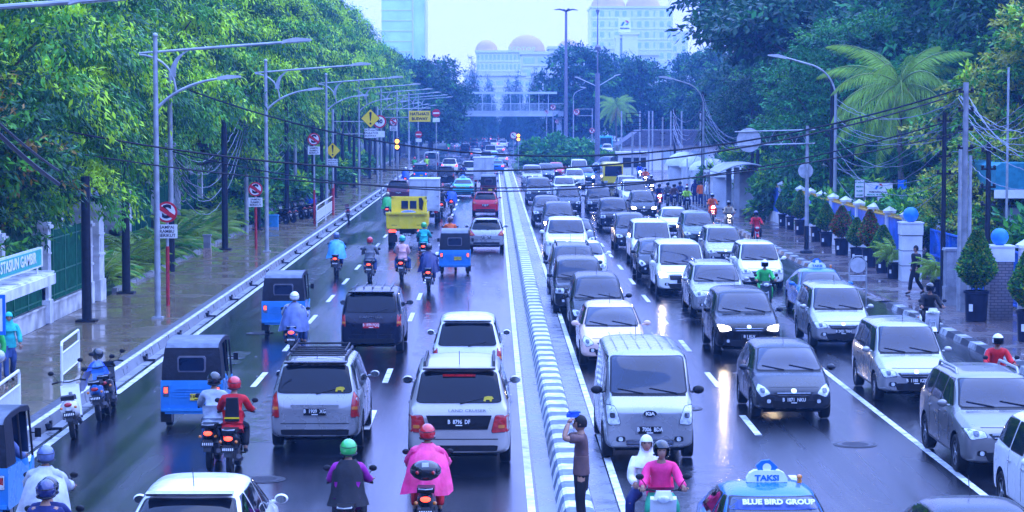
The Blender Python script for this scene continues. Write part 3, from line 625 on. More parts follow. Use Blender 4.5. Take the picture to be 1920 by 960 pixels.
def posed(pn):
    if pn in PM: return PM[pn]
    J=POSE[pn]; V,E=limb_dict(J); body=skin_mesh('person_body',V,E,SKIN,'pel')
    hd=head_mesh(None,None); hd.transform(hmat(Vector(J['hd']),J['look'])); ms=[body,hd]
    for s in 'lr':
        w_=Vector(J['wr'+s]); cu,fw=J['hand']; fw=Vector(fw)
        if pn=='shield': fw=(Vector((.0,.10,1.74))-w_).normalized()
        sd=Vector((1,0,0)) if s=='l' else Vector((-1,0,0))
        ms+=hand(w_,fw,sd,cu)
    body=join_meshes('person_body',ms,[SKIN])
    D={'body':body}
    V,E=limb_dict(J,pad=.024,part='top'); pq=Vector(J['pel'])-(Vector(J['ch'])-Vector(J['pel'])).normalized()*(.07 if pn in('ride','pillion') else .09); sd_=pn in('ride','pillion'); V['pel']=(V['pel'][0],(.19,.155) if sd_ else .118)
    if sd_: V['hem']=(pq,(.200,.165)); E.append(('hem','pel'))
    D['jacket']=skin_mesh('jacket',V,E,WHITE,'pel')
    def waist(me,prof,nm):
        c_=Vector(J['pel']); mb=MB(); mb.lathe(prof,24,c_,sy=.70); return join_meshes(nm,[me,mb.mesh('w',[WHITE],True)],[WHITE])
    if not sd_: D['jacket']=waist(D['jacket'],[(.172,-.075),(.180,-.07),(.178,.0),(.168,.10),(.160,.20),(.05,.26)],'jacket')
    V,E=limb_dict(J,pad=.045,part='top')
    V['pel']=(V['pel'][0],(.215,.18)); V['ch']=(V['ch'][0],(.205,.16))
    pn_=skin_mesh('rain_poncho',V,E,WHITE,'pel')
    for v in pn_.vertices:
        q=v.co; k=math.sin(q.x*31+q.z*23)*math.sin(q.y*27-q.z*17+q.x*9); v.co=q+v.normal*(.02*k)
    nk=Vector(J['nk']); pe=Vector(J['pel']); cp=MB(); n=40; ring_=[(0.02,.085,.08),(-.06,.17,.13),(-.14,.255,.185),(-.26,.30,.23),(-.40,.33,.27),(-.54,.36,.31),(-.66,.385,.34)]
    for i,(dz,rx,ry) in enumerate(ring_):
        u=i/(len(ring_)-1); c_=nk.lerp(pe,u); 
        for j in range(n):
            q=2*PI*j/n; k=1+.07*u*math.sin(5*q+1.3*i*.4)+.05*u*math.sin(11*q+2*u)+.02*math.sin(17*q+i)
            cp.v.append((c_.x+rx*k*math.cos(q),c_.y+ry*k*math.sin(q),nk.z+dz+.03*u*math.sin(3*q+1)-(.05*u if math.sin(q)<0 else 0)))
    for i in range(len(ring_)-1):
        for j in range(n): cp.f.append((i*n+j,i*n+(j+1)%n,(i+1)*n+(j+1)%n,(i+1)*n+j)); cp.mi.append(0)
    D['poncho']=join_meshes('rain_poncho',[pn_,cp.mesh('cape',[WHITE],True,fix=False)],[WHITE])
    V,E=limb_dict(J,pad=.02,part='legs'); D['trousers']=skin_mesh('trousers',V,E,WHITE,'pel')
    if not sd_: D['trousers']=waist(D['trousers'],[(.06,-.34),(.14,-.31),(.155,-.20),(.166,-.09),(.170,-.02),(.160,.08),(.05,.10)],'trousers')
    sh=[]
    for s in 'lr':
        a=Vector(J['an'+s]); t=Vector(J['to'+s]); t2=t+(t-a).normalized()*.04
        sh.append(skin_mesh('shoe',{'a':(a-Vector((0,.03,.02)),.042),'b':(a.lerp(t,.5)-Vector((0,0,.012)),.044),'c':(t2,.036)},[('a','b'),('b','c')],DARK,'a'))
    D['shoes']=sh
    hm=hmat(Vector(J['hd']),J['look']); D['hm']=hm
    # helmet: shell with a face opening
    def shell(rx,ry,rz,face,lo):
        mb=MB(); m=14;n=24
        for i in range(m+1):
            ph=PI*i/m
            for j in range(n):
                q=2*PI*j/n; mb.v.append((rx*math.sin(ph)*math.cos(q),ry*math.sin(ph)*math.sin(q),rz*math.cos(ph)))
        for i in range(m):
            for j in range(n):
                q=2*PI*(j+.5)/n; z=math.cos(PI*(i+.5)/m)
                if z<lo: continue
                if face and math.sin(q)>.55 and -.75<z<.30: continue
                mb.f.append((i*n+j,(i+1)*n+j,(i+1)*n+(j+1)%n,i*n+(j+1)%n)); mb.mi.append(0)
        return mb
    off=Vector((0,-.006,.028))
    h=shell(.128,.15,.14,True,-.72).mesh('helmet',[WHITE],True,fix=False); h.transform(hm@Matrix.Translation(off)); D['helmet']=h
    tr=MB(); tr.tube([(.118*math.cos(R(a)),.138*math.sin(R(a)),-.078) for a in range(150,391,15)],.012,6,cap=True); tr.tube([(.125*math.cos(R(a)),.148*math.sin(R(a)),.035) for a in range(150,391,15)],.006,5); tm_=tr.mesh('helmet_trim',[DARK],True); tm_.transform(hm@Matrix.Translation(off)); D['trim']=tm_
    v=MB(); n=10
    for i in range(4):
        z=.045-.045*i
        for j in range(n+1):
            q=R(35)+R(110)*j/n; v.v.append((.134*math.cos(q)*math.sqrt(max(.1,1-(z/.16)**2)),.158*math.sin(q)*math.sqrt(max(.1,1-(z/.16)**2)),z))
    for i in range(3):
        for j in range(n): v.f.append((i*(n+1)+j,i*(n+1)+j+1,(i+1)*(n+1)+j+1,(i+1)*(n+1)+j)); v.mi.append(0)
    vm=v.mesh('visor',[GLASS],True); vm.transform(hm@Matrix.Translation(off)); D['visor']=vm
    r=shell(.083,.103,.128,True,-.35).mesh('hair',[HAIR],True,fix=False); r.transform(hm@Matrix.Translation((0,-.006,.012))); D['hair']=r
    mb=shell(.100,.118,.135,True,-1.1)
    r=mb.mesh('headscarf',[WHITE],True,fix=False); r.transform(hm@Matrix.Translation((0,-.005,.008)))
    nk=Vector(J['nk']); mb=MB(); mb.lathe([(.095,.10),(.10,.04),(.135,-.05),(.20,-.13),(.215,-.20)],18,nk,sy=.8); s2=mb.mesh('drape',[WHITE],True,fix=False)
    D['headscarf']=join_meshes('headscarf',[r,s2],[WHITE])
    mb=MB()
    for x in (-.030,.030): mb.ball((x,.083,.018),.011,8)
    e=mb.mesh('eyes',[M('eye_dark',(.02,.012,.01),.2)]); e.transform(hm); D['eyes']=e
    mb=MB(); mb.box((0,.088,-.062),(.042,.012,.010)); e=mb.mesh('mouth',[M('lips',(.3,.08,.07),.5)]); e.transform(hm); D['mouth']=e
    PM[pn]=D; return D
CL={}
def cloth(name,c,rough=.6,coat=0.):
    k='cloth_'+name
    return M(k,c,rough,coat=coat,var=.28,scale=5,bump=.32)
COLR=dict(grey=(.16,.17,.19),lgrey=(.42,.44,.47),red=(.6,.015,.02),pink=(.95,.08,.30),hotpink=(1.,.04,.20),black=(.01,.01,.013),navy=(.012,.02,.11),blue=(.02,.09,.55),sky=(.08,.38,.80),
 teal=(.03,.45,.42),green=(.03,.32,.16),lime=(.45,.85,.04),orange=(.95,.14,.02),khaki=(.45,.36,.25),brown=(.12,.065,.06),jeans=(.04,.08,.22),white=(.8,.8,.8),purple=(.35,.02,.28),salmon=(.75,.42,.42),bluegrey=(.1,.14,.3),silver=(.4,.45,.52),helmgreen=(.04,.45,.09),yellow=(.75,.7,.1))
def C_(n,coat=0): return cloth(n+('_wet' if coat else ''),COLR[n],.42 if coat else .65,coat)
def person(pn,loc,rz,label,top='grey',legs='jeans',head='helmet',hc='black',poncho=False,visor=True,group=None,scale=1.,shoes=True,scarf=None):
    D=posed(pn); t=thing('person',label,'person',loc,rz,group); t.scale=(scale,)*3
    b=link('body',D['body'],t)
    def cl(n,key,mat,par=t):
        o=link(n,D[key],par); o.material_slots[0].link='OBJECT'; o.material_slots[0].material=mat; return o
    if top: cl('rain_poncho' if poncho else 'jacket','poncho' if poncho else 'jacket',C_(top,.35 if poncho else 0))
    if legs: cl('trousers','trousers',C_(legs))
    if shoes:
        for s in D['shoes']: link('shoe',s,t)
    cl('eyes','eyes',MATS['eye_dark']); cl('mouth','mouth',MATS['lips'])
    if head=='helmet':
        h=cl('helmet','helmet',M('helmet_'+hc,COLR[hc],.15,coat=1.,var=.15,scale=14)); cl('hair','hair',HAIR)
        link('helmet_trim',D['trim'],h)
        if visor: link('visor',D['visor'],h)
    elif head=='scarf': cl('headscarf','headscarf',C_(scarf or top))
    else: cl('hair','hair',HAIR)
    return t
# ---------------------------------------------------------------- motorbikes
def bike_parts(kind):
    P_=[]; add=lambda n,mb,mats,par=None,loc=(0,0,0),sm=True:(P_.append((n,mb.mesh(n,mats,sm),par,loc)),len(P_)-1)[1]
    sc=kind=='scooter'; wr=.27 if not sc else .24; fy,ry=.60,-.62
    for y in (fy,ry):
        mb=MB(); mb.lathe([(wr*.8,-.045),(wr*.95,-.048),(wr,-.02),(wr,.02),(wr*.95,.048),(wr*.8,.045)],20,axis='x'); i=add('wheel',mb,[RUBBER],None,(0,y,wr))
        mb=MB(); mb.lathe([(wr*.82,-.02),(wr*.82,.02),(wr*.74,.015),(wr*.74,-.015)],18,axis='x'); mb.lathe([(.05,-.06),(.05,.06)],10,axis='x')
        for a in range(5): q=a*2*PI/5; mb.box((0,math.cos(q)*wr*.42,math.sin(q)*wr*.42),(.02,.03,wr*.75),rx=q-PI/2)
        add('rim',mb,[RIM],i)
    mb=MB()
    for s in (-1,1): mb.tube([(s*.075,fy,wr),(s*.075,fy-.16,.72)],.024,8)
    mb.tube([(-.075,fy-.13,.66),(.075,fy-.13,.66)],.03,8); add('front_fork',mb,[GALV])
    mb=MB(); mb.prism([(fy-.28,wr*1.5),(fy-.2,wr*2.08),(fy,wr*2.22),(fy+.2,wr*2.0),(fy+.26,wr*1.75),(fy+.16,wr*1.95),(fy,wr*2.12),(fy-.15,wr*1.98)],-.06,.06,'x'); add('front_mudguard',mb,[P['white']])
    # body fairing: loft along y
    mb=MB(); st=[(-.92,.05,.66,.80),(-.80,.11,.56,.82),(-.55,.14,.50,.80),(-.25,.15,.42,.76),(.0,.13,.36,.64),(.18,.11,.34,.50)] if not sc else [(-.90,.06,.60,.80),(-.78,.15,.48,.80),(-.5,.19,.40,.76),(-.2,.18,.36,.74),(-.02,.16,.30,.56),(.10,.16,.28,.36),(.28,.15,.28,.34)]
    n=12
    for y,hw_,z0,z1 in st:
        for j in range(n): q=2*PI*j/n; mb.v.append((hw_*math.copysign(abs(math.cos(q))**.7,math.cos(q)),y,(z0+z1)/2+(z1-z0)/2*math.copysign(abs(math.sin(q))**.8,math.sin(q))))
    for i in range(len(st)-1):
        for j in range(n): mb.f.append((i*n+j,i*n+(j+1)%n,(i+1)*n+(j+1)%n,(i+1)*n+j)); mb.mi.append(0)
    mb.f.append(tuple(range(n))); mb.f.append(tuple(range((len(st)-1)*n,len(st)*n))); mb.mi+=[0,0]
    body=add('body_fairing',mb,[P['white']])
    mb=MB(); mb.prism([(-.84,.80),(-.5,.79),(-.1,.75),(.05,.70),(-.02,.78),(-.2,.83),(-.5,.87),(-.84,.88)],-.13,.13,'x'); add('seat',mb,[M('seat_vinyl',(.012,.012,.013),.4,bump=.1)])
    mb=MB(); mb.box((0,-.05,.33),(.20,.34,.22)); mb.lathe([(.09,-.1),(.09,.1)],12,(0,.02,.30),'y'); mb.tube([(0,-.05,.5),(0,.3,.62),(0,.42,.80)],.045,8); add('engine',mb,[M('engine_metal',(.14,.14,.15),.45,.6,scale=15)])
    mb=MB(); mb.tube([(.13,.0,.26),(.16,-.35,.26),(.17,-.45,.30),(.18,-.85,.40)],[.022,.03,.05,.045],10); add('exhaust',mb,[M('exhaust_metal',(.10,.10,.11),.4,.7) if not sc else DARK])
    mb=MB(); mb.prism([(.26,.34),(.34,.40),(.50,.92),(.46,.96),(.28,.50)],-.19 if sc else -.12,.19 if sc else .12,'x'); mb.box((0,.50,.98),(.30,.12,.13),taper=.7); add('leg_shield',mb,[P['white']])
    mb=MB(); mb.tube([(-.33,.36,1.03),(-.20,.42,1.05),(0,.44,1.02),(.20,.42,1.05),(.33,.36,1.03)],.013,6); h=add('handlebar',mb,[DARK])
    for s in (-1,1):
        mb=MB(); mb.tube([(s*.22,.415,1.05),(s*.34,.355,1.03)],.02,8); add('grip',mb,[RUBBER],h)
        mb=MB(); mb.tube([(s*.22,.42,1.05),(s*.27,.43,1.14),(s*.33,.42,1.22)],.007,5); mb.ball((s*.34,.42,1.24),.062,12,sz=.75,sy=.35); add('mirror',mb,[DARK],h)
        mb=MB(); mb.ball((s*.14,-.90,.66),.032,8); add('turn_signal',mb,[AMB])
    mb=MB(); mb.ball((0,.565,.90 if not sc else .93),.075,12,sy=.5,sz=.8,sx=1.3); add('headlight',mb,[LENS])
    mb=MB(); mb.ball((0,-.91,.72),.062,10,sy=.5,sz=.75,sx=1.3); add('taillight',mb,[REDL])
    mb=MB(); mb.prism([(-.75,.60),(-.92,.60),(-1.02,.40),(-.99,.40),(-.88,.56),(-.75,.56)],-.07,.07,'x'); add('rear_mudguard',mb,[DARK])
    mb=MB(); mb.box((0,-.975,.53),(.24,.012,.10),rx=R(-18)); pi=add('number_plate',mb,[PLATEB])
    mb=MB()
    for i in range(6): mb.box((-.085+i*.034,-.984,.535),(.016,.004,.045),rx=R(-18))
    add('plate_digits',mb,[PLATEW],pi,sm=False)
    if not sc: mb=MB(); mb.tube([(-.1,-.7,.86),(-.1,-.95,.88),(0,-1.0,.88),(.1,-.95,.88),(.1,-.7,.86)],.012,6); add('grab_rail',mb,[GALV])
    
    for s in (-1,1): mb=MB(); mb.tube([(s*.06,.12,.32),(s*.2,.12,.32)],.016,6); add('foot_peg',mb,[RUBBER])
    return P_
BP={}
BCOL={'white_paint_bike':None}
def bike(kind,loc,rz,label,col='black',lit_rear=True,lit_front=False,group=None,name=None,lean=0.,skip=()):
    if kind not in BP: BP[kind]=bike_parts(kind)
    t=thing(name or ('scooter' if kind=='scooter' else 'motorcycle'),label,'motorcycle',loc,rz,group); t.rotation_euler=(0,R(lean),rz)
    obs=[]
    for n,me,par,lc in BP[kind]:
        o=link(n,me,t if par is None else obs[par],lc); obs.append(o)
        if n in('front_mudguard','body_fairing','leg_shield'): o.material_slots[0].link='OBJECT'; o.material_slots[0].material=P[col]
        if n=='taillight' and lit_rear: o.material_slots[0].link='OBJECT'; o.material_slots[0].material=REDON; o['label']='lit red taillight'
        if n=='headlight' and lit_front: o.material_slots[0].link='OBJECT'; o.material_slots[0].material=HEADON; o['label']='lit headlight'
    return t
# ---------------------------------------------------------------- three-wheeled auto rickshaw
BAJB=paint('rickshaw_blue',(.04,.25,.60)); CANVAS=M('black_canvas',(.012,.013,.02),.5,var=.35,scale=5,bump=.4); CANV2=M('grey_canvas_roof',(.10,.12,.16),.35,var=.3,scale=4,bump=.3)
def rickshaw_parts():
    P_=[]; add=lambda n,mb,mats,par=None,loc=(0,0,0),sm=True:(P_.append((n,mb.mesh(n,mats,sm),par,loc)),len(P_)-1)[1]
    mb=MB()   # lower tub, front narrow
    poly=[(-1.20,.34),(-1.26,.42),(-1.24,.98),(-1.2,1.0),(-.35,.98),(-.30,.42),(.35,.38),(.75,.40),(1.0,.58),(1.05,.95),(1.0,1.02),(.92,.98),(.80,.60),(.4,.30),(-1.1,.30)]
    mb.prism([(-1.22,.34),(-1.27,.42),(-1.24,1.0),(-.40,.98),(-.36,.34)],-.64,.64,'x')
    mb.prism([(-.36,.30),(-.36,.42),(.55,.42),(.70,.30)],-.60,.60,'x')
    st=[(.55,.60,.30,.60),(.80,.52,.32,.98),(1.02,.40,.36,1.02),(1.16,.22,.50,.86)]; n=12
    o=len(mb.v)
    V=[];Fc=[]
    for y,hw_,z0,z1 in st:
        for j in range(n): q=2*PI*j/n; V.append((hw_*math.copysign(abs(math.cos(q))**.5,math.cos(q)),y,(z0+z1)/2+(z1-z0)/2*math.copysign(abs(math.sin(q))**.5,math.sin(q))))
    for i in range(3):
        for j in range(n): Fc.append((i*n+j,i*n+(j+1)%n,(i+1)*n+(j+1)%n,(i+1)*n+j))
    Fc.append(tuple(range(n))); Fc.append(tuple(range(3*n,4*n))); mb.add(V,Fc)
    for sd in (-1,1):
        mb.prism([(-.36,.40),(-.36,.98),(-.30,.98),(.30,.70),(.55,.92),(.62,.92),(.62,.40)],sd*.60,sd*.63,'x')
    body=add('body',mb,[BAJB])
    mb=MB()
    for i in range(4): mb.box((0,-1.262,.66+i*.055),(.80-.1*(i%2),.02,.022))
    for sd in (-1,1): mb.box((sd*.45,-1.262,.70),(.02,.018,.42)); 
    add('pressed_panel',mb,[BAJB],body)
    mb=MB(); mb.prism([(-1.24,1.0),(-1.22,1.32),(-1.14,1.66),(-1.0,1.74),(-.6,1.79),(.1,1.80),(.62,1.74),(.66,1.68),(.58,1.66),(.0,1.72),(-.6,1.70),(-.62,1.0)],-.62,.62,'x')
    for v_ in range(len(mb.v)):
        x,y,z=mb.v[v_]; k=1-.14*max(0,(z-1.0)/.8)**2; mb.v[v_]=(x*k,y,z)
    add('canopy',mb,[CANVAS])
    mb=MB(); mb.prism([(-1.16,1.665),(-1.0,1.752),(-.6,1.802),(.1,1.812),(.64,1.75),(.60,1.74),(.1,1.79),(-.6,1.78),(-1.0,1.73)],-.54,.54,'x'); add('roof_cover',mb,[CANV2])
    mb=MB(); mb.prism([(-.27,1.17),(.27,1.17),(.29,1.22),(.29,1.46),(.26,1.50),(-.26,1.50),(-.29,1.46),(-.29,1.22)],-1.245,-1.18,'y')
    i=add('rear_window',mb,[M('window_frame_grey',(.14,.14,.17),.5)],sm=False)
    mb=MB(); mb.prism([(-.24,1.20),(.24,1.20),(.26,1.24),(.26,1.44),(.23,1.47),(-.23,1.47),(-.26,1.44),(-.26,1.24)],-1.256,-1.20,'y'); add('window_film',mb,[GLASSF],i,sm=False)
    for sd in (-1,1):
        mb=MB(); mb.box((sd*.53,-1.262,.78),(.11,.03,.22)); i=add('taillight',mb,[CHROME],sm=False); mb=MB(); mb.box((sd*.53,-1.285,.80),(.07,.02,.11)); add('red_lens',mb,[REDL],i,sm=False)
        mb=MB(); mb.lathe([(.14,-.05),(.20,-.06),(.21,0),(.20,.06),(.14,.05)],18,axis='x'); i=add('wheel',mb,[RUBBER],None,(sd*.52,-.82,.21)); mb=MB(); mb.lathe([(.14,-.055),(.12,-.03),(.03,-.06),(.03,.06),(.12,.03),(.14,.055)],14,axis='x'); add('rim',mb,[RIM],i)
        mb=MB(); mb.tube([(sd*.60,.64,.90),(sd*.56,.55,1.68)],.02,6); mb.tube([(sd*.61,-.2,.98),(sd*.55,-.2,1.72)],.018,6); add('canopy_post',mb,[DARK])
        mb=MB(); mb.box((sd*.70,.60,1.30),(.10,.03,.15)); mb.tube([(sd*.58,.60,1.3),(sd*.70,.6,1.3)],.01,5); add('wing_mirror',mb,[DARK])
        mb=MB(); mb.ball((sd*.26,1.10,.74),.08,12,sy=.5); add('headlight',mb,[LENS])
        mb=MB(); mb.box((sd*.54,-1.20,.24),(.22,.02,.22)); add('mud_flap',mb,[RUBBER],sm=False)
    mb=MB(); mb.prism([(-.54,0),(.54,0),(.50,.70),(-.50,.70)],-.02,.02,'y'); add('windscreen',mb,[GLASSF],loc=(0,.62,.98),sm=False)
    mb=MB(); mb.lathe([(.13,-.045),(.19,-.05),(.20,0),(.19,.05),(.13,.045)],16,axis='x'); add('wheel',mb,[RUBBER],None,(0,.95,.20))
    mb=MB(); mb.box((0,-1.30,.40),(1.24,.05,.06)); mb.box((0,-1.27,.34),(1.1,.05,.06)); add('bumper_bar',mb,[BAJB],sm=False)
    mb=MB(); mb.box((0,-.75,.62),(1.0,.5,.2)); mb.box((0,.1,.6),(.6,.35,.16)); add('seat',mb,[CANVAS],sm=False)
    return P_
RK=[]
def rickshaw(x,y,label,pos=None,rz=0.,plate_txt='',body=None,light=True):
    global RK
    if not RK: RK=rickshaw_parts()
    wx,wy=G(x,y) if pos is None else pos
    t=thing('auto_rickshaw',label,'auto rickshaw',(wx,wy+.85,.004),rz); obs=[]
    for n,me,par,lc in RK:
        o=link(n,me,t if par is None else obs[par],lc); obs.append(o)
        if body and n in('body','pressed_panel'): o.material_slots[0].link='OBJECT'; o.material_slots[0].material=body
        if n=='red_lens' and light: o.material_slots[0].link='OBJECT'; o.material_slots[0].material=REDON
    plate(t,(.12,-1.285,.66),'-y',plate_txt,'y',w=.30)
    return t
# ---------------------------------------------------------------- trucks
def truck_wheels(t,W,ry,fy,r=.36):
    tt,rr_=WH.setdefault(r,wheel_meshes(r,.24))
    for y,off in ((ry,.17),(fy,.14)):
        for s in (-1,1):
            w_=link('wheel',tt,t,(s*(W/2-off),y,r)); link('rim',rr_,w_)
def dump_truck(x,y):
    wx,wy=G(x,y); t=thing('dump_truck','yellow tipper truck with an open load bed, seen from behind','truck',(wx,wy+.9,0)); Y=P['yellow']
    W=1.95; mb=MB(); mb.bbox(-W/2,-1.5,1.0,W/2,1.35,1.06); 
    for s in (-1,1):
        mb.bbox(s*(W/2-.05),-1.5,1.0,s*W/2,1.35,1.62)
        for i in range(5): mb.bbox(s*W/2,-1.45+i*.66,1.0,s*(W/2+.035),-1.38+i*.66,1.62)
    mb.build('load_bed',[Y],t)
    mb=MB(); mb.bbox(-W/2,-1.58,.92,W/2,-1.51,1.66); mb.bbox(-W/2-.04,-1.72,1.60,W/2+.04,-1.49,1.70)
    for xx in (-W/2+.05,-.34,.34,W/2-.05): mb.bbox(xx-.05,-1.68,.92,xx+.05,-1.55,1.62)
    mb.bbox(-W/2,-1.62,.9,W/2,-1.54,.99); tg=mb.build('tailgate',[Y],t)
    for xx in (-.62,.62): lettering('MITRA' if xx<0 else 'ARTHA',.09,PLATEB,tg,(xx,-1.585,1.06),'-y')
    mb=MB(); mb.bbox(-.80,1.40,1.05,.80,1.47,2.26); mb.bbox(-.88,1.38,1.0,-.78,1.54,2.32); mb.bbox(.78,1.38,1.0,.88,1.54,2.32); mb.bbox(-.88,1.38,2.24,.88,1.54,2.36)
    mb.bbox(-.04,1.36,1.05,.04,1.42,2.3); g=mb.build('headboard',[Y],t)
    for xx in (-.22,.2):
        mb=MB(); mb.prism([(xx-.17,1.74),(xx+.17,1.74),(xx+.17,2.14),(xx-.17,2.14)],1.36,1.41,'y'); w_=mb.build('cab_window',[GLASSF],g)
    mb=MB(); mb.prism([(.50,1.75),(.66,1.66),(.72,2.1),(.62,2.3),(.48,2.28)],1.34,1.40,'y'); mb.build('air_intake',[DARK],g)
    st=MB(); st.prism([(1.6,.62),(1.6,2.2),(1.9,2.24),(2.7,2.18),(2.98,1.45),(3.02,.62)],-.86,.86,'x'); st.build('cab',[Y],t)
    mb=MB(); mb.bbox(-.36,-1.4,.62,.36,2.9,.86); mb.bbox(-.9,-1.5,.86,.9,1.4,.98); mb.build('chassis',[ARCH],t)
    mb=MB(); mb.ball((0,.4,1.42),.42,12,sz=.7,sx=1.3); mb.ball((-.3,-.2,1.3),.3,10,sz=.7); mb.build('tarpaulin_bundle',[C_('blue',.3)],t)
    for s in (-1,1):
        mb=MB(); mb.box((s*.70,-1.52,.78),(.34,.05,.12)); i=mb.build('taillight',[REDON],t)
        mb=MB(); mb.box((s*.68,-1.42,.42),(.42,.02,.36)); mb.build('mud_flap',[RUBBER],t)
    truck_wheels(t,W,-.9,2.2); plate(t,(.0,-1.56,.62),'-y','B 9012 BG','b')
    return t
def box_truck(x,y,label,hgt=2.35,L=3.2,stripe=False,txt=''):
    wx,wy=G(x,y); t=thing('box_truck',label,'truck',(wx,wy+.9,0)); W=1.75; BW=M('truck_box_white',(.55,.57,.6),.45,var=.15,scale=2,bump=.05)
    z0=.82; mb=MB(); mb.bbox(-W/2,-1.5,z0,W/2,-1.5+L,z0+hgt-.7)
    mb.bbox(-W/2-.03,-1.53,z0-.06,W/2+.03,-1.45,z0); mb.bbox(-W/2-.03,-1.54,z0+hgt-.72,W/2+.03,-1.5+L+.02,z0+hgt-.63)
    b=mb.build('cargo_box',[BW],t)
    for s in (-1,1):
        mb=MB(); mb.bbox(s*.02,-1.54,z0+.04,s*(W/2-.04),-1.505,z0+hgt-.78); d=mb.build('rear_door',[BW],t)
        mb=MB(); 
        for zz in (z0+.2,z0+.75,z0+1.25): mb.bbox(s*(W/2-.16),-1.57,zz,s*(W/2),-1.54,zz+.06)
        mb.build('hinge',[GALV],d); mb=MB(); mb.tube([(s*.12,-1.57,z0+.02),(s*.12,-1.57,z0+hgt-.8)],.014,6); mb.box((s*.18,-1.59,z0+.55),(.16,.03,.05)); mb.build('lock_bar',[GALV],d)
        mb=MB(); mb.box((s*.70,-1.5,.68),(.22,.05,.11)); mb.build('taillight',[REDL],t)
    mb=MB(); mb.bbox(-.82,-1.5+L+.08,.55,.82,-1.5+L+1.4,1.85); mb.prism([(-1.5+L+.08,1.84),(-1.5+L+.95,1.84),(-1.5+L+1.36,1.2),(-1.5+L+1.4,1.2),(-1.5+L+1.0,1.95),(-1.5+L+.2,1.98)],-.8,.8,'x'); mb.build('cab',[P['white']],t)
    mb=MB(); mb.bbox(-.36,-1.4,.5,.36,L,.76); mb.box((.35,-1.5,.45),(.5,.1,.22)); mb.build('chassis',[ARCH],t)
    truck_wheels(t,W,-.9,L-.3,.33); plate(t,(-.3,-1.55,.6),'-y',txt,'b'); return t
def bus(x,y,label,col,W=2.5,H=3.1,L=11,name='city_bus',near=False,lit=True,txt=''):
    wx,wy=G(x,y); t=thing(name,label,'bus',(wx,wy+(L/2 if not near else L/2),0),0 if not near else PI)
    mb=MB(); n=16; st=[(-L/2,.92),(-L/2+.12,.985),(-L/2+.4,1),(L/2-.4,1),(L/2-.12,.985),(L/2,.92)]
    for y_,k in st:
        for j in range(n): q=2*PI*(j+.5)/n; mb.v.append((W/2*k*math.copysign(abs(math.cos(q))**.28,math.cos(q)),y_,(H+.35)/2+(H-.35)/2*k*math.copysign(abs(math.sin(q))**.28,math.sin(q))))
    for i in range(len(st)-1):
        for j in range(n): mb.f.append((i*n+j,i*n+(j+1)%n,(i+1)*n+(j+1)%n,(i+1)*n+j)); mb.mi.append(0)
    mb.f+=[tuple(range(n)),tuple(range((len(st)-1)*n,len(st)*n))]; mb.mi+=[0,0]
    mb.build('body',[P[col]],t,True)
    e=-1 if not near else 1
    for sg,nm in ((-1,'rear_window'),(1,'windscreen')):
        mb=MB(); k=(H*.46,H*.86) if sg>0 else (H*.60,H*.86); mb.prism([(-W*.42,k[0]),(W*.42,k[0]),(W*.40,k[1]),(-W*.40,k[1])],sg*(L/2+.02),sg*(L/2-.1),'y'); mb.build(nm,[GLASSF],t)
    for s in (-1,1):
        for i in range(int(L/1.5)-1):
            mb=MB(); y_=-L/2+.8+i*1.5; mb.bbox(s*(W/2-.02),y_,H*.50,s*(W/2+.012),y_+1.35,H*.82); mb.build('side_window',[GLASS],t)
        mb=MB(); mb.box((s*W*.41,-L/2-.01,H*.30),(.14,.05,.34)); mb.build('taillight',[REDON if lit else REDL],t)
        mb=MB(); mb.box((s*W*.36,L/2+.01,H*.24),(.30,.05,.16)); mb.build('headlight',[LENS],t)
    mb=MB(); mb.box((0,-L/2-.0,H*.91),(W*.4,.05,.2)); mb.build('destination_board',[PLATEB],t)
    mb=MB(); mb.box((0,0,.5),(W*.85,L*.95,.3)); mb.build('underbody',[ARCH],t); truck_wheels(t,W,-L/2+2.2 if L>8 else -L/2+1.2,L/2-2.2 if L>8 else L/2-1.2,.45 if L>8 else .36)
    return t
# ---------------------------------------------------------------- trees
def leafmat(name,c,var=.3,tr=.2,rough=.36):
    m=M(name,c,rough,var=var,scale=.9,spec=.14); t=m.node_tree; b=t.nodes['Principled BSDF']
    tl=t.nodes.new('ShaderNodeBsdfTranslucent'); tl.inputs[0].default_value=(c[0]*1.6,c[1]*1.5,c[2],1); ms=t.nodes.new('ShaderNodeMixShader'); ms.inputs[0].default_value=tr
    out=t.nodes['Material Output']; t.links.new(b.outputs[0],ms.inputs[1]); t.links.new(tl.outputs[0],ms.inputs[2]); t.links.new(ms.outputs[0],out.inputs[0]); return m
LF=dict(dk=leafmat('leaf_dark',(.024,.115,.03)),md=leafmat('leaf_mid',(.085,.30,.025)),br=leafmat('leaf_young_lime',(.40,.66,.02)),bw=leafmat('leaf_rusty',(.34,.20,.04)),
 dd=leafmat('leaf_deep_green',(.016,.07,.028)),ye=leafmat('leaf_olive_yellow',(.36,.38,.03)),fk=leafmat('leaf_fig',(.04,.24,.05)),pa=leafmat('palm_leaf',(.27,.46,.05)),pb=leafmat('palm_leaf_dry',(.32,.24,.08)),
 rd=leafmat('leaf_red_shoot',(.38,.05,.035)))
BARK=M('bark',(.09,.075,.065),.8,var=.4,scale=6,bump=.6,aniso=(1,1,.2)); BARKP=M('palm_bark',(.16,.14,.12),.8,var=.3,scale=12,bump=.6)
def np_mesh(name,V,Fq,mi,mats):
    me=bpy.data.meshes.new(name); n=len(Fq); me.vertices.add(len(V)); me.vertices.foreach_set('co',np.asarray(V,dtype=np.float32).ravel())
    me.loops.add(n*4); me.loops.foreach_set('vertex_index',np.asarray(Fq,dtype=np.int32).ravel()); me.polygons.add(n)
    me.polygons.foreach_set('loop_start',np.arange(0,n*4,4,dtype=np.int32)); me.polygons.foreach_set('material_index',np.asarray(mi,dtype=np.int32))
    for m in mats: me.materials.append(m)
    me.update(calc_edges=True); return me
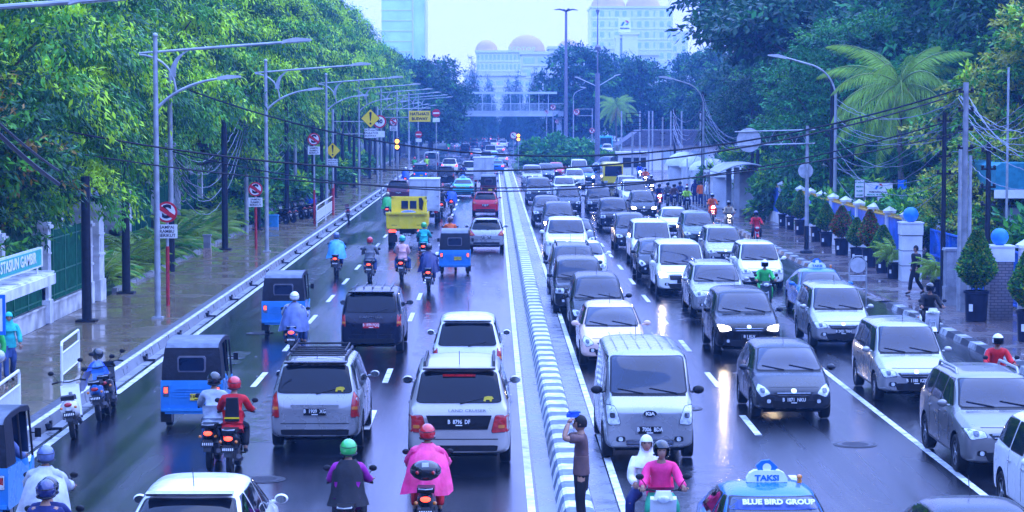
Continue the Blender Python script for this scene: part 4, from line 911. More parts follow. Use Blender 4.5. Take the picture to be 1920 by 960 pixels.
def leaves(pos,axis,up,ln,wd,mi,name,mats):
    """one kite-shaped leaf per row: pos (n,3), axis = pointing direction, up = face normal"""
    n=len(pos); a=axis/np.linalg.norm(axis,axis=1,keepdims=True); s=np.cross(a,up); s/=np.linalg.norm(s,axis=1,keepdims=True)+1e-9; nn=np.cross(s,a)
    ln=np.asarray(ln).reshape(-1,1)*np.ones((n,1)); wd=np.asarray(wd).reshape(-1,1)*np.ones((n,1))
    V=np.empty((n,4,3),np.float32); V[:,0]=pos; V[:,1]=pos+a*ln*.45+s*wd*.5-nn*wd*.12; V[:,2]=pos+a*ln-nn*ln*.10; V[:,3]=pos+a*ln*.45-s*wd*.5-nn*wd*.12
    return np_mesh(name,V.reshape(-1,3),np.arange(n*4).reshape(n,4),mi,mats)
def crown(seed,lobes,tufts,per,ln,wd,mats,wts,droop=.5,tuft=.6,flat=.55,top_bright=0,shell=.55,name='crown',bright_i=None,spread=.36):
    """lobes: (x,y,z,rx,rz); each lobe carries tufts, each tuft a fan of hanging leaves; a tuft has one leaf colour"""
    g=np.random.default_rng(seed); Ps=[];As=[];Us=[];Ms=[];Ls=[]
    tot=sum(l[3]**2 for l in lobes)
    for (x,y,z,rx,rz) in lobes:
        nt_=max(4,int(tufts*rx*rx/tot))
        d=g.normal(size=(nt_,3)); d/=np.linalg.norm(d,axis=1,keepdims=True); d[:,2]=np.where(d[:,2]<-.35,-d[:,2],d[:,2])
        rad=(shell+(1-shell)*g.random((nt_,1))**.5)*(1+.18*g.normal(size=(nt_,1))); c=np.array([x,y,z])+d*rad*np.array([rx,rx,rz])
        w=np.array(wts,float)[None,:]*np.ones((nt_,1))
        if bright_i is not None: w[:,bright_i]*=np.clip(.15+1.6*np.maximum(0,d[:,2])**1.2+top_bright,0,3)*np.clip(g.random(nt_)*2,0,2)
        w/=w.sum(1,keepdims=True); mi=(g.random((nt_,1))>np.cumsum(w,1)).sum(1); mi=np.clip(mi,0,len(mats)-1)
        out=d*np.array([1,1,flat]); out/=np.linalg.norm(out,axis=1,keepdims=True)
        for k in range(per):
            q=g.random((nt_,1)); sp=g.normal(size=(nt_,3))*tuft*spread*np.array([1,1,.45])
            p=c+sp+out*tuft*(q-.3)-np.array([0,0,1])*droop*tuft*q*q
            ax=out*.8+g.normal(size=(nt_,3))*.55-np.array([0,0,1])*(droop*(.5+q))
            up=np.array([0,0,1])+g.normal(size=(nt_,3))*.45+out*.3
            Ps.append(p);As.append(ax);Us.append(up);Ms.append(mi);Ls.append(.75+.5*g.random(nt_))
    P_=np.concatenate(Ps);L_=np.concatenate(Ls)
    return leaves(P_,np.concatenate(As),np.concatenate(Us),ln*L_,wd*L_,np.concatenate(Ms),name,mats)
def trunk_mesh(seed,lobes,h,r,base=(0,0)):
    rg=random.Random(seed); mb=MB(); tp=Vector((base[0]+rg.uniform(-.3,.3),base[1]+rg.uniform(-.3,.3),h))
    mb.tube([(base[0],base[1],-.2),(base[0],base[1],.25),(base[0]+.05,base[1],h*.5),tp],[r*1.5,r*1.1,r*.9,r*.72],10)
    for l in lobes[:26]:
        e=Vector(l[:3]); m=tp.lerp(e,.5)+Vector((0,0,-.25-(e-tp).length*.06)); mb.tube([tp-Vector((0,0,.2)),tp.lerp(m,.6),m,m.lerp(e,.6)+Vector((0,0,.1)),e],[r*.45,r*.34,r*.24,r*.14,.03],6)
    return mb.mesh('trunk',[BARK],True)
def gen_lobes(seed,n,R_,z0,z1,rl,squash=.6,hollow=.45):
    rg=random.Random(seed); L_=[]
    while len(L_)<n:
        a=rg.uniform(0,2*PI); q=rg.uniform(hollow,1)**.7; z=rg.uniform(z0,z1); k=(z-z0)/(z1-z0); env=math.sin(PI*min(1,max(.0,.16+.78*k)))**.6
        x,y=R_*q*env*math.cos(a),R_*q*env*math.sin(a); r=rl*rg.uniform(.7,1.3)
        if all((x-b[0])**2+(y-b[1])**2+1.6*(z-b[2])**2>(.62*(r+b[3]))**2 for b in L_) or rg.random()<.06: L_.append((x,y,z,r,r*squash))
    return L_
TP={}
def tree_proto(key):
    if key in TP: return TP[key]
    if key=='rain0' or key=='rain1' or key=='rain2':
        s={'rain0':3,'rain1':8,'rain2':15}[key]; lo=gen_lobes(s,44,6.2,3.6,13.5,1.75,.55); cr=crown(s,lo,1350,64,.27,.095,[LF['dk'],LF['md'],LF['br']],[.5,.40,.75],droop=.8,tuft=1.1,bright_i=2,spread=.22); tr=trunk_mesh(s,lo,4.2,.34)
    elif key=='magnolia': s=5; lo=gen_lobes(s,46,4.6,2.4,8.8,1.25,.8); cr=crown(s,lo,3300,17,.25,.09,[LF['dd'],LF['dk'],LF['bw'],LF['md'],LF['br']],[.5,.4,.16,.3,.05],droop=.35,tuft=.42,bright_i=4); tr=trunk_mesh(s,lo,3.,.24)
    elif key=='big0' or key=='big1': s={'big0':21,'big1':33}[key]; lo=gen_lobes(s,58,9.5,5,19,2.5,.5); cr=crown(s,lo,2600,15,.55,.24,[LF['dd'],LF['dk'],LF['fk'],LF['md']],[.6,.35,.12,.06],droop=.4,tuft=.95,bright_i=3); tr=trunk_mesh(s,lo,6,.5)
    elif key=='spread': s=41; lo=[(-1.2*i*math.cos(b)*1.0,1.2*i*math.sin(b),6.2+1.1*math.sin(i*1.7+b)+.35*i,1.7,.7) for i in range(1,8) for b in (0,.45,-.5,1.3,-1.2,2.4,3.3)]; cr=crown(s,lo,2200,14,.42,.2,[LF['dd'],LF['dk'],LF['fk']],[.65,.3,.08],droop=.3,tuft=.7); tr=trunk_mesh(s,lo[::2],5,.4)
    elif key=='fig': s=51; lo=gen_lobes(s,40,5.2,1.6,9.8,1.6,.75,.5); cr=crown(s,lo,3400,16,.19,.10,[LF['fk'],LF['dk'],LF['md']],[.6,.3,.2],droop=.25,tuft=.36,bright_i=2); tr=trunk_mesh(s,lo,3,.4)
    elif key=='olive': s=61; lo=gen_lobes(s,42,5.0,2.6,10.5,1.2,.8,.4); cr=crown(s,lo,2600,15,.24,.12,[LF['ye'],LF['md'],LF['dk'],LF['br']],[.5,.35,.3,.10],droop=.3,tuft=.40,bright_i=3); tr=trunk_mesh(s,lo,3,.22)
    elif key=='wispy': s=71; lo=gen_lobes(s,30,4.2,8,19,.9,1.1,.2); cr=crown(s,lo,900,12,.34,.07,[LF['dd'],LF['dk']],[.5,.5],droop=.8,tuft=.7); tr=trunk_mesh(s,lo,9,.25)
    elif key=='round': s=81; lo=gen_lobes(s,44,6.4,3.2,15.5,2.0,.7,.4); cr=crown(s,lo,1900,12,.6,.28,[LF['dd'],LF['dk'],LF['md']],[.5,.4,.12],droop=.3,tuft=.8); tr=trunk_mesh(s,lo,4.5,.4)
    elif key=='cas': s=91; lo=[(.3*math.cos(i*2.4),.3*math.sin(i*2.4),2+i*.75,max(.35,1.9-i*.105),1.0) for i in range(17)]; cr=crown(s,lo,900,12,.6,.08,[LF['dd'],LF['dk']],[.6,.4],droop=.9,tuft=.8); tr=trunk_mesh(s,lo[-3:],10,.18)
    elif key=='shrub': s=95; lo=gen_lobes(s,16,1.5,.3,1.9,.6,.8,.2); cr=crown(s,lo,700,12,.30,.16,[LF['md'],LF['dk'],LF['fk'],LF['br']],[.4,.3,.3,.1],droop=.2,tuft=.35,bright_i=3); tr=trunk_mesh(s,lo[:5],.5,.06)
    elif key=='bigleaf': s=97; lo=gen_lobes(s,26,5.2,.8,3.9,1.1,.6,.1); cr=crown(s,lo,900,10,.75,.4,[LF['fk'],LF['dk'],LF['md']],[.5,.4,.25],droop=.25,tuft=.7); tr=trunk_mesh(s,lo[:8],1.0,.14)
    TP[key]=(cr,tr); return TP[key]
def tree(key,loc,label,rz=0.,sc=1.,group=None,name='broadleaf_tree',cat='tree',sz=None):
    cr,tr=tree_proto(key); t=thing(name,label,cat,loc,rz,group); t.scale=(sc,sc,sz or sc)
    link('trunk',tr,t); link('crown',cr,t); return t
# palms
def frond(L_,arch,seed,nl=34,ll=.75,mi_=0,hang=.8):
    g=np.random.default_rng(seed); u=np.linspace(0,1,nl); Pm=[]; 
    x=L_*np.sin(arch*u)/arch; z=-L_*(1-np.cos(arch*u))/arch
    pos=[];ax=[];up=[];ln=[]
    for i in range(4,nl):
        tdir=np.array([math.cos(arch*u[i]),0,-math.sin(arch*u[i])])
        for s in (-1,1):
            l=ll*(math.sin(PI*min(1,.12+.86*u[i]))**.6)*(.85+.3*g.random()); d=np.array([(.25+.5*g.random())*tdir[0],s*(.35+.7*g.random()),.45*tdir[2]-hang*(.4+1.0*g.random())]); pos.append((x[i],0,z[i])); ax.append(d); up.append((tdir[0]*.2,s*.3,1)); ln.append(l)
    rib=[(x[i],0,z[i]) for i in range(0,nl,3)]
    return np.array(pos),np.array(ax,float),np.array(up,float),np.array(ln),rib
def palm_crown(fr,seed,wd=.06,ll=.8,hang=.8,name='crown',mats=None,dry=.12,nl=34):
    g=np.random.default_rng(seed); Ps=[];As=[];Us=[];Ls=[];Ms=[]; rb=MB()
    for (az,el,L_,arch,bz) in fr:
        p,a,u,l,rib=frond(L_,arch,int(g.integers(1e6)),nl,ll,0,hang); M3=np.array((Matrix.Rotation(az,3,'Z')@Matrix.Rotation(-el,3,'Y')))
        Ps.append(p@M3.T+[bz[0],bz[1],bz[2]]); As.append(a@M3.T-np.array([0,0,.3*hang])); Us.append(u@M3.T); Ls.append(l); Ms.append(np.full(len(p),1 if g.random()<dry and el<0 else 0))
        mm=Matrix(M3.tolist()); rb.tube([mm@Vector(q)+Vector(bz) for q in rib],[.04*(1-i/len(rib))+.008 for i in range(len(rib))],4)
    L_=np.concatenate(Ls); cr=leaves(np.concatenate(Ps),np.concatenate(As),np.concatenate(Us),L_,wd,np.concatenate(Ms),name,mats or [LF['pa'],LF['pb']])
    return cr,rb.mesh('frond_rib',[M('frond_rib',(.22,.30,.06),.5)],True)
def coconut(loc,h,label,sc=1.,nuts=True,seed=4):
    t=thing('coconut_palm',label,'palm tree',loc,0); rg=random.Random(seed)
    mb=MB(); mb.tube([(.3,0,-.2),(.15,0,h*.3),(0,0,h*.7),(0,0,h)],[.2*sc,.15*sc,.13*sc,.16*sc],10); mb.build('trunk',[BARKP],t,True)
    fr=[]
    for i in range(34):
        k=i/33; az=i*2.399; el=R(80)-R(128)*k; fr.append((az,el,(4.3+rg.uniform(-.4,.4))*sc*(1 if k>.12 else .7),1.25+.5*k+rg.uniform(-.1,.3) if el>0 else .75,(0,0,h)))
    cr,rb=palm_crown(fr,seed,.034*sc,1.0*sc,1.25,nl=84); link('crown',cr,t); link('frond_ribs',rb,t)
    if nuts:
        for i in range(8):
            a=i*.9; mb=MB(); mb.ball((.42*math.cos(a),.42*math.sin(a),h-.35-.18*(i%3)),.17,10,sz=1.2); mb.build('coconut',[M('coconut_husk',(.5,.2,.04),.5)],t,True)
    return t
BPALM=[]
def bush_palm(loc,label,rz=0,sc=1.,group=None,name='palm_bush'):
    if not BPALM:
        for s in (1,2,3):
            rg=random.Random(s); fr=[(rg.uniform(0,2*PI),R(rg.uniform(30,82)),rg.uniform(1.2,1.9),rg.uniform(1.0,1.7),(rg.uniform(-.25,.25),rg.uniform(-.25,.25),.15)) for _ in range(26)]
            BPALM.append(palm_crown(fr,s,.035,.42,.35,mats=[LF['pa'] if s!=2 else LF['md'],LF['br']],dry=.0,nl=30))
    cr,rb=BPALM[int(loc[1]*7)%3]; t=thing(name,label,'plant',loc,rz,group); t.scale=(sc,)*3; link('fronds',cr,t); link('stems',rb,t); return t
TOPI={}
def topiary(loc,label,kind='green',sc=1.,shape='cone'):
    if (kind,shape) not in TOPI:
        g=np.random.default_rng(11 if kind=='green' else 12); n=5200; u=g.random(n); th=g.random(n)*2*PI
        r=np.where(u<.30,.48*np.sqrt(np.maximum(.05,u/.30)),.48*(1-(u-.30)/.70)**.85+.02)*(0.72+.33*g.random(n)); z=.15+1.35*u
        pos=np.stack([r*np.cos(th),r*np.sin(th),z],1); ax=np.stack([np.cos(th),np.sin(th),.25+0*th],1)+g.normal(size=(n,3))*.6; up=g.normal(size=(n,3))+[0,0,1]
        w={'green':[.5,.35,.0,.15],'red':[.35,.2,.35,.1]}[kind]; mi=g.choice(4,n,p=w); TOPI[(kind,shape)]=leaves(pos,ax,up,.10,.055,mi,'clipped_crown',[LF['dk'],LF['md'],LF['rd'],LF['ye']])
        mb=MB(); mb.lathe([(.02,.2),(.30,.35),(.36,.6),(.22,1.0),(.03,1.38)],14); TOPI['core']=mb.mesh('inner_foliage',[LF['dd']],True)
    t=thing('potted_topiary',label,'potted plant',loc,rnd.uniform(0,6)); t.scale=(sc*rnd.uniform(.88,1.1),sc*rnd.uniform(.88,1.1),sc*rnd.uniform(.93,1.08)); pot(t)
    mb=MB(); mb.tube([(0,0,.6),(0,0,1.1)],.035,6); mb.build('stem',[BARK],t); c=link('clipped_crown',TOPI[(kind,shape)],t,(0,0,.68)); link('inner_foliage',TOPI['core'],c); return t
POTM=[]
def pot(t):
    if not POTM:
        mb=MB(); mb.lathe([(.25,0),(.27,.02),(.30,.66),(.335,.68),(.335,.74),(.30,.74),(.28,.66),(.01,.66)],20); POTM.append(mb.mesh('drum_pot',[M('black_drum',(.010,.012,.03),.35,var=.3,scale=4)],True))
        mb=MB(); mb.box((0,-.30,.34),(.10,.02,.17)); POTM.append(mb.mesh('white_sticker',[WHITE]))
    p=link('drum_pot',POTM[0],t); s=link('sticker',POTM[1],p); s.rotation_euler=(0,0,-t.rotation_euler.z-R(38)); return p
# ---------------------------------------------------------------- planting: left side
tree('magnolia',(-16.6,61,0),'dark broad-leaved tree with rusty brown leaves leaning over the left fence',1.0,1.0,name='evergreen_tree')
tree('magnolia',(-19.4,56,.8),'dark leafy tree at the left edge behind the bus shelter',3.0,1.1,name='evergreen_tree')
LT=[(-18.5,67,'rain0',.95),(-17.2,76,'rain1',.8),(-20.5,84,'rain2',1.05),(-17.6,93,'rain0',.9),(-19,106,'rain1',1.0),(-17.3,118,'rain2',.95),(-18.3,131,'rain0',.95),(-17,144,'rain1',.92),(-18,158,'rain2',.98),(-17,172,'rain0',.92),
 (-18,187,'rain1',.96),(-17,203,'rain2',.9),(-17.6,220,'rain0',.95),(-17,238,'rain1',.88),(-17.5,257,'rain2',.95),(-17,278,'rain0',.84),(-16.5,300,'rain1',.8),(-26,80,'rain1',1.3),(-27,105,'rain2',1.35),(-26,135,'rain0',1.3),(-26,170,'rain1',1.25),(-25,215,'rain2',1.2),(-26,62,'rain0',1.2)]
for i,(x,y,k,s) in enumerate(LT):
    tree(k,(x,y,0),'tall drooping green tree with lime young leaves in the row behind the left fence',i*1.9,s,group='tall green trees behind the left fence',name='rain_tree',sz=s*(1.0+.12*min(3,i/4)))
for i,(x,y) in enumerate([(-14,332),(-17,350),(-15,375),(-13,400),(-18,420),(-12.5,440),(-22,390),(-11.5,322),(-9.2,331)]):
    tree('round',(x,y,0),'hazy dark tree at the far end of the left tree row',i*2.1,.85,group='hazy far trees left of the footbridge')
for i in range(20):
    y=81+i*2.1+(i%3)*.3; bush_palm((-14.3-.5*(i%2),y,.2),'green clump of arching palm fronds behind the left garden kerb',i*1.3,1.0+.25*(i%3)*.5,group='palm clumps along the left garden strip')
for i in range(16):
    y=125+i*6.5; tree('shrub',(-14.4-.4*(i%2),y,.2),'leafy shrub in the left garden strip among the posts',i*1.1,1.0+.2*(i%3),group='shrubs in the left garden strip',name='shrub',cat='shrub')
# right side
tree('round',(13.6,345,0),'round dark blue-green tree beyond the tall lamp mast',.5,1.0)
tree('round',(22,330,0),'hazy green tree to the right of the round tree',2.5,.85)
coconut((17.2,315,0),7.6,'distant pale palm between the hazy trees',.8,False,9)
tree('spread',(28,150,0),'wide dark spreading tree with low limbs over the right pavement',0.,1.5,name='spreading_tree')
tree('spread',(30,176,2),'dark spreading tree behind the wide one, its limbs reaching left',.5,1.6,name='spreading_tree')
tree('wispy',(23,172,0),'tall feathery tree with sparse foliage against the sky',.4,1.05,name='feathery_tree')
tree('wispy',(28,185,0),'second feathery tree rising behind the spreading tree',2.4,1.1,name='feathery_tree')
RT=[(30,128,'big0',1.0),(38,140,'big1',1.1),(34,112,'big1',.95),(44,120,'big0',1.15),(36,97,'big0',.95),(47,104,'big1',1.1),(29.5,118,'big1',.72),(31,87,'big1',.72),(36,160,'big0',1.15),(44,165,'big1',1.2),(27,205,'big0',.7),(33,235,'big1',.8),(41,92,'big0',1.0),(25.5,150,'big0',.52),(23,190,'big1',.5),(28,73,'big0',.55)]
for i,(x,y,k,s) in enumerate(RT): tree(k,(x,y,0),'large dark green tree in the mass behind the blue wall',i*2.3,s,group='large dark trees behind the blue wall')
tree('fig',(21.2,126,0),'dense small-leaved green mound of a fig tree left of the coconut palm',1.,1.12,name='fig_tree')
tree('fig',(24.5,115,0),'dark lower fig tree tucked behind the coconut palm',3.,.95,name='fig_tree')
coconut((20.3,112,0),7.9,'coconut palm with drooping fronds and orange nuts behind the blue wall',1.0)
tree('olive',(23.6,92,0),'olive yellow leafy tree at the right edge behind the cables',1.,1.0,name='fruit_tree')
tree('olive',(20.2,88,-1.2),'small yellow-green tree left of the utility pole',2.2,.62,name='fruit_tree')
tree('fig',(26.5,83,0),'small-leaved green tree at the far right over the teal roof',2.,.9,name='fig_tree')
for i,(x,y,s) in enumerate([(18.5,103,.9),(18.2,112,1.),(18.6,122,1.1),(18.4,133,1.2),(18.3,146,1.2),(18,158,1.2),(20.5,97,1.3),(22,90,1.3),(24,84,1.4),(20,78,1.1),(19.5,71,.8),(22,74,1.4),(18.2,168,1.2)]):
    tree('shrub',(x,y,.1),'dark shrub filling the gap behind the blue wall',i,s*1.25,group='shrubs behind the blue wall',name='shrub',cat='shrub')
# median island far away
tree('bigleaf',(7.3,262,0),'broad-leaved green bush on the planted island in the middle',0,.8,name='bush',cat='bush')
tree('bigleaf',(11.0,268,0),'lower part of the green bush hedge on the island',2,.55,name='bush',cat='bush')
mb=MB(); mb.bbox(2.3,255,-.1,14.8,285,.16); struct(mb,'traffic_island',[MATS['wet_turf']])
for i in range(12): tree('shrub',(4.2+i*.95,258.5+(i%2)*.6,.15),'low hedge shrub along the front of the planted island',i*.7,.75,group='hedge shrubs on the planted island',name='shrub',cat='shrub')
for i,(x,y,s) in enumerate([(-14,430,1.),(-9,455,1.2),(-4,440,1.25),(-1,470,1.05),(3,450,1.0),(8,445,1.1),(12,460,1.),(16,440,1.2),(20,455,1.1),(-19,450,1.3),(26,430,1.3),(-6,430,.8),(5,475,1.1)]):
    tree('cas',(x,y,0),'slender hazy conifer-like tree behind the footbridge',i,s*.95,group='slender trees behind the footbridge',name='casuarina_tree')
for i,(x,y,s) in enumerate([(30,300,.9),(36,275,1.),(28,270,.7),(42,330,1.1),(22,420,1.),(34,380,1.),(-28,350,1.1),(-34,420,1.1)]):
    tree('round',(x,y,0),'hazy tree in the far green belt beyond the street',i,s,group='trees in the far green belt')
for i in range(26):
    tree('shrub',(-20+i*2.1,560+(i%3)*9,0),'low hazy shrub at the far end of the road',i,2.1,group='far shrubs at the end of the road',name='shrub',cat='shrub')

# unseen street trees added behind the viewpoint, darkening what wet paint and glass reflect
for i in range(16):
    tree(('big0','big1','round')[i%3],(-75+i*10,-60-(i%3)*14,0),'unseen street tree added behind the viewpoint',i*1.3,1.2,group='unseen street trees added behind the viewpoint')

for i,(x,y,s) in enumerate([(-33,58,1.9),(-34,78,2.0),(-33,100,2.0),(-34,124,1.9),(-33,150,1.9),(-34,180,1.8),(-33,212,1.7),(-32,245,1.6),(-33,38,1.9),(-30,20,1.8),(-29,2,1.8)]):  # towering trees added to darken the sky reflected in the left road
    tree(('rain0','rain1','rain2')[i%3],(x,y,0),'added towering green tree in the second row far behind the left fence',i*1.7,s*.92,group='added towering trees behind the left tree row',name='rain_tree')
# ---------------------------------------------------------------- left street lamps
LAMPH=M('lamp_head_grey',(.5,.52,.55),.35,.3)
def curve(p0,p1,p2,n=10):
    p0,p1,p2=map(Vector,(p0,p1,p2)); return [(1-t)**2*p0+2*t*(1-t)*p1+t*t*p2 for t in [i/n for i in range(n+1)]]
def left_lamp_parts():
    P_=[]; add=lambda n,mb,mats,par=None,sm=True:(P_.append((n,mb.mesh(n,mats,sm),par,(0,0,0))),len(P_)-1)[1]
    mb=MB(); mb.tube([(0,0,0),(0,0,8.6)],[.10,.07],12); mb.ball((0,0,8.66),.085,10); mb.box((0,0,.03),(.34,.34,.06)); add('pole',mb,[GALV])
    mb=MB(); mb.tube([(-.5,0,8.12),(1.6,0,8.28),(3.9,0,8.45)],[.03,.045,.04],8); a=add('upper_arm',mb,[GALV])
    mb=MB(); mb.prism([(3.85,8.40),(4.0,8.44),(4.75,8.50),(4.75,8.56),(4.3,8.60),(3.9,8.52)],-.12,.12,'y'); h=add('lamp_head',mb,[LAMPH],a,False)
    mb=MB(); mb.prism([(4.05,8.435),(4.7,8.49),(4.7,8.47),(4.05,8.415)],-.09,.09,'y'); add('lamp_glass',mb,[LENS],a,False)
    mb=MB(); mb.tube(curve((0,0,6.4),(.7,0,7.2),(1.95,0,7.35)),[.05-.0015*i for i in range(11)],8); a=add('lower_arm',mb,[GALV])
    mb=MB(); mb.prism([(1.9,7.30),(2.6,7.38),(2.6,7.44),(2.2,7.46),(1.9,7.40)],-.11,.11,'y'); add('lamp_head',mb,[LAMPH],a,False)
    mb=MB(); mb.tube(curve((-.48,0,8.08),(.55,0,7.98),(.62,0,6.95)),.035,8); add('curved_brace',mb,[GALV])
    mb=MB(); pl=[tuple(p) for p in curve((.42,0,7.4),(.45,0,8.0),(.98,0,8.2),8)]; ql=[tuple(p) for p in curve((.62,0,7.4),(.58,0,7.95),(1.02,0,8.2),8)]
    mb.prism([(p[0],p[2]) for p in pl]+[(p[0],p[2]) for p in ql[::-1]],-.03,.03,'y'); add('blade_brace',mb,[GALV],None,False)
    return P_
def emit_parts(P_,t):
    obs=[]
    for n,me,par,lc in P_: obs.append(link(n,me,t if par is None else obs[par],lc))
    return obs
LLP=left_lamp_parts()
for i,y in enumerate([34.3,68.6,101.8,138.5,172,206,240,274,308]):
    t=thing('street_lamp','grey double-arm street lamp with curved brace on the left pavement','street lamp',(-10.3,y,.2 if y>40 else -.26),0,'double-arm street lamps along the left pavement'); emit_parts(LLP,t)
# right cobra lamps
def cobra(x,y,h,L_,label,pole=GALV):
    t=thing('street_lamp',label,'street lamp',(x,y,.13)); mb=MB(); mb.tube([(0,0,0),(0,0,h-1.5)],[.11,.07],10); mb.build('pole',[pole],t,True)
    mb=MB(); mb.tube(curve((0,0,h-1.6),(-.2,0,h-.5),(-L_*.45,0,h-.15))+[Vector((-L_,0,h+.25))],.045,8); a=mb.build('arm',[GALV],t,True)
    mb=MB(); mb.prism([(-L_+.1,h+.16),(-L_+.1,h+.28),(-L_-.3,h+.40),(-L_-.8,h+.38),(-L_-.8,h+.32)],-.12,.12,'y'); mb.build('lamp_head',[LAMPH],a); return t
cobra(17.1,112,8.9,2.6,'tall grey street lamp with long bent arm left of the coconut palm')
cobra(15.0,160,8.6,2.4,'grey street lamp with bent arm in front of the spreading tree')
# ---------------------------------------------------------------- posts
def post(x,y,h,label,r=.11,mat=POLEB,name='steel_post',grp=None,base=True):
    t=thing(name,label,'post',(x,y,.2),0,grp); mb=MB(); mb.tube([(0,0,0),(0,0,h)],[r,r*.9],10); mb.build('shaft',[mat],t,True)
    if base: mb=MB(); mb.box((0,0,.03),(r*4,r*4,.06)); mb.build('base_plate',[mat],t)
    return t
for px,py,h in [(163,603,4.4),(237,550,5.2),(422,468,6)]:
    x,y=G(px,py,.2); post(x,y,h,'thick dark navy steel post standing on the left pavement',grp='dark steel posts along the left pavement',r=.15)
for i,y in enumerate([121,133,147,152,160,167,176,182,190,198,205,214,222,232,243,255,266,280,292]):
    post(-12.7+(i%3)*.45,y,5.5+(i%2)*1.5,'thick dark navy steel post standing on the left pavement',grp='dark steel posts along the left pavement',r=.14)
for x,y in [(14.9,228),(15.6,225),(16.4,231),(19,240),(20.5,222),(13.6,238),(24,215),(17.8,212)]:
    post(x,y,6.5,'distant thin utility post at the far side of the junction',grp='thin posts at the far side of the junction',r=.09,mat=GALV)
# utility pole left
REDP=M('red_band_paint',(.42,.03,.035),.45,var=.25,scale=6)
t=thing('utility_pole','grey utility pole with dark base carrying cables behind the first street lamp','utility pole',(-12.8,89,.2)); mb=MB(); mb.tube([(0,0,2.2),(0,0,7.9)],[.11,.09],10); mb.build('pole',[GALV],t,True); mb=MB(); mb.tube([(0,0,0),(0,0,2.25)],.135,10); mb.build('painted_base',[POLEB],t,True)
mb=MB(); 
for z in (7.7,7.3,5.0,4.6): mb.box((0,0,z),(.42,.06,.06)); mb.ball((.18,0,z+.08),.05,8); mb.ball((-.18,0,z+.08),.05,8)
mb.build('bracket',[GALV],t)
UPL=Vector((-12.8,89,7.9))
t=thing('utility_pole','slim grey utility pole further back between the two nearest street lamps','utility pole',(-13,118,.2)); mb=MB(); mb.tube([(0,0,0),(0,0,8)],[.12,.09],10); mb.build('pole',[GALV],t,True); mb=MB(); mb.box((0,0,7.2),(.5,.06,.06)); mb.build('bracket',[GALV],t)
t=thing('utility_pole','slim grey pole half hidden in leaves right of the second street lamp','utility pole',(-12.9,146,.2)); mb=MB(); mb.tube([(0,0,0),(0,0,7.5)],[.12,.09],10); mb.build('pole',[GALV],t,True); mb=MB(); mb.box((0,0,7.0),(.5,.06,.06)); mb.build('bracket',[GALV],t)
# ---------------------------------------------------------------- signs
SGNW=M('sign_white',(.75,.76,.78),.4,var=.08); SGNR=M('sign_red',(.55,.02,.03),.4,var=.08); SGNK=M('sign_black',(.012,.012,.02),.4); SGNY=M('sign_yellow',(.85,.6,.01),.4,var=.06); SGNG=M('sign_green',(.03,.38,.30),.4,var=.12); SGNBL=M('sign_blue',(.02,.16,.6),.4); SGNT=M('sign_text_green',(.02,.30,.14),.5); SGNBK=M('sign_back_grey',(.45,.47,.5),.5,.2,var=.12)
def disc(mb,x,z,r,y0,y1,mi=None,n=28): return mb.prism([(x+r*math.cos(2*PI*i/n),z+r*math.sin(2*PI*i/n)) for i in range(n)],y0,y1,'y',mi)
def nostop(x,y,zc,r,label,h0=.2,lines=('SAMPAI','RAMBU','BERIKUT'),letter='S',polez=None,red=True,name='no_stopping_sign',px=0,group=None,plate_=True):
    t=thing(name,label,'road sign',(x,y,h0),0,group); zc-=h0
    mb=MB(); mb.tube([(0,0,1.9 if red else 0),(0,0,zc+r*.6)],.05,8); mb.build('pole',[GALV],t,True)
    if red: mb=MB(); mb.tube([(0,0,0),(0,0,1.95)],.062,8); mb.build('red_base',[REDP],t,True)
    mb=MB(); disc(mb,0,zc,r,-.075,-.055); d=mb.build('sign_disc',[SGNR],t); mb=MB(); disc(mb,0,zc,r*.80,-.082,-.074); mb.build('white_face',[SGNW],d)
    lettering(letter,r*1.75,SGNK,d,(0,-.086,zc-.0),'-y',bold=r*.07,sx=1.15)
    mb=MB(); mb.prism([(-r*.86,zc+r*.34),(-r*.62,zc+r*.66),(r*.86,zc-r*.34),(r*.62,zc-r*.66)],-.098,-.090,'y'); mb.build('red_slash',[SGNR],d)
    if plate_:
        w_=r*1.0; zt=zc-r*1.18; hh=r*1.3; mb=MB(); mb.bbox(-w_*.98,-.07,zt-hh,w_*.98,-.055,zt); p=mb.build('supplementary_plate',[SGNW],t)
        for i,l in enumerate(lines): lettering(l,r*.42,SGNK,p,(0,-.074,zt-hh*(.2+.3*i)),'-y',bold=r*.006)
    return t
x,y=G(315,573,.2); nostop(x,y,3.27,.345,'nearest no-stopping sign, black S struck out in red, on a red and white pole')
x,y=G(480,467,.2); nostop(x,y,2.98,.33,'second no-stopping sign with crossed S beyond the leafy clump')
nostop(-10.15,127,AT(645,261,127).z,.35,'small no-stopping sign beside the lower warning diamond')
nostop(-8.9,200,AT(745,228,200).z,.33,'farthest crossed S sign near the yellow board',red=False)
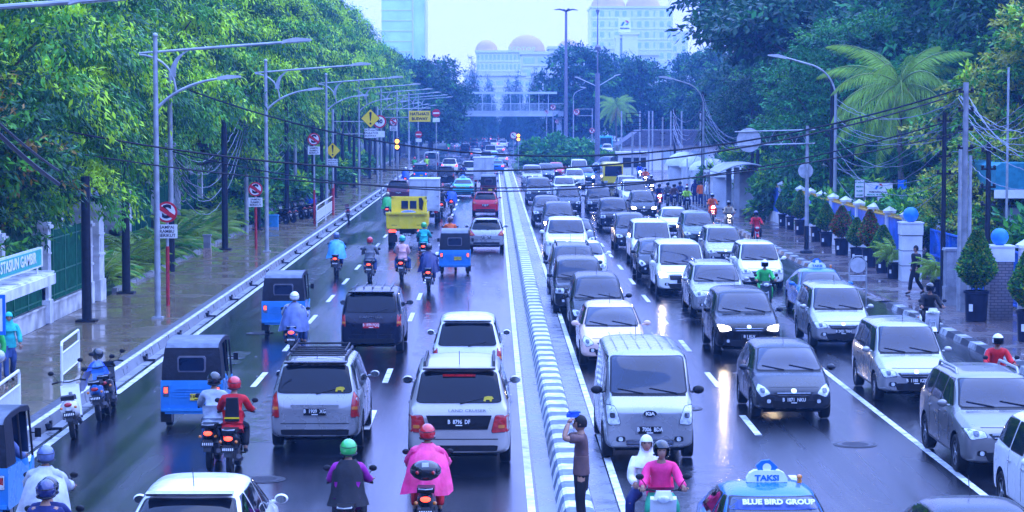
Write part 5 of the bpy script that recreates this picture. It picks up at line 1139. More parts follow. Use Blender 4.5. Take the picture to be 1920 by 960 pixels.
def diamond(x,y,zc,r,label,lines,h0=.2,pole=True,xo=0.):
    t=thing('warning_sign',label,'road sign',(x,y,h0)); zc-=h0
    if pole: 
        mb=MB(); mb.tube([(0,0,1.6),(0,0,zc)],.05,8); mb.build('pole',[GALV],t,True); mb=MB(); mb.tube([(0,0,0),(0,0,1.65)],.07,8); mb.build('red_base',[REDP],t,True)
    mb=MB(); mb.prism([(0,zc-r),(r,zc),(0,zc+r),(-r,zc)],-.08,-.06,'y'); b=mb.build('diamond_border',[SGNK],t); r2=r*.95; mb=MB(); mb.prism([(0,zc-r2),(r2,zc),(0,zc+r2),(-r2,zc)],-.09,-.075,'y'); mb.build('yellow_face',[SGNY],b)
    mb=MB(); mb.prism([(-.04*r,zc-.28*r),(.04*r,zc-.28*r),(.13*r,zc+.58*r),(.08*r,zc+.68*r),(-.08*r,zc+.68*r),(-.13*r,zc+.58*r)],-.10,-.088,'y'); disc(mb,0,zc-.53*r,.11*r,-.10,-.088); mb.build('exclamation_mark',[SGNK],b)
    w_=r*.62; zt=zc-r*1.05; hh=r*.95; mb=MB(); mb.bbox(-w_,-.08,zt-hh,w_,-.06,zt); p=mb.build('supplementary_plate',[SGNW],t)
    for i,l in enumerate(lines): lettering(l,r*.29,SGNK,p,(0,-.084,zt-hh*(.2+.3*i)),'-y',bold=r*.005)
    return t
diamond(-9.95,139,AT(626,282,139).z,.50,'lower yellow warning diamond with exclamation mark on a red-based pole',('HATI-HATI','SEPARATOR','BUSWAY'))
gy=144.; gx=-10.3; gz=AT(695,222,gy).z; dx_=AT(695,222,gy).x
t=thing('sign_gantry','grey lattice sign arm on a red-based pole reaching over the left lane','sign gantry',(gx,gy,.2)); mb=MB(); mb.tube([(0,0,1.7),(0,0,gz+.4)],.075,8); mb.build('pole',[GALV],t,True); mb=MB(); mb.tube([(0,0,0),(0,0,1.75)],.10,8); mb.build('red_base',[REDP],t,True)
mb=MB(); L_=dx_-gx+.2
for z in (gz-1.,gz-.2): mb.tube([(0,0,z-.2),(L_,0,z-.2)],.03,6)
for i in range(5): mb.tube([(L_*i/5,0,gz-1.2),(L_*(i+.5)/5,0,gz-.4),(L_*(i+1)/5,0,gz-1.2)],.015,5)
mb.build('lattice_arm',[GALV],t)
t=diamond(dx_,gy-.12,gz,.62,'upper large yellow warning diamond hanging on the gantry arm',('HATI-HATI','SEPARATOR','BUSWAY'),h0=0,pole=False)
q=AT(712,228,158); t=thing('road_sign','round red-ringed speed sign with white plate half behind the upper diamond','road sign',(q.x,158,.2)); z=q.z-.2
mb=MB(); mb.tube([(.1,0,0),(.1,0,z)],.05,8); mb.build('pole',[GALV],t,True); mb=MB(); disc(mb,0,z,.46,-.08,-.06); d=mb.build('sign_disc',[SGNR],t); mb=MB(); disc(mb,0,z,.35,-.09,-.075); mb.build('white_face',[SGNW],d); lettering('40',.4,SGNK,d,(0,-.094,z),'-y',bold=.02)
mb=MB(); mb.bbox(-.55,-.08,z-1.1,.35,-.06,z-.66); p=mb.build('supplementary_plate',[SGNW],t)
# amber signal
q=AT(733,270,155); t=thing('traffic_signal','twin amber flashing signal on a pole at the left kerb','traffic light',(q.x,165,.2)); z=AT(733,270,165).z-.2
mb=MB(); mb.tube([(.05,0,0),(.05,0,z+.5)],.06,8); mb.build('pole',[GALV],t,True)
mb=MB(); mb.bbox(-.14,-.12,z-.50,.14,.1,z+.42); h=mb.build('housing',[DARK],t)
for dz in (-.22,.20):
    mb=MB(); disc(mb,0,z+dz,.15,-.15,-.12); mb.build('amber_lamp',[AMBON],h)
# yellow board
q=AT(787,218,205); t=thing('overhead_board','yellow overhead board reading HATI-HATI BUSWAY','road sign',(-10.6,205,.2)); z=q.z-.2; X_=q.x+10.6
mb=MB(); mb.tube([(0,0,0),(0,0,z+.9)],.10,8); mb.build('pole',[GALV],t,True); mb=MB(); mb.tube([(0,0,z+.62),(X_+1.,0,z+.75)],.05,6); mb.tube([(0,0,z-.1),(X_-.9,0,z-.1)],.04,6); mb.build('arm',[GALV],t)
mb=MB(); mb.bbox(X_-.98,-.1,z-.50,X_+.98,-.05,z+.50); b=mb.build('board',[SGNY],t); lettering('HATI-HATI',.36,SGNK,b,(X_,-.11,z+.20),'-y',bold=.012); lettering('BUSWAY',.36,SGNK,b,(X_,-.11,z-.24),'-y',bold=.012)
def noentry(px,py,Y,r,label,below=True):
    q=AT(px,py,Y); t=thing('no_entry_sign',label,'road sign',(q.x,Y,.0)); mb=MB(); mb.tube([(0,0,0),(0,0,q.z)],.05,8); mb.build('pole',[GALV],t,True); mb=MB(); disc(mb,0,q.z,r,-.08,-.06); d=mb.build('sign_disc',[SGNR],t); mb=MB(); mb.bbox(-r*.75,-.095,q.z-r*.2,r*.75,-.07,q.z+r*.16); mb.build('white_bar',[SGNW],d)
    mb=MB(); mb.bbox(-r*.85,-.08,q.z-r*2.2,r*.85,-.06,q.z-r*1.2); mb.build('supplementary_plate',[SGNW],t)
noentry(818,212,200,.36,'higher no-entry sign right of the yellow board'); noentry(785,252,215,.33,'lower no-entry sign under the yellow board')
def parking(px,py,Y,r,label,arm=0.):
    q=AT(px,py,Y); t=thing('no_parking_sign',label,'road sign',(q.x,Y,0)); mb=MB(); mb.tube([(arm,0,0),(arm,0,q.z+.5)],.07,8); 
    if arm: mb.tube([(0,0,q.z+.4),(arm,0,q.z+.4)],.04,6); mb.tube([(0,0,q.z-.5),(arm,0,q.z-.5)],.04,6)
    mb.build('pole',[GALV],t); mb=MB(); disc(mb,0,q.z,r,-.1,-.07); d=mb.build('sign_disc',[SGNR],t); mb=MB(); disc(mb,0,q.z,r*.8,-.11,-.09); mb.build('white_face',[SGNW],d); lettering('P',r*1.6,SGNK,d,(0,-.118,q.z),'-y',bold=r*.07)
    mb=MB(); mb.prism([(-r*.86,q.z+r*.40),(-r*.66,q.z+r*.64),(r*.86,q.z-r*.40),(r*.66,q.z-r*.64)],-.128,-.120,'y'); mb.build('red_slash',[SGNR],d)
parking(1081,210,300,.42,'no-parking sign on an arm right of the tall mast',arm=2.1); parking(1110,245,290,.36,'lower no-parking sign right of the tall mast')
parking(1037,201,330,.38,'no-parking sign against the footbridge end'); parking(1044,228,335,.26,'small round sign under the footbridge'); parking(1025,210,335,.26,'small red-rimmed sign hanging below the footbridge deck')
# keep-left sign and amber lights on the median nose
q=AT(963,254,256); t=thing('direction_sign','round sign with arrow to the upper left at the median nose','road sign',(q.x,256,0)); mb=MB(); mb.tube([(0,0,0),(0,0,q.z)],.04,6); mb.build('pole',[GALV],t); mb=MB(); disc(mb,0,q.z,.40,-.08,-.06); d=mb.build('sign_disc',[SGNR],t); mb=MB(); disc(mb,0,q.z,.33,-.09,-.07); mb.build('white_face',[SGNW],d)
mb=MB(); mb.prism([(.14,q.z-.2),(.20,q.z-.14),(-.06,q.z+.12),(.03,q.z+.2),(-.2,q.z+.2),(-.2,q.z-.04),(-.11,q.z+.06)],-.1,-.085,'y'); mb.build('black_arrow',[SGNK],d)
q=AT(972,258,255); t=thing('warning_light','pair of lit amber warning lights on a pole at the median nose','traffic light',(q.x,255,0)); mb=MB(); mb.tube([(0,0,0),(0,0,q.z+.4)],.05,6); mb.build('pole',[GALV],t); mb=MB(); mb.bbox(-.2,-.1,q.z-.42,.2,.08,q.z+.46); h=mb.build('housing',[DARK],t)
for dz in (-.2,.24): mb=MB(); disc(mb,0,q.z+dz,.17,-.14,-.1); mb.build('amber_lamp',[AMBON],h)
# ---------------------------------------------------------------- left fence
FG=M('fence_green',(.015,.15,.075),.45,var=.25,scale=3); FW=M('fence_white_masonry',(.60,.61,.64),.6,var=.22,scale=2.2,bump=.1); FWD=M('plinth_stained_white',(.50,.50,.50),.6,var=.35,scale=1.5,bump=.15)
def pillar(par,x,y,h,w=.42,name='pillar',cap=True,ball=False):
    mb=MB(); mb.box((x,y,.35),(w+.10,w+.10,.7)); mb.box((x,y,h/2),(w,w,h)); mb.box((x,y,h*.5),(w+.08,w+.08,.07)); mb.box((x,y,h*.72),(w+.05,w+.05,.05)); mb.box((x,y,h),(w+.16,w+.16,.10)); mb.box((x,y,h+.09),(w+.04,w+.04,.08)); mb.box((x,y,h+.17),(w*.6,w*.6,.1))
    for s in (-1,1): mb.box((x+s*(w/2+.006),y,h*.61),(.012,w*.55,h*.14)); mb.box((x,y-(w/2+.006),h*.33),(w*.55,.012,h*.22))
    return mb.build(name,[FW],par)
def fence(x,y0,y1,label,h=2.7,pil=[],plinth=.55,z0=.2,pw=.42,ph=2.9,lampc=()):
    t=thing('iron_fence',label,'fence',(x,0,z0)); mb=MB(); mb.bbox(-.12,y0,-.05,.12,y1,plinth); mb.bbox(-.16,y0,plinth-.06,.16,y1,plinth); mb.build('plinth',[FWD],t)
    mb=MB(); y=y0+.1
    while y<y1: mb.tube([(0,y,plinth),(0,y,h)],.013,4); y+=.125 if y<90 else .16
    for z in (plinth+.15,plinth+.85,h-.25): mb.bbox(-.02,y0,z-.02,.02,y1,z+.02)
    o=mb.build('railing_bars',[FG],t)
    mb=MB(); y=y0
    while y<y1: mb.bbox(-.04,y-.04,plinth,.04,y+.04,h+.05); y+=1.9
    mb.build('railing',[FG],t)
    mb=MB(); mb.bbox(-.22,y0,plinth,-.19,y1,h-.1)
    mb.build('backing_sheet',[M('green_backing_sheet',(.008,.07,.045),.7,var=.35,scale=1.2)],t)
    for yp in pil: pillar(t,0,yp,ph,pw)
    return t
fence(-13.55,46,74.5,'dark green iron fence on a stained white plinth beside the bus shelter',pil=[52.5,61,67.3])
t=thing('gate_pillar','massive white panelled gate pillar with cornice at the fence corner','pillar',(-13.7,75.6,.2)); pillar(t,0,0,3.1,.95,'pillar_shaft'); pillar(t,.15,-1.2,2.6,.40,'side_pillar')
mb=MB(); mb.lathe([(.02,3.80),(.22,3.78),(.46,3.62),(.50,3.52),(.1,3.5)],16); mb.lathe([(.05,3.3),(.05,3.55)],8); mb.build('lantern',[M('lantern_glass',(.35,.42,.6),.3)],t,True)
fence(-16.6,77,215,'long green iron fence with white pillars behind the palm clumps',pil=[80.5,85,93,101,109,117,126,135,145,155,166,178,190,203],h=2.9,ph=3.2,pw=.5)
for px,py in ((345,347),):
    t=thing('gate_pillar','white gate pillar topped by a dark mushroom lantern beyond the hedge','pillar',(-15.9,94.5,.2)); pillar(t,0,0,3.2,.85,'pillar_shaft'); mb=MB(); mb.lathe([(.02,3.85),(.22,3.82),(.46,3.66),(.50,3.56),(.1,3.54)],16); mb.lathe([(.05,3.3),(.05,3.58)],8); mb.build('lantern',[MATS['lantern_glass']],t,True)
# pavement bollard stump
x,y=G(389,482,.2); t=thing('stone_bollard','short square grey stump with a cap on the left pavement','bollard',(x,y,.2)); mb=MB(); mb.box((0,0,.20),(.34,.34,.40)); mb.build('brick_base',[M('stump_brick',(.35,.25,.2),.6,var=.4,scale=12)],t); mb=MB(); mb.box((0,0,.66),(.30,.30,.54)); mb.box((0,0,.96),(.38,.38,.07)); mb.build('stump',[CONC],t)
# guard rails
def guard(px0,py0,px1,py1,h,label,solid=False):
    a=Vector((*G(px0,py0,.2),.2)); b=Vector((*G(px1,py1,.2),.2)); t=thing('guard_rail',label,'guard rail',a); d=b-a; t.rotation_euler=(0,0,math.atan2(d.y,d.x)); L_=d.length
    mb=MB(); mb.tube([(0,0,0),(0,0,h-.08),(.08,0,h),(L_-.08,0,h),(L_,0,h-.08),(L_,0,0)],.032,8); mb.tube([(0,0,.18),(L_,0,.18)],.02,6); mb.tube([(0,0,h*.72),(L_,0,h*.72)],.022,6); mb.build('frame',[WHITE],t,True)
    mb=MB(); n=int(L_/.14)
    for i in range(1,n): 
        if solid: mb.box((L_*i/n,0,h*.5),(.11,.02,h*.5))
        else: mb.tube([(L_*i/n,0,.18),(L_*i/n,0,h*.72)],.012,5)
    mb.build('bars',[WHITE],t); return t
guard(-15,835,37,790,1.05,'nearest white tubular guard rail at the left edge'); guard(116,718,148,690,.95,'white tubular guard rail behind the parked scooters')
guard(594,425,610,412,1.15,'nearer white panel guard rail by the parked motorcycles',True); guard(611,412,626,400,1.15,'farther white panel guard rail beside the lamp pole',True)
# ---------------------------------------------------------------- bus shelter and stop sign
t=thing('bus_shelter','white flat-roofed bus shelter with green HALTE name board at the left edge','bus shelter',(-12.6,0,.2))
mb=MB(); mb.bbox(-.9,48,1.86,.75,60.3,2.02); mb.bbox(.70,48,1.72,.80,60.3,1.98); mb.bbox(-.9,60.25,1.74,.8,60.35,2.0)
for i in range(9): mb.bbox(-.9,48.3+i*1.5,2.02,.75,48.42+i*1.5,2.06)
mb.build('roof',[FW],t)
mb=MB(); mb.bbox(.42,47,2.20,.48,60.0,2.72); b=mb.build('name_board',[M('board_frame_pale',(.6,.65,.66),.5)],t); mb=MB(); mb.bbox(.485,47,2.25,.50,59.93,2.67); mb.build('green_face',[SGNG],b)
mb=MB(); mb.bbox(.35,47,2.20,.5,60.02,2.22); mb.bbox(.40,59.93,2.2,.52,60.02,2.72); mb.build('board_edge',[WHITE],b)
o=link('lettering',text_mesh('HALTE : STASIUN GAMBIR',.40,SGNW,bold=.008,sx=1.38),b,(.515,56.0,2.47)); o.rotation_euler=(R(90),0,R(90))
for y in (50,54,59.6):
    mb=MB(); mb.tube([(-.6,y,0),(-.6,y,1.9)],.05,8); mb.tube([(.45,y,1.9),(.45,y,2.3)],.03,6); mb.build('post',[WHITE],t)
mb=MB(); mb.bbox(-.75,49,.42,-.35,59,.48); mb.build('bench',[WHITE],t)
q=AT(2,590,46.5); t=thing('bus_stop_sign','blue-framed white bus stop sign cut by the left edge','road sign',(q.x,46.5,.2)); z=q.z-.2; mb=MB(); mb.tube([(-.1,0,0),(-.1,0,z+.3)],.04,8); mb.build('pole',[GALV],t); mb=MB(); mb.bbox(-.42,-.06,z-.42,.10,-.03,z+.42); d=mb.build('blue_panel',[SGNBL],t); mb=MB(); mb.bbox(-.36,-.07,z-.34,.04,-.055,z+.34); mb.build('white_face',[SGNW],d)
mb=MB(); mb.bbox(-.22,-.085,z-.02,-.02,-.068,z+.20); mb.bbox(-.20,-.085,z-.24,-.05,-.068,z-.14); mb.build('bus_symbol',[SGNK],d)
# ---------------------------------------------------------------- right wall
BW_=M('wall_blue',(.02,.12,.52),.45,var=.3,scale=1.5); BWH=M('gatepost_white',(.62,.64,.68),.5,var=.15,scale=1.6,bump=.06); GOLD=M('wall_top_gold',(.5,.30,.03),.5,var=.3); BALLB=M('globe_blue',(.03,.22,.75),.45,var=.15,scale=5,bump=.1); BRK=wet_tiles('grey_brick',(.30,.24,.24),(.22,.20,.22),(.08,.08,.09),.22,.09,(.4,.6),.6,True)
def bluewall(x,y0,y1,label,h=2.05,step=3.9,capz=2.4,x1=None):
    x1=x if x1 is None else x1; t=thing('boundary_wall',label,'wall',(x,y0,.13)); ang=math.atan2(-(x1-x),(y1-y0)); t.rotation_euler=(0,0,ang); L_=math.hypot(x1-x,y1-y0)
    mb=MB(); mb.bbox(-.07,0,-.05,.07,L_,h); mb.build('blue_panel',[BW_],t); mb=MB(); mb.bbox(-.14,0,-.05,.12,L_,.62); mb.build('white_plinth',[BWH],t)
    mb=MB(); mb.bbox(-.10,0,h,.10,L_,h+.05); y=.1
    while y<L_: mb.bbox(-.01,y-.01,h+.05,.01,y+.01,h+.16); y+=.16
    mb.build('gold_coping',[GOLD],t); y=step*.5
    while y<L_:
        mb=MB(); mb.box((0,y,h*.5+.05),(.34,.34,h+.25)); mb.box((0,y,h+.19),(.46,.46,.10)); mb.lathe([(.31,h+.24),(.02,h+.42)],4,(0,y,0)); mb.build('pier',[BWH],t); y+=step
    return t
bluewall(16.6,87.8,190,'long blue wall with white piers and gold coping behind the potted trees')
bluewall(16.5,40,69.6,'short blue wall with gold coping at the right edge past the brick pillar')
def gatepost(x,y,h,w,label,mat,globe=.30,cap=True):
    t=thing('gate_pillar',label,'pillar',(x,y,.13)); mb=MB(); mb.box((0,0,h*.4),(w,w,h*.8)); mb.build('shaft',[mat],t)
    mb=MB(); mb.box((0,0,h*.9),(w+.06,w+.06,h*.2)); mb.box((0,0,h+.02),(w+.12,w+.12,.05)); mb.build('capital',[BWH],t)
    if mat is BWH:
        mb=MB()
        for z in (h*.27,h*.53,h*.79): mb.box((0,0,z),(w+.012,w+.012,.025))
        mb.build('groove',[DARK],t)
    mb=MB(); mb.ball((0,0,h+globe+.03),globe,24); mb.lathe([(.16,h+.0),(.1,h+.10)],12); mb.build('blue_globe',[BALLB],t,True); return t
x,y=G(1710,528,.13); gatepost(x,y+.4,2.2,.76,'white grooved gate pillar with a blue globe behind the walking man',BWH,.29)
gatepost(18.7,92,2.0,.75,'white gate pillar with a blue globe set back beside the white notice board',BWH,.29)
x,y=G(1877,600,.13); gatepost(x,y+.35,2.25,.72,'unfinished grey brick gate pillar with white cap and blue globe',BRK,.27)
# blue sliding gate
t=thing('sliding_gate','bright blue steel gate frame standing open between the white and brick pillars','gate',(16.9,70.6,.15)); mb=MB(); 
for y in (0.4,4.2,8.2,12.0,15.6): mb.bbox(-.04,y-.04,.1,.04,y+.04,1.9)
for z in (.12,.9,1.86): mb.bbox(-.035,.4,z-.03,.035,15.6,z+.03)
mb.build('gate_frame',[BW_],t); mb=MB(); y=.5
while y<15.5: mb.bbox(-.012,y,.12,.012,y+.02,1.86); y+=.17
mb.build('gate_bars',[BW_],t); mb=MB(); mb.tube([(0,14.8,1.85),(.2,13.2,.1)],.045,6); mb.tube([(0,1.2,1.85),(.9,.4,.1)],.045,6); mb.build('diagonal_brace',[BW_],t)
# potted plants right
pots=[(1578,478,'red',1.06),(1630,500,'red',1.06),(1606,492,'green',.92),(1655,512,'green',.9),(1549,462,'green',.95),(1530,452,'green',1.0),(1500,440,'green',1.0),(1484,430,'green',.95),(1468,424,'green',.95),(1830,602,'green',1.25),(1928,640,'green',1.15)]
PL=['broad conical topiary with red-tinged leaves in a black drum, left of the pair','second conical topiary with red-tinged leaves in a black drum','green conical topiary in a drum between the two reddish ones','bright green rounded topiary beside the potted palm','slim green topiary left of the grey lamp pole','dark green topiary behind the slim one','dark green topiary standing by the sign pole base','small dark topiary left of the sign pole','farthest small topiary of the potted row','large topiary with yellowish leaf tips in a drum beside the brick pillar','topiary cut by the right edge past the brick pillar']
for (px,py,k,s),l in zip(pots,PL): x,y=G(px,py,.13); topiary((x,y,.13),l,k,s)
for (px,py,s,l) in [(1675,522,.85,'potted palm with upright fronds left of the white gate pillar'),(1757,556,.8,'potted palm in a black drum right of the walking man')]:
    x,y=G(px,py,.13); t=bush_palm((x,y,.75),l,0,s*.85,name='potted_palm'); t['category']='potted plant'; o=link('holder',None,t,(0,0,-.62/ (s*.85)));  pot(o); o.scale=(1.15,)*3
for (px,py,l) in [(1425,400,'potted bushy plant at the far end of the pavement row'),(1452,412,'potted leafy shrub with tall shoots beside the twin dark posts')]:
    x,y=G(px,py,.13); t=thing('potted_shrub',l,'potted plant',(x,y,.13)); p=pot(t); p.scale=(1.3,)*3; cr,tr=tree_proto('shrub'); c=link('foliage',cr,t,(0,0,.8)); c.scale=(.75,.75,1.1)
# poles right
x,y=G(1512,475,.13); t=thing('sign_gantry','pale steel pole with lattice arm holding the back of a round sign','sign gantry',(x,y,.13)); mb=MB(); mb.tube([(0,0,1.2),(0,0,5.8)],[.095,.075],10); mb.build('pole',[GALV],t,True); mb=MB(); mb.tube([(0,0,0),(0,0,1.25)],.11,10); mb.lathe([(.3,0),(.28,.12),(.1,.2)],10); mb.build('dark_base',[POLEB],t)
mb=MB(); 
for z in (5.62,5.0): mb.tube([(.35,0,z),(-3.3,0,z-.10)],.035,6); mb.lathe([(.22,z-.02),(.22,z+.02)],8)
for i in range(5): mb.tube([(-.6*i,0,4.98),(-.6*(i+.5),0,5.56),(-.6*(i+1),0,4.94)],.014,5)
mb.build('lattice_arm',[GALV],t); mb=MB(); disc(mb,-2.65,5.15,.55,.06,.09); mb.build('round_sign_back',[SGNBK],t); mb=MB(); disc(mb,-.05,3.75,.34,.10,.13); mb.box((-.05,.09,3.9),(.5,.02,.03)); mb.box((-.05,.09,3.6),(.5,.02,.03)); mb.build('small_sign_back',[SGNBK],t)
def upole(px,py,h,r,label,mat=GALV,name='utility_pole',arms=True,Yo=None):
    x,y=G(px,py,.13) if Yo is None else (AT(px,py,Yo).x,Yo); t=thing(name,label,'utility pole',(x,y,.13)); mb=MB(); mb.tube([(0,0,0),(0,0,h)],[r,r*.8],10); mb.build('pole',[mat],t,True)
    if arms:
        mb=MB()
        for z in (h-.3,h-.9,h-1.5,h-2.1): mb.box((0,0,z),(.5,.07,.07)); mb.ball((.2,0,z+.08),.06,8); mb.ball((-.2,0,z+.08),.06,8)
        mb.build('cable_brackets',[DARK],t)
    return t
upole(1806,585,7.35,.11,'weathered concrete utility pole loaded with cable bundles','GALV' and CONC)
upole(1797,582,5.3,.07,'slim conduit pole strapped beside the concrete pole',GALV,arms=False); upole(1816,580,5.0,.07,'second slim conduit right of the concrete pole',GALV,arms=False)
upole(1767,560,6.4,.09,'tall dark navy pole left of the concrete utility pole',POLEB); upole(1850,568,5.4,.10,'dark pole right of the concrete utility pole in front of the teal roof',POLEB)
upole(1410,402,6.6,.13,'first of the twin dark navy poles by the round sign back',POLEB,Yo=142,arms=False); upole(1420,402,6.4,.13,'second of the twin dark poles, just right of its twin',POLEB,Yo=140,arms=False)
upole(1558,455,8.0,.12,'dark pole directly left of the grey lamp pole',POLEB,Yo=115,arms=False); upole(1317,385,7.9,.12,'dark cable pole under the right bent-arm street lamp',POLEB,Yo=161); upole(1265,350,6.8,.12,'distant dark cable pole at the end of the white domes',POLEB,Yo=198); upole(1242,345,6.,.10,'distant slim cable pole left of the white domes',GALV,Yo=205)
upole(1885,560,8,.05,'thin grey pole rising through the olive tree',GALV,Yo=80,arms=False)
t=thing('street_cabinet','grey metal street cabinet on a concrete base','cabinet',(*G(1786,572,.13),.13)); mb=MB(); mb.bbox(-.30,-.25,0,.30,.25,.62); mb.build('base',[CONC],t); mb=MB(); mb.bbox(-.28,-.23,.62,.28,.23,1.82); mb.prism([(-.33,1.82),(.33,1.82),(.30,1.90),(-.30,1.90)],-.28,.28,'y'); b=mb.build('housing',[M('cabinet_grey',(.25,.27,.31),.5,.2,var=.2)],t)
for s in (-1,1): mb=MB(); mb.bbox(s*.01,-.245,.66,s*.26,-.228,1.78); mb.build('door',[MATS['cabinet_grey']],b)
x,y=G(1608,560,0); t=thing('stand_sign','back of a round sign on a low tubular stand at the kerb','road sign',(x,y,0)); mb=MB(); mb.tube([(-.30,0,0),(-.30,0,1.25),(-.15,0,1.5),(.15,0,1.5),(.30,0,1.25),(.30,0,0)],.025,8); mb.tube([(-.3,0,.35),(.3,0,.35)],.02,6); mb.tube([(-.3,0,.8),(.3,0,.8)],.02,6); mb.build('frame',[GALV],t,True); mb=MB(); disc(mb,0,1.18,.27,-.02,.02); mb.build('sign_disc',[SGNBK],t); mb=MB(); mb.bbox(-.27,-.01,.62,.27,.01,.80); mb.build('plate',[SGNBK],t)
# notice boards behind the wall
def board(px0,py0,px1,py1,Y,label,lines,bg=None,tm=None,posts=True,ts=.2,name='notice_board',logo=False):
    a=AT(px0,py0,Y); b=AT(px1,py1,Y); w_=b.x-a.x; h=a.z-b.z; cx=(a.x+b.x)/2; cz=(a.z+b.z)/2; t=thing(name,label,'sign board',(cx,Y,.1)); cz-=.1
    mb=MB(); 
    for s in (-1,1): mb.tube([(s*w_*.46,.05,0),(s*w_*.46,.05,cz+h*.5)],.04,6)
    mb.build('posts',[GALV],t); mb=MB(); mb.bbox(-w_/2-.03,-.04,cz-h/2-.03,w_/2+.03,.0,cz+h/2+.03); f=mb.build('panel_frame',[DARK],t); mb=MB(); mb.bbox(-w_/2,-.06,cz-h/2,w_/2,-.035,cz+h/2); f2=mb.build('panel',[bg or SGNW],f)
    for i,l in enumerate(lines): 
        m_=(tm or SGNT); lettering(l,ts if not isinstance(ts,(list,tuple)) else ts[i],m_ if not(logo and i==0) else SGNK,f,(0,-.066,cz+h*((.5-(i+.5)/len(lines)) if not logo else (-.18-.20*i))),'-y',bold=.004)
    if logo:
        for c_,pl in ((SGNBL,[(-.20,.02),(-.09,.02),(.0,.20),(-.09,.20)]),(SGNT,[(.02,.05),(.10,.13),(.20,.13),(.12,.05)]),(SGNR,[(.0,.27),(.12,.27),(.22,.16),(.12,.16)])):
            k=h/.62; mb=MB(); mb.prism([(x_*k,cz+z_*k) for x_,z_ in pl],-.075,-.062,'y'); mb.build('logo_mark',[c_],f)
    return t
board(1621,343,1673,368,108,'white clinic sign with a three-part emblem reading MEDICAL HR OPERATION',('PT.PERTAMINA (Persero)','MEDICAL HR OPERATION'),ts=(.085,.098),logo=True)
board(1603,338,1620,370,109,'tall white sign with green lettering left of the clinic sign',('PT INDAH','MEDIKA','KLINIK','24 JAM'),ts=.10); board(1645,368,1664,386,109.5,'small white sign hanging below the clinic sign',('LANTAI','1 - 2'),tm=SGNK,ts=.11)
board(1683,337,1699,380,108,'narrow blue banner sign behind the wall',('',),bg=SGNBL,ts=.1); board(1756,380,1768,432,92,'narrow upright white notice board beside the set-back pillar',('?','DI','JUAL','RT'),tm=SGNK,ts=.14)
board(1319,318,1330,332,142,'white hanging sign on the thin pole above the waiting people',('BUS',),tm=SGNK,ts=.2)
# ---------------------------------------------------------------- right bus stop
SH=M('shelter_grey',(.36,.38,.42),.5,var=.2,scale=2); DOMEW=M('dome_white',(.66,.68,.70),.5,var=.12,scale=1.5)
t=thing('bus_shelter','grey curved-roof bus shelter on square columns on the right pavement','bus shelter',(15.6,138.5,.13)); mb=MB(); n=12
for j in range(2):
    for i in range(n+1):
        a=-1+2*i/n; mb.v.append((a*1.9,-2.2+j*6.4,2.75+.55*(1-a*a)))
        mb.v.append((a*1.9,-2.2+j*6.4,2.68+.55*(1-a*a)))
for i in range(n):
    a=2*i; b=2*(i+1); o=2*(n+1); mb.f+=[(a,b,b+o,a+o),(a+1,a+1+o,b+1+o,b+1),(a,a+1,b+1,b),(a+o,b+o,b+1+o,a+1+o)]; mb.mi+=[0]*4
mb.build('curved_roof',[SH],t,True)
for x,y in ((-.7,-1.4),(.7,-1.4),(-.7,3.2),(.7,3.2)): mb=MB(); mb.bbox(x-.16,y-.16,0,x+.16,y+.16,3.05); mb.build('column',[SH],t)
mb=MB(); mb.bbox(-.5,-1,.42,.5,3,.5); mb.build('bench',[SH],t)
t=thing('domed_wall','row of white domed guard booths behind the bus shelter','building',(16.5,0,.13)); 
for i,(px,py,Y,r) in enumerate([(1283,300,176,1.45),(1302,305,173,1.1),(1318,312,165,1.0),(1337,310,163,1.1),(1366,320,152,1.35),(1392,327,145,1.05),(1407,335,140,1.0)]):
    q=AT(px,py,Y); mb=MB(); h=q.z-.13; mb.bbox(q.x-16.5-r*.85,Y-.9,0,q.x-16.5+r*.85,Y+.9,h-r*.25); w_=mb.build('booth_wall',[DOMEW],t); mb=MB(); mb.lathe([(r*1.05,-.08),(r*1.05,0),(r*.95,r*.25),(r*.7,r*.5),(r*.35,r*.66),(.02,r*.7)],20,(q.x-16.5,Y,h-r*.25)); mb.build('dome',[DOMEW],t,True)
mb=MB(); mb.bbox(.5,130,0,.75,178,2.1); mb.build('boundary_wall',[DOMEW],t)
# small bits right
x,y=G(1288,368,.13); t=thing('water_tank_pole','pole painted white over red beside the blue box','post',(x,y,.13)); mb=MB(); mb.tube([(0,0,.9),(0,0,2.9)],.06,8); mb.build('pole',[WHITE],t); mb=MB(); mb.tube([(0,0,0),(0,0,.95)],.07,8); mb.build('red_base',[REDP],t)
x,y=G(1281,366,.13); t=thing('vendor_box','small blue vendor box with red jar on top','box',(x,y,.13)); mb=MB(); mb.bbox(-.3,-.25,0,.3,.25,.62); mb.build('box',[M('box_blue',(.03,.25,.55),.5)],t); mb=MB(); mb.lathe([(.14,.62),(.18,.8),(.12,.98),(.05,1.02)],12); mb.build('jar',[SGNR],t,True)
x,y=G(1325,392,.13); post(x,y,3.2,'thin grey pole carrying the hanging sign',r=.045,mat=GALV,base=False)
x,y=G(510,425,.2); t=thing('storage_box','blue plastic box beside the parked motorcycles','box',(x,y,.2)); mb=MB(); mb.bbox(-.35,-.3,0,.35,.3,.6); mb.build('tub',[MATS['box_blue']],t); mb=MB(); mb.bbox(-.38,-.33,.6,.38,.33,.66); mb.build('lid',[MATS['box_blue']],t)
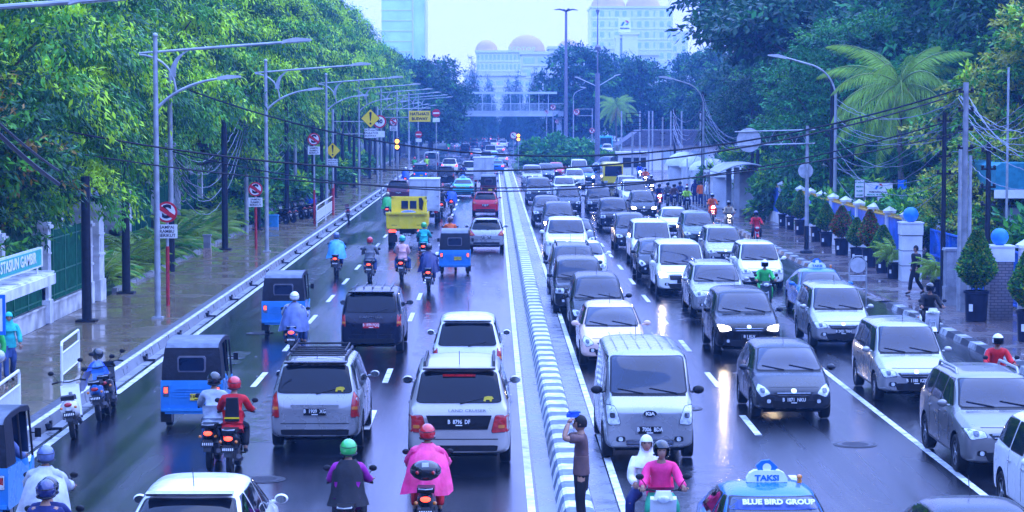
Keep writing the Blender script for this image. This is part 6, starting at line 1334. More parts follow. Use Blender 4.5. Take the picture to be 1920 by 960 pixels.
# ---------------------------------------------------------------- cables
CABM=M('cable_black',(.008,.008,.012),.5); CABW=M('cable_grey',(.22,.24,.30),.5,var=.2)
def cable(a,b,sag,r,label,mat=CABM,grp=None,wav=0.,n=28,seed=0):
    a,b=Vector(a),Vector(b); rg=random.Random(seed); pts=[]
    for i in range(n+1):
        u=i/n; p=a.lerp(b,u); p.z-=4*sag*u*(1-u); 
        if wav: p+=Vector((rg.uniform(-wav,wav),rg.uniform(-wav,wav),rg.uniform(-wav,wav)))*min(1,4*u*(1-u)*2)
        pts.append(p)
    mb=MB(); mb.tube(pts,r,5); o=mb.build('cable',[mat],None,True); return tag(o,label,'cable',grp)
UR=Vector(AT(1805,165,76)); 
cable(UPL-Vector((0,0,.2)),UR,2.6,.032,'upper thick black cable sagging across the whole road')
cable(AT(0,220,66),AT(1770,185,80),2.05,.03,'second black cable crossing from the left trees to the dark pole')
cable(UPL-Vector((0,0,2.9)),AT(1770,188,80)-Vector((0,0,.8)),2.0,.026,'lower black cable crossing the road beneath the upper pair')
cable(AT(0,262,64),AT(1810,245,76),1.65,.022,'lowest thin black cable over the far traffic')
cable(AT(-20,235,40),AT(110,345,52),.05,.05,'bundle of thick dark cables slanting down at the far left'); cable(AT(-20,215,40),AT(110,320,52),.05,.03,'thin dark cable above the slanting bundle at the far left')
for i in range(13):
    s=UR+Vector((rnd.uniform(-.3,.3),rnd.uniform(-.5,.5),-rnd.uniform(.1,2.8))); e=AT(1960,150+i*16+rnd.uniform(-8,8),60+rnd.uniform(-4,6)); cable(s,e,.25+rnd.random()*.5,.012,'pale grey twisted cable from the concrete pole to the right edge',CABW,'cables from the concrete pole to the right edge',.02,seed=i)
for i in range(13):
    s=UR+Vector((rnd.uniform(-.3,.3),rnd.uniform(-.5,.5),-rnd.uniform(.3,3.0))); e=AT(1568,190+i*12+rnd.uniform(-6,6),112); cable(s,e,.5+rnd.random()*1.3,.011,'pale grey cable drooping between the concrete pole and the lamp pole',CABW,'cables between the concrete pole and the lamp pole',.02,seed=20+i)
for i in range(12):
    s=Vector(AT(1317,175+i*9,161)); e=AT(1410,235+i*7,142); cable(s,e,.6+rnd.random()*1.6,.014,'pale cable drooping from the bent-arm lamp to the twin dark poles',CABW,'cables around the twin dark poles',.03,seed=50+i)
for i in range(9):
    s=Vector(AT(1262,205+i*6,198)); e=AT(1317,190+i*9,161); cable(s,e,.8+rnd.random()*2.0,.016,'pale cable bundle fanning out under the spreading tree',CABW,'cables under the spreading tree',.04,seed=80+i)
for i in range(8):
    s=Vector((-13,118,7.2-.15*i)); e=Vector((-12.9,146,6.9-.2*i)); cable(s,e,.7+.3*i,.011,'pale looping cable under the left trees',CABW,'cables looping under the left trees',.03,seed=110+i)
for i in range(7):
    s=UPL+Vector((0,0,-2.9-.1*i)); e=Vector((-12.3-.25*i,97,2.8)); cable(s,e,.25+.1*i,.015,'loose pale cable hanging from the left utility pole',CABW,'cables hanging from the left utility pole',.02,seed=130+i)
for i in range(5):
    s=UPL+Vector((0,0,-2.7-.25*i)); e=Vector((-13,118,7.0-.3*i)); cable(s,e,1.6+.35*i,.016,'looping pale cable between the left utility poles',CABW,'cables between the left utility poles',.03,seed=150+i)
# ---------------------------------------------------------------- masts
t=thing('light_mast','very tall lamp mast with a cross-shaped head on the median','lamp mast',(AT(1061,300,290).x,290,0)); mb=MB(); mb.tube([(0,0,0),(0,0,19.7)],[.26,.15],12); mb.build('mast',[M('mast_purple_grey',(.2,.19,.24),.5,.3)],t,True)
mb=MB()
for a in range(4): q=a*PI/2+.3; mb.tube([(0,0,19.6),(.9*math.cos(q),.9*math.sin(q),19.85),(1.6*math.cos(q),1.6*math.sin(q),19.75)],[.12,.1,.05],6)
mb.build('lamp_cross',[POLEB],t)
x_=AT(1120,300,255).x; t=thing('signal_mast','thick mast with antenna top and two sloping lamp arms','lamp mast',(x_,255,0)); mb=MB(); mb.tube([(0,0,0),(0,0,11)],[.30,.26],12); mb.tube([(0,0,11),(0,0,14.2)],.07,8); mb.lathe([(.25,13.6),(.35,14),(.1,14.3)],8); mb.tube([(0,0,14.2),(0,0,18)],[.09,.05],8); mb.tube([(0,0,18),(0,0,21)],.02,5); mb.lathe([(.02,17.4),(.22,18.1),(.22,18.2),(.02,18.2)],8); mb.build('mast',[MATS['mast_purple_grey']],t,True)
for s,dz in ((-1,.9),(1,1.2)): mb=MB(); mb.tube([(0,0,9.5),(s*2.0,0,9.5+dz)],.05,6); mb.prism([(s*1.9,9.45+dz),(s*2.6,9.65+dz),(s*2.6,9.75+dz),(s*1.9,9.6+dz)],-.12,.12,'y'); mb.build('lamp_arm',[LAMPH],t)
cobra(AT(1075,300,300).x,300,9.5,-1.6,'slim far street lamp right of the tall mast'); 
# billboard frame far right of island
q=AT(1188,228,210); t=thing('billboard_support','dark empty ladder-like sign frame on the right roadside','sign frame',(q.x,210,0)); mb=MB(); mb.tube([(-.1,0,0),(-.1,0,q.z-1)],.1,8); mb.build('pole',[GALV],t); mb=MB()
for i in range(5): mb.tube([(-.7,0,q.z-.9+i*.42),(.7,0,q.z-.9+i*.42)],.04,5)
for s in (-.7,.7): mb.tube([(s,0,q.z-.9),(s,0,q.z+.8)],.04,5)
mb.build('frame',[DARK],t)
# ---------------------------------------------------------------- footbridge
BRW=M('bridge_white',(.50,.56,.60),.5,var=.12,scale=.6); BY=340.
t=thing('footbridge','white covered pedestrian footbridge spanning the far road','footbridge',(0,BY,0)); x0,x1=-7.,10.6; zd=6.75; zr=9.55
mb=MB(); mb.bbox(x0-6,-1.4,zd-.75,x1,1.4,zd-.02); mb.bbox(x0-6,-1.45,zd-.02,x1,1.45,zd+.10); mb.build('deck',[BRW],t)
mb=MB(); mb.bbox(x0-6,-1.7,zr,x1-1,1.7,zr+.16); mb.bbox(x0-6,-1.72,zr-.2,x1-1,-1.66,zr); mb.build('roof',[BRW],t)
mb=MB(); n=0; x=x0-6
while x<=x1-1: mb.bbox(x-.05,-1.42,zd,x+.05,-1.34,zr); mb.bbox(x-.05,1.34,zd,x+.05,1.42,zr); x+=1.42
mb.build('roof_posts',[BRW],t)
mb=MB(); x=x0-6
while x<=x1: mb.bbox(x-.02,-1.41,zd+.1,x+.02,-1.38,zd+1.15); mb.bbox(x-.02,1.38,zd+.1,x+.02,1.41,zd+1.15); x+=.2
mb.bbox(x0-6,-1.43,zd+1.13,x1,-1.36,zd+1.22); mb.bbox(x0-6,1.36,zd+1.13,x1,1.43,zd+1.22); mb.build('railing',[BRW],t)
for x in (x0-2.2,x1-.6): mb=MB(); mb.box((x,0,(zd-.7)/2),(.7,1.1,zd-.7)); mb.box((x,0,zd-.95),(1.8,1.6,.4)); mb.build('pier',[BRW],t)
# ---------------------------------------------------------------- far buildings
WALLW=M('far_wall_white',(.72,.72,.72),.6,var=.05,scale=.05); WALLC=M('far_wall_cream_hazed',(.88,.86,.84),.6,var=.08,scale=.05); WIN=M('far_window_glass_hazed',(.56,.68,.76),.4,var=.3,scale=.2); DOME=M('dome_terracotta_hazed',(.60,.38,.44),.5,var=.1); GLW=M('curtain_wall_glass_hazed',(.62,.86,.90),.4,var=.12,scale=.15)  # cream, window, dome and tower glass colours are paled to paint in distance haze
def building(px0,px1,pytop,Y,label,floors,cols,mat,depth=20,name='office_building',fh=3.4,ww=.6,wh=.5,par=None,zb=0,winmat=WIN,domes=(),split=None):
    a=AT(px0,pytop,Y); b=AT(px1,pytop,Y); w_=b.x-a.x; h=a.z
    t=par or thing(name,label,'building',((a.x+b.x)/2,Y+depth/2,0)); ox=(a.x+b.x)/2-t.location.x; oy=Y+depth/2-t.location.y
    mb=MB(); mb.bbox(ox-w_/2,oy-depth/2,zb,ox+w_/2,oy+depth/2,h); mb.bbox(ox-w_/2-.4,oy-depth/2-.4,h-.3,ox+w_/2+.4,oy+depth/2+.4,h+.5); wl=mb.build('wall',[mat],t)
    nwin=0; rest=MB(); ww_=w_/cols*ww; wm=MB(); wm.bbox(-ww_/2,-.09,0,ww_/2,.09,fh*wh); wm=wm.mesh('window',[winmat]); wn=MB(); wn.bbox(-ww_*.18,-.09,0,ww_*.18,.09,fh*wh); wn=wn.mesh('window',[winmat])
    for f_ in range(floors):
        z=h-(f_+.85)*fh
        if z<zb: break
        for c in range(cols):
            x=ox-w_/2+w_*(c+.5)/cols; nar=split and c%split==split-1; nwin+=1
            if nwin<=100: link('window',wn if nar else wm,t,(x,oy-depth/2,z))
            else: q_=ww_*(.18 if nar else .5); rest.bbox(x-q_,oy-depth/2-.08,z,x+q_,oy-depth/2+.1,z+fh*wh)
        mb=MB(); mb.bbox(ox-w_/2-.12,oy-depth/2-.16,z-fh*.22,ox+w_/2+.12,oy-depth/2-.005,z-fh*.12); mb.build('floor_band',[mat],t)
    if rest.v: rest.build('windows',[winmat],t)['kind']='stuff'
    for (px,r,sq) in domes:
        q=AT(px,pytop,Y); mb=MB(); mb.lathe([(r*1.05,-.3),(r*1.05,0)]+[(r*math.cos(R(5+i*10.5)),r*sq*math.sin(R(5+i*10.5))) for i in range(8)]+[(.05,r*sq)],24,(q.x-t.location.x,oy-depth/2+r+1,h+.5)); mb.build('dome',[DOME],t,True)
    return t
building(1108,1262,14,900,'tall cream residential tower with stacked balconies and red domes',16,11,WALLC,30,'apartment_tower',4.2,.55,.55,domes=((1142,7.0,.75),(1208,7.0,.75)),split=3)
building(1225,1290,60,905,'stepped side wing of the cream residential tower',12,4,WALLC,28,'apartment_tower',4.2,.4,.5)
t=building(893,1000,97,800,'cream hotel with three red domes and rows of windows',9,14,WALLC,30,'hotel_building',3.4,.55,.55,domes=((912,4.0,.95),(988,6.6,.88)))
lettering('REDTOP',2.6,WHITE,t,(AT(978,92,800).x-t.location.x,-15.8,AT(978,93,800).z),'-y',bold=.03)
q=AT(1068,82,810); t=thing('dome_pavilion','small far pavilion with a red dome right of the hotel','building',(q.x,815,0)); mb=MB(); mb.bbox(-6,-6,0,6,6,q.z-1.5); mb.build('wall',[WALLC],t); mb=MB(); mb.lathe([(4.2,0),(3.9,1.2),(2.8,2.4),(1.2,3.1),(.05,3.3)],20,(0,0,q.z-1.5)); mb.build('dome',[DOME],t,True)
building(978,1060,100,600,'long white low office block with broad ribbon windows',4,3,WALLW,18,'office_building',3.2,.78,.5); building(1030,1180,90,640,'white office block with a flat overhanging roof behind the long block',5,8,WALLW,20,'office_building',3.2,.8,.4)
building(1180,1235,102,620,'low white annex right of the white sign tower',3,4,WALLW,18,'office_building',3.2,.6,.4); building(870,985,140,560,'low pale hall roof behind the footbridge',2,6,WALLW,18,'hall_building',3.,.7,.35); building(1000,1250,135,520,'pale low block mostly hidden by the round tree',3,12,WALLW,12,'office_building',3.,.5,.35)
# sign tower
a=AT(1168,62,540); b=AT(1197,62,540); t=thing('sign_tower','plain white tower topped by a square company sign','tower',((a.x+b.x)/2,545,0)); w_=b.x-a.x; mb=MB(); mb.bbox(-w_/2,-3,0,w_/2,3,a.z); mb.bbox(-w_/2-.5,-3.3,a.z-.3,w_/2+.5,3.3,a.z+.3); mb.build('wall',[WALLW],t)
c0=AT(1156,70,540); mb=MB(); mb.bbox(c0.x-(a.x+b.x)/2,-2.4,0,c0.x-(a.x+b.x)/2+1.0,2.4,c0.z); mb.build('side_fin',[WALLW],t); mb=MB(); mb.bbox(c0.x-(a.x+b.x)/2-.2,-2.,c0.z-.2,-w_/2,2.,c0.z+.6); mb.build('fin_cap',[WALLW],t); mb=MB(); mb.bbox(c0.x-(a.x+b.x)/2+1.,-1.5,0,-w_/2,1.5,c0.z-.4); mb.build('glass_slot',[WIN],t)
s0=AT(1162,32,540); s1=AT(1184,55,540); cx=(s0.x+s1.x)/2-(a.x+b.x)/2; cz=(s0.z+s1.z)/2; hw_=(s1.x-s0.x)/2; mb=MB(); mb.bbox(cx-hw_,-1.6,s1.z-.6,cx+hw_,1.6,s0.z); pnl=mb.build('sign_panel',[WHITE],t)
mb=MB(); 
for s in (-.8,.8): mb.bbox(cx+s-.1,-.4,a.z+.2,cx+s+.1,.4,s1.z-.5)
mb.build('sign_posts',[GALV],t)
for c_,pl in ((SGNBL,[(-.20,.02),(-.09,.02),(.0,.20),(-.09,.20)]),(SGNT,[(.02,.05),(.10,.13),(.20,.13),(.12,.05)]),(SGNR,[(.0,.27),(.12,.27),(.22,.16),(.12,.16)])):
    mb=MB(); mb.prism([(cx+x_*5,cz-.3+(z_-.05)*5) for x_,z_ in pl],-1.72,-1.62,'y'); mb.build('logo_mark',[c_],pnl)
lettering('PERTAMINA',.42,SGNK,pnl,(cx,-1.7,cz-1.15),'-y',bold=.02)
# glass tower left
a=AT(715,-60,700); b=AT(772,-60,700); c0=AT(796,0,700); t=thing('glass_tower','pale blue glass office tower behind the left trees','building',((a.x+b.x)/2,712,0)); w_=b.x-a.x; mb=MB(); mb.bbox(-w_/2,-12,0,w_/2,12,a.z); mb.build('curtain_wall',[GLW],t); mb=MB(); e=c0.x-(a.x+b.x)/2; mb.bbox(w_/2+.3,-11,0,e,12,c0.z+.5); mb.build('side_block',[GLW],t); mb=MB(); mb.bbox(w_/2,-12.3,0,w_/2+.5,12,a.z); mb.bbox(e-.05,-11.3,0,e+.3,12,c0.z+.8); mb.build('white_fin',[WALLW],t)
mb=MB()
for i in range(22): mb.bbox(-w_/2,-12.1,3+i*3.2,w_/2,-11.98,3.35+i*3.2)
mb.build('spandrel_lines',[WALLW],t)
# teal roof building right
t=thing('roadside_hall','low building with a teal corrugated roof at the right edge','building',(23.5,85,0)); mb=MB(); mb.bbox(-4,0,.1,8,8,2.9); mb.build('wall',[M('hall_wall',(.3,.34,.4),.6)],t); mb=MB(); mb.prism([(-4.6,3.6),(-4.6,4.5),(-4.4,4.62),(9,4.62),(9,3.6)],-.9,8.5,'y'); mb.build('fascia',[M('teal_roof',(.03,.22,.30),.4,var=.15)],t); mb=MB(); mb.bbox(-4.65,-.95,3.3,9,-.85,3.62); mb.build('white_gutter',[WHITE],t)
# houses and walls behind island (far right)
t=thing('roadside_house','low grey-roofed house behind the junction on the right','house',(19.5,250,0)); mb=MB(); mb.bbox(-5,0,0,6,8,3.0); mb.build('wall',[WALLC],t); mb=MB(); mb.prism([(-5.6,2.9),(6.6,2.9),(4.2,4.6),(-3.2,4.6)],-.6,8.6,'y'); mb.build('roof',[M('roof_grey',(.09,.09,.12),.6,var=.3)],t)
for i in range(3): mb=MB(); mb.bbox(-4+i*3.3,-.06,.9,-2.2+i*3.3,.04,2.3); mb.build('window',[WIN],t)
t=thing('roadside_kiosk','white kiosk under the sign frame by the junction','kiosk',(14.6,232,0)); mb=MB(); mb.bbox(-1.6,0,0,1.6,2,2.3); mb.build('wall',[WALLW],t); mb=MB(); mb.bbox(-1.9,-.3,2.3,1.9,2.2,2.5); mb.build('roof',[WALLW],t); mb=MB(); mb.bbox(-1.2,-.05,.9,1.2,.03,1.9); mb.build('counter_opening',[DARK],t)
# ---------------------------------------------------------------- traffic, left carriageway (seen from behind)
def wind_bits(t,k,rear=True):
    """small yellow wildlife sticker low in the rear window"""
    p=PROTO[k]; c=p['c']; x=p['rw']*.72; z=c['tail'][1]+.12; h=p['hf'](x,z,-1); mb=MB(); mb.prism([(-.09,-.04),(-.07,.03),(.0,.045),(.07,.04),(.10,.0),(.07,-.01),(.06,-.05),(.03,-.05),(.02,-.02),(-.04,-.02),(-.05,-.05)],-.01,.01,'y'); mb.build('yellow_sticker',[PLATEY],t,loc=(h.x,h.y-.03,h.z))
def rack(t,k,rails=True,basket=False,col=None,cross=(-.6,.5)):
    p=PROTO[k]; H=p['H']; x=p['rw']*.86; L=p['L']; y0=L/2-L*(p['c']['rr']-.05); y1=L/2-L*(p['c']['rf']+.08)
    for s in (-1,1):
        mb=MB(); mb.tube([(s*x,y0,H-.09),(s*x,y0+.10,H+.01),(s*x,y1-.1,H+.02),(s*x,y1,H-.08)],.028,6); mb.build('roof_rail',[col or P['silver']],t,True)
    if basket:
        mb=MB(); z=H+.10; xs=x*.92; mb.tube([(-xs,y0+.3,z),(xs,y0+.3,z),(xs,y1-.2,z),(-xs,y1-.2,z),(-xs,y0+.3,z)],.022,6)
        for i in range(5): yy=y0+.3+(y1-y0-.5)*i/4; mb.tube([(-xs,yy,z-.08),(xs,yy,z-.08)],.02,6)
        mb.build('roof_rack',[DARK],t)
V={}
V['lc']=car('bigsuv','gold',862,866,'away','silver off-road wagon with a framed rear window and number plate 8796',plate_txt='B  8796  DF'); wind_bits(V['lc'],'bigsuv'); rack(V['lc'],'bigsuv',col=DARK)
p=PROTO['bigsuv']; mb=MB(); h=p['hf'](0,1.72,-1); mb.bbox(-.30,-.03,-.02,.30,.0,.02); mb.build('brake_light',[REDL],V['lc'],loc=(0,h.y-.03,1.70))
lettering('LAND CRUISER',.068,M('badge_grey',(.12,.12,.13),.3,.5),V['lc'],(.15,p['pr'][1]-.012,1.08),'-y',sx=1.5); mb=MB(); mb.prism([(-.52,.73),(.52,.73),(.60,.99),(-.60,.99)],-.01,.01,'y'); mb.build('plate_recess',[DARK],V['lc'],loc=(0,p['pr'][1]+.02,0))
V['inn']=car('bigmpv','silver',597,836,'away','silver people carrier with a black roof basket and number plate 1909',plate_txt='B  1909  XG'); wind_bits(V['inn'],'bigmpv'); rack(V['inn'],'bigmpv',col=DARK,basket=True)
mb=MB(); mb.bbox(-.46,-.03,-.02,.46,.0,.025); mb.build('chrome_garnish',[P['silver']],V['inn'],loc=(0,PROTO['bigmpv']['pr'][1]-.01,.90))
V['pan']=car('boxy','navy',699,660,'away','dark navy boxy wagon with the only red number plate',plate_txt='B 1979 PQQ',pk='r'); lettering('PANTHER',.09,CHROME,V['pan'],(0,PROTO['boxy']['pr'][1]-.012,1.02),'-y',sx=1.6,bold=.003)
for i in range(5): mb=MB(); mb.bbox(-.5+i*.25-.015,-1.3,1.735,-.5+i*.25+.015,.6,1.755); mb.build('roof_ridge',[P['navy']],V['pan'])
car('mpv','white',877,728,'away','white minivan with number plate 1262 just ahead of the silver off-road wagon',plate_txt='B  1262  BYT')
t=car('coupesuv','white',0,0,'away','white car cut off by the bottom edge, only its roof and rear window showing',world=(-3.95,28.9)); mb=MB(); mb.bbox(-.52,-.85,1.605,.52,.55,1.622); 
car('hatch','silver',912,470,'away','silver hatchback with a round tail beside the blue rickshaw',plate_txt='B 1402 PR')
car('hatch','red',910,404,'away','bright red hatchback in the lane next to the median',plate_txt='B 1305 KF')
car('suv','maroon',748,381,'away','dark maroon sport utility car near the left kerb beyond the box truck',plate_txt='B 345 MK')
def taxi_bits(t,k,roof_sign=True,big=False,front=True):
    p=PROTO[k]; H=p['H']; y=p['L']/2-p['L']*.56; s=1 if front else -1
    mb=MB(); mb.prism([(-.28,0),(.28,0),(.28,.05),(.24,.12),(.17,.16),(-.17,.16),(-.24,.12),(-.28,.05)],-.06,.06,'y'); b=mb.build('roof_sign',[M('taxi_sign_white',(.75,.8,.8),.4,var=.05)],t,loc=(0,y,H-.01))
    for f,sg in (('-y',-1),('+y',1)): lettering('TAKSI',.105,SGNBL,b,(0,sg*.064,.055),f,sx=1.2,bold=.004)
    mb=MB(); mb.prism([(-.15,.20),(-.04,.30),(.07,.29),(.15,.22),(.10,.12),(.0,.09),(-.07,.11)],-.03,.03,'y'); e=mb.build('blue_emblem',[SGNBL],b)
    for sg in (-1,1):
        mb=MB(); disc(mb,0,.195,.06,sg*.03,sg*.04,n=16)
        mb.build('white_oval',[WHITE],e)
    mb=MB(); mb.lathe([(.035,0),(.035,.05)],10); mb.ball((0,0,.08),.04,10); mb.build('orange_lamp',[AMB],t,loc=(-.45*s,y,H-.03))
taxi_x=car('sedan','aqua',868,370,'away','light blue taxi sedan driving away beyond the yellow truck',cat='taxi',plate_txt='B 1204 TY',pk='y',name='taxi_car'); taxi_bits(taxi_x,'sedan')
t=car('sedan','bluetaxi',0,0,'near','large blue taxi with a white roof sign at the bottom edge of the photo',cat='taxi',world=(3.74,28.75),name='taxi_car'); taxi_bits(t,'sedan')
p=PROTO['sedan']; zz=p['H']-.185
pt=patch(p['bvh'],[(-.60,zz-.055),(.60,zz-.055),(.585,zz+.045),(-.585,zz+.045)],'f',off=.030,rr=.05,rings=(1,.8,.5,.25)); pt.build('sun_band',[M('sun_band_blue',(.02,.05,.20),.3)],t)
h=p['hf'](0,zz); n_=Vector((0,.55,.84)).normalized(); o=link('lettering',text_mesh('BLUE BIRD GROUP',.105,WHITE,bold=.005,sx=1.1),t,(-.06,h.y+.018,h.z+.026)); o.rotation_euler=(R(52),0,PI)
for (x,y,l,tx,pos) in [(365,799,'nearest blue rickshaw with a black canopy on the left side of the road','B 2321 WG',None),(534,626,'blue rickshaw with a dark canopy behind the pair in reflective ponchos','B 2115 WE',None),(853,514,'blue rickshaw beside the rider in the navy poncho','B 2470 WG',None),(788,342,'small distant blue rickshaw with a red stripe','',None)]: rickshaw(x,y,l,pos,0,tx)
rickshaw(0,0,'blue rickshaw cut off by the left edge with a driver reaching out','' or (-8.14,34.9),R(-1),'B 2290 WA',light=False)
rickshaw(0,0,'dark maroon rickshaw half hidden behind the red hatchback',(G(916,372)),0,'',body=P['maroon'])
dump_truck(764,462)
box_truck(796,418,'white box truck with two rear doors directly ahead of the yellow truck',2.45,3.2,txt='B 9034 PK'); box_truck(907,353,'white box truck with closed rear doors beyond the red hatchback',2.5,3.,txt='B 9551 TC')
far=dict(full=True)
car('boxy','black',835,347,'away','black double-cab car with chrome tail trim beyond the blue taxi',plate_txt='B 1919 XN'); car('suv','white',843,327,'away','white sport utility car with glowing red tail lamps ahead of the black car',tail=1)
bus(809,317,'silver van in the left lane ahead of the striped rickshaw','silver',1.75,2.0,4.6,'passenger_van',lit=False); car('mpv','white',880,334,'away','white minivan with lit tail lamps left of the second box truck',tail=1)
t=car('sedan','bluetaxi',931,325,'away','blue taxi nearest the median in the distance',cat='taxi',tail=1,name='taxi_car'); taxi_bits(t,'sedan')
FARL=[('sedan','silver',893,298,1),('boxy','black',872,290,0),('lux','white',920,296,0),('mpv','silver',912,308,0),('sedan','aqua',925,304,1),('suv','black',846,270,1),('mpv','silver',898,266,1),('hatch','white',905,260,1),('suv','navy',912,284,0),('mpv','white',925,278,1),('sedan','silver',936,290,1),('sedan','black',888,275,0),('hatch','silver',940,310,1)]
rg2=random.Random(5)
for y in (259,263,267,272,278,284,291):
    W_=(y-212)/6.5
    for lane in (-4.3,-1.2,1.9):
        x=925+lane*W_
        if any(abs(x-q[2])<2.0*W_/2 and abs(y-q[3])<6+(y-255)*.10 for q in FARL) or (y>270 and lane<-4): continue
        FARL.append((rg2.choice(['sedan','mpv','suv','hatch']),rg2.choice(['silver','white','black','grey','aqua','gold']),x+rg2.uniform(-.8,.8),y,int(rg2.random()<.6)))
for k,c,x,y,tl in FARL: car(k,c,x,y,'away','small distant car in the left carriageway queue with its tail towards the camera',tail=tl,full=False,group='distant cars driving away in the left carriageway')
bus(865,262,'tall light blue city bus seen from behind in the far left lane','aqua',2.5,3.2,10); 
rg=random.Random(12); n=0
for y in [262,257,254,251.5,249.5,248,246.5,245.5,244.5,243.5,242.5,241.5]:
    W_=(y-212)/6.5
    for lane in (-4.2,-1.2,1.8,4.8,7.8,10.6):
        x=925+lane*W_
        if y>252 and lane<-2: continue
        if y>255 and lane>4: continue
        if rg.random()<.08: continue
        k=rg.choice(['sedan','mpv','suv','hatch','lux']); c=rg.choice(['silver','white','black','grey','silver','white','aqua','gold']); dirn='away' if lane<5 else 'near'
        car(k,c,x+rg.uniform(-1.5,1.5),y+rg.uniform(-.5,.5),dirn,'tiny hazy car in the far jam under the footbridge',tail=int(rg.random()<.55 and dirn=='away'),full=False,group='hazy cars in the far jam under the footbridge'); n+=1
# ---------------------------------------------------------------- right carriageway (facing the camera)
t=car('van','silver',1213,857,'near','silver passenger van with an upright front and plate 7006 beside the median',plate_txt='B  7006  BDA')
for i in range(6): mb=MB(); mb.bbox(-.55+i*.22-.008,-1.9,2.018,-.55+i*.22+.008,1.1,2.026); mb.build('roof_ridge',[P['silver']],t)
p=PROTO['van']; h=p['hf'](0,.92); mb=MB(); mb.lathe([(.001,-.02),(.095,-.01),(.10,.02)],20,(0,0,0),'y',sx=1.); mb.v=[(v[0]*1.25,v[1],v[2]*.62) for v in mb.v]; o=mb.build('oval_badge',[DARK],t,loc=(h.x,h.y+.01,h.z)); lettering('KIA',.085,PLATEW,o,(0,.026,0),'+y',sx=1.25,bold=.003)
for z in (.40,.335): mb=MB(); mb.box((0,0,0),(.86,.02,.022)); mb.build('chrome_grille_bar',[CHROME],t,loc=(0,p['pf'][1]+.0,z))
t=car('hatch','grey',1480,784,'near','dark grey hatchback with bright clear headlamps and plate 1071',plate_txt='B  1071  NKU')
t=car('suv','pewter',1880,884,'near','silver-beige off-roader with chunky roof rails and plate 1768',plate_txt='B  1768  UV'); rack(t,'suv',col=M('rail_grey',(.4,.4,.42),.4,.4))
t=car('mpv','silver',1706,750,'near','silver minivan with plate 1180 in the right lane',plate_txt='B  1180  KZR',lit=0)
car('mpv','silver',1573,652,'near','silver minivan with a wide black grille and plate 2421',plate_txt='B 2421 TKH')
car('suv','black',1398,665,'near','black sport utility car with bright lit headlamps',plate_txt='B 1 KLV',lit=1)
t=car('sedan','bluetaxi',1545,594,'near','blue taxi mostly hidden behind the silver minivan with plate 2421',cat='taxi',name='taxi_car'); taxi_bits(t,'sedan')
t=car('suv','silver',1345,594,'near','pale silver sport utility car with roof rails behind the black one',plate_txt=''); rack(t,'suv')
car('lux','white',1277,553,'near','big white luxury van with lit fog lamps',plate_txt='',lit=1)
car('hatch','beige',1147,684,'near','peach beige hatchback with a white windscreen sticker just behind the silver van',plate_txt='B 1728 PE')
car('mpv','black',1121,627,'near','black car with silver door mirrors behind the peach hatchback',plate_txt='')
t=car('boxy','black',1085,586,'near','boxy black off-roader between two black cars next to the median',plate_txt='')
t=car('bigmpv','grey',1075,552,'near','dark car with dark roof rails behind the boxy black off-roader'); rack(t,'bigmpv',col=DARK)
car('sedan','white',1098,524,'near','white sedan with round headlamps next to the median queue'); car('bigsuv','white',1062,490,'near','tall white sport utility car with sunroof in the median lane')
car('sedan','navy',1084,470,'near','navy sedan peeking out behind the tall white car'); car('bigmpv','navy',1048,442,'near','dark blue minivan with one dazzling headlamp in the median lane',lit=2)
car('suv','navy',1026,423,'near','navy sport utility car left of the dazzling minivan'); car('mpv','grey',1066,399,'near','dark grey minivan right behind the navy sport utility car'); car('bigsuv','steel',1010,382,'near','dark blue-grey sport utility car with chrome grille by the median')
car('suv','white',1058,373,'near','white sport utility car with a black grille in the second queue row'); car('bigsuv','silver',998,349,'near','silver sport utility car at the head of the median'); car('mpv','steel',1024,340,'near','blue-grey car tucked right of the silver one at the median head')
car('hatch','red',1043,333,'near','pinkish red car near the hedge island'); car('suv','white',1078,353,'near','white car in front of the blue car by the island'); car('lux','white',1086,334,'near','white van near the hedge island'); car('sedan','blue',1099,343,'near','blue car right of the white car by the island',lit=1)
t=car('boxy','black',1124,402,'near','black open-fendered jeep with round headlamps'); car('boxy','navy',1151,431,'near','navy boxy wagon behind the black jeep in the middle lane',plate_txt='B 8214')
bus(1150,352,'yellow and white minibus facing the camera','yellow',1.8,2.2,5.2,'minibus',near=True); car('mpv','silver',1176,371,'near','silver minivan right of the yellow minibus'); car('lux','white',1190,388,'near','white minivan with clear headlamps behind the dark minivan')
car('mpv','black',1206,410,'near','black minivan with a wide chrome grille in the third lane',plate_txt='B 784 NU',lit=1); car('mpv','grey',1184,468,'near','dark grey minivan behind the white van in the middle lane'); car('lux','white',1222,496,'near','plain white van second from the big luxury van')
car('hatch','black',1233,523,'near','black hatchback squeezed between the two white vans'); car('mpv','white',1425,541,'near','white minivan with a dark slim grille beside the green rider'); car('mpv','silver',1357,500,'near','silver minivan with two windscreen wipers in the fourth row',plate_txt='B 50 K')
car('mpv','green',1310,463,'near','grey-green minivan behind the silver one'); car('sedan','white',1266,441,'near','white sedan with dazzling headlamps near the yellow-jacketed rider',lit=2)
car('suv','white',0,0,'near','white car cut off by the right edge at the bottom',world=(9.15,33.3),lit=0); car('sedan','grey',0,0,'near','dark grey car roof just showing at the bottom right corner',world=(6.3,27.4))
car('suv','white',0,0,'near','white sport utility car turning side-on across the junction',world=G(1195,318),yaw=-75); car('suv','steel',0,0,'near','blue-grey car turning just left of the side-on white one',world=G(1128,322),yaw=-30,lit=0)
for k,c,x,y in [('sedan','white',1108,280),('bigmpv','blue',1125,273),('sedan','silver',1087,266),('mpv','white',1139,290)]:
    car(k,c,x,y,'near','distant car waiting beyond the planted island',full=False,group='distant cars beyond the planted island')
bus(1136,286,'blue bus waiting beyond the planted island','aqua',2.3,2.8,7.5,near=True)
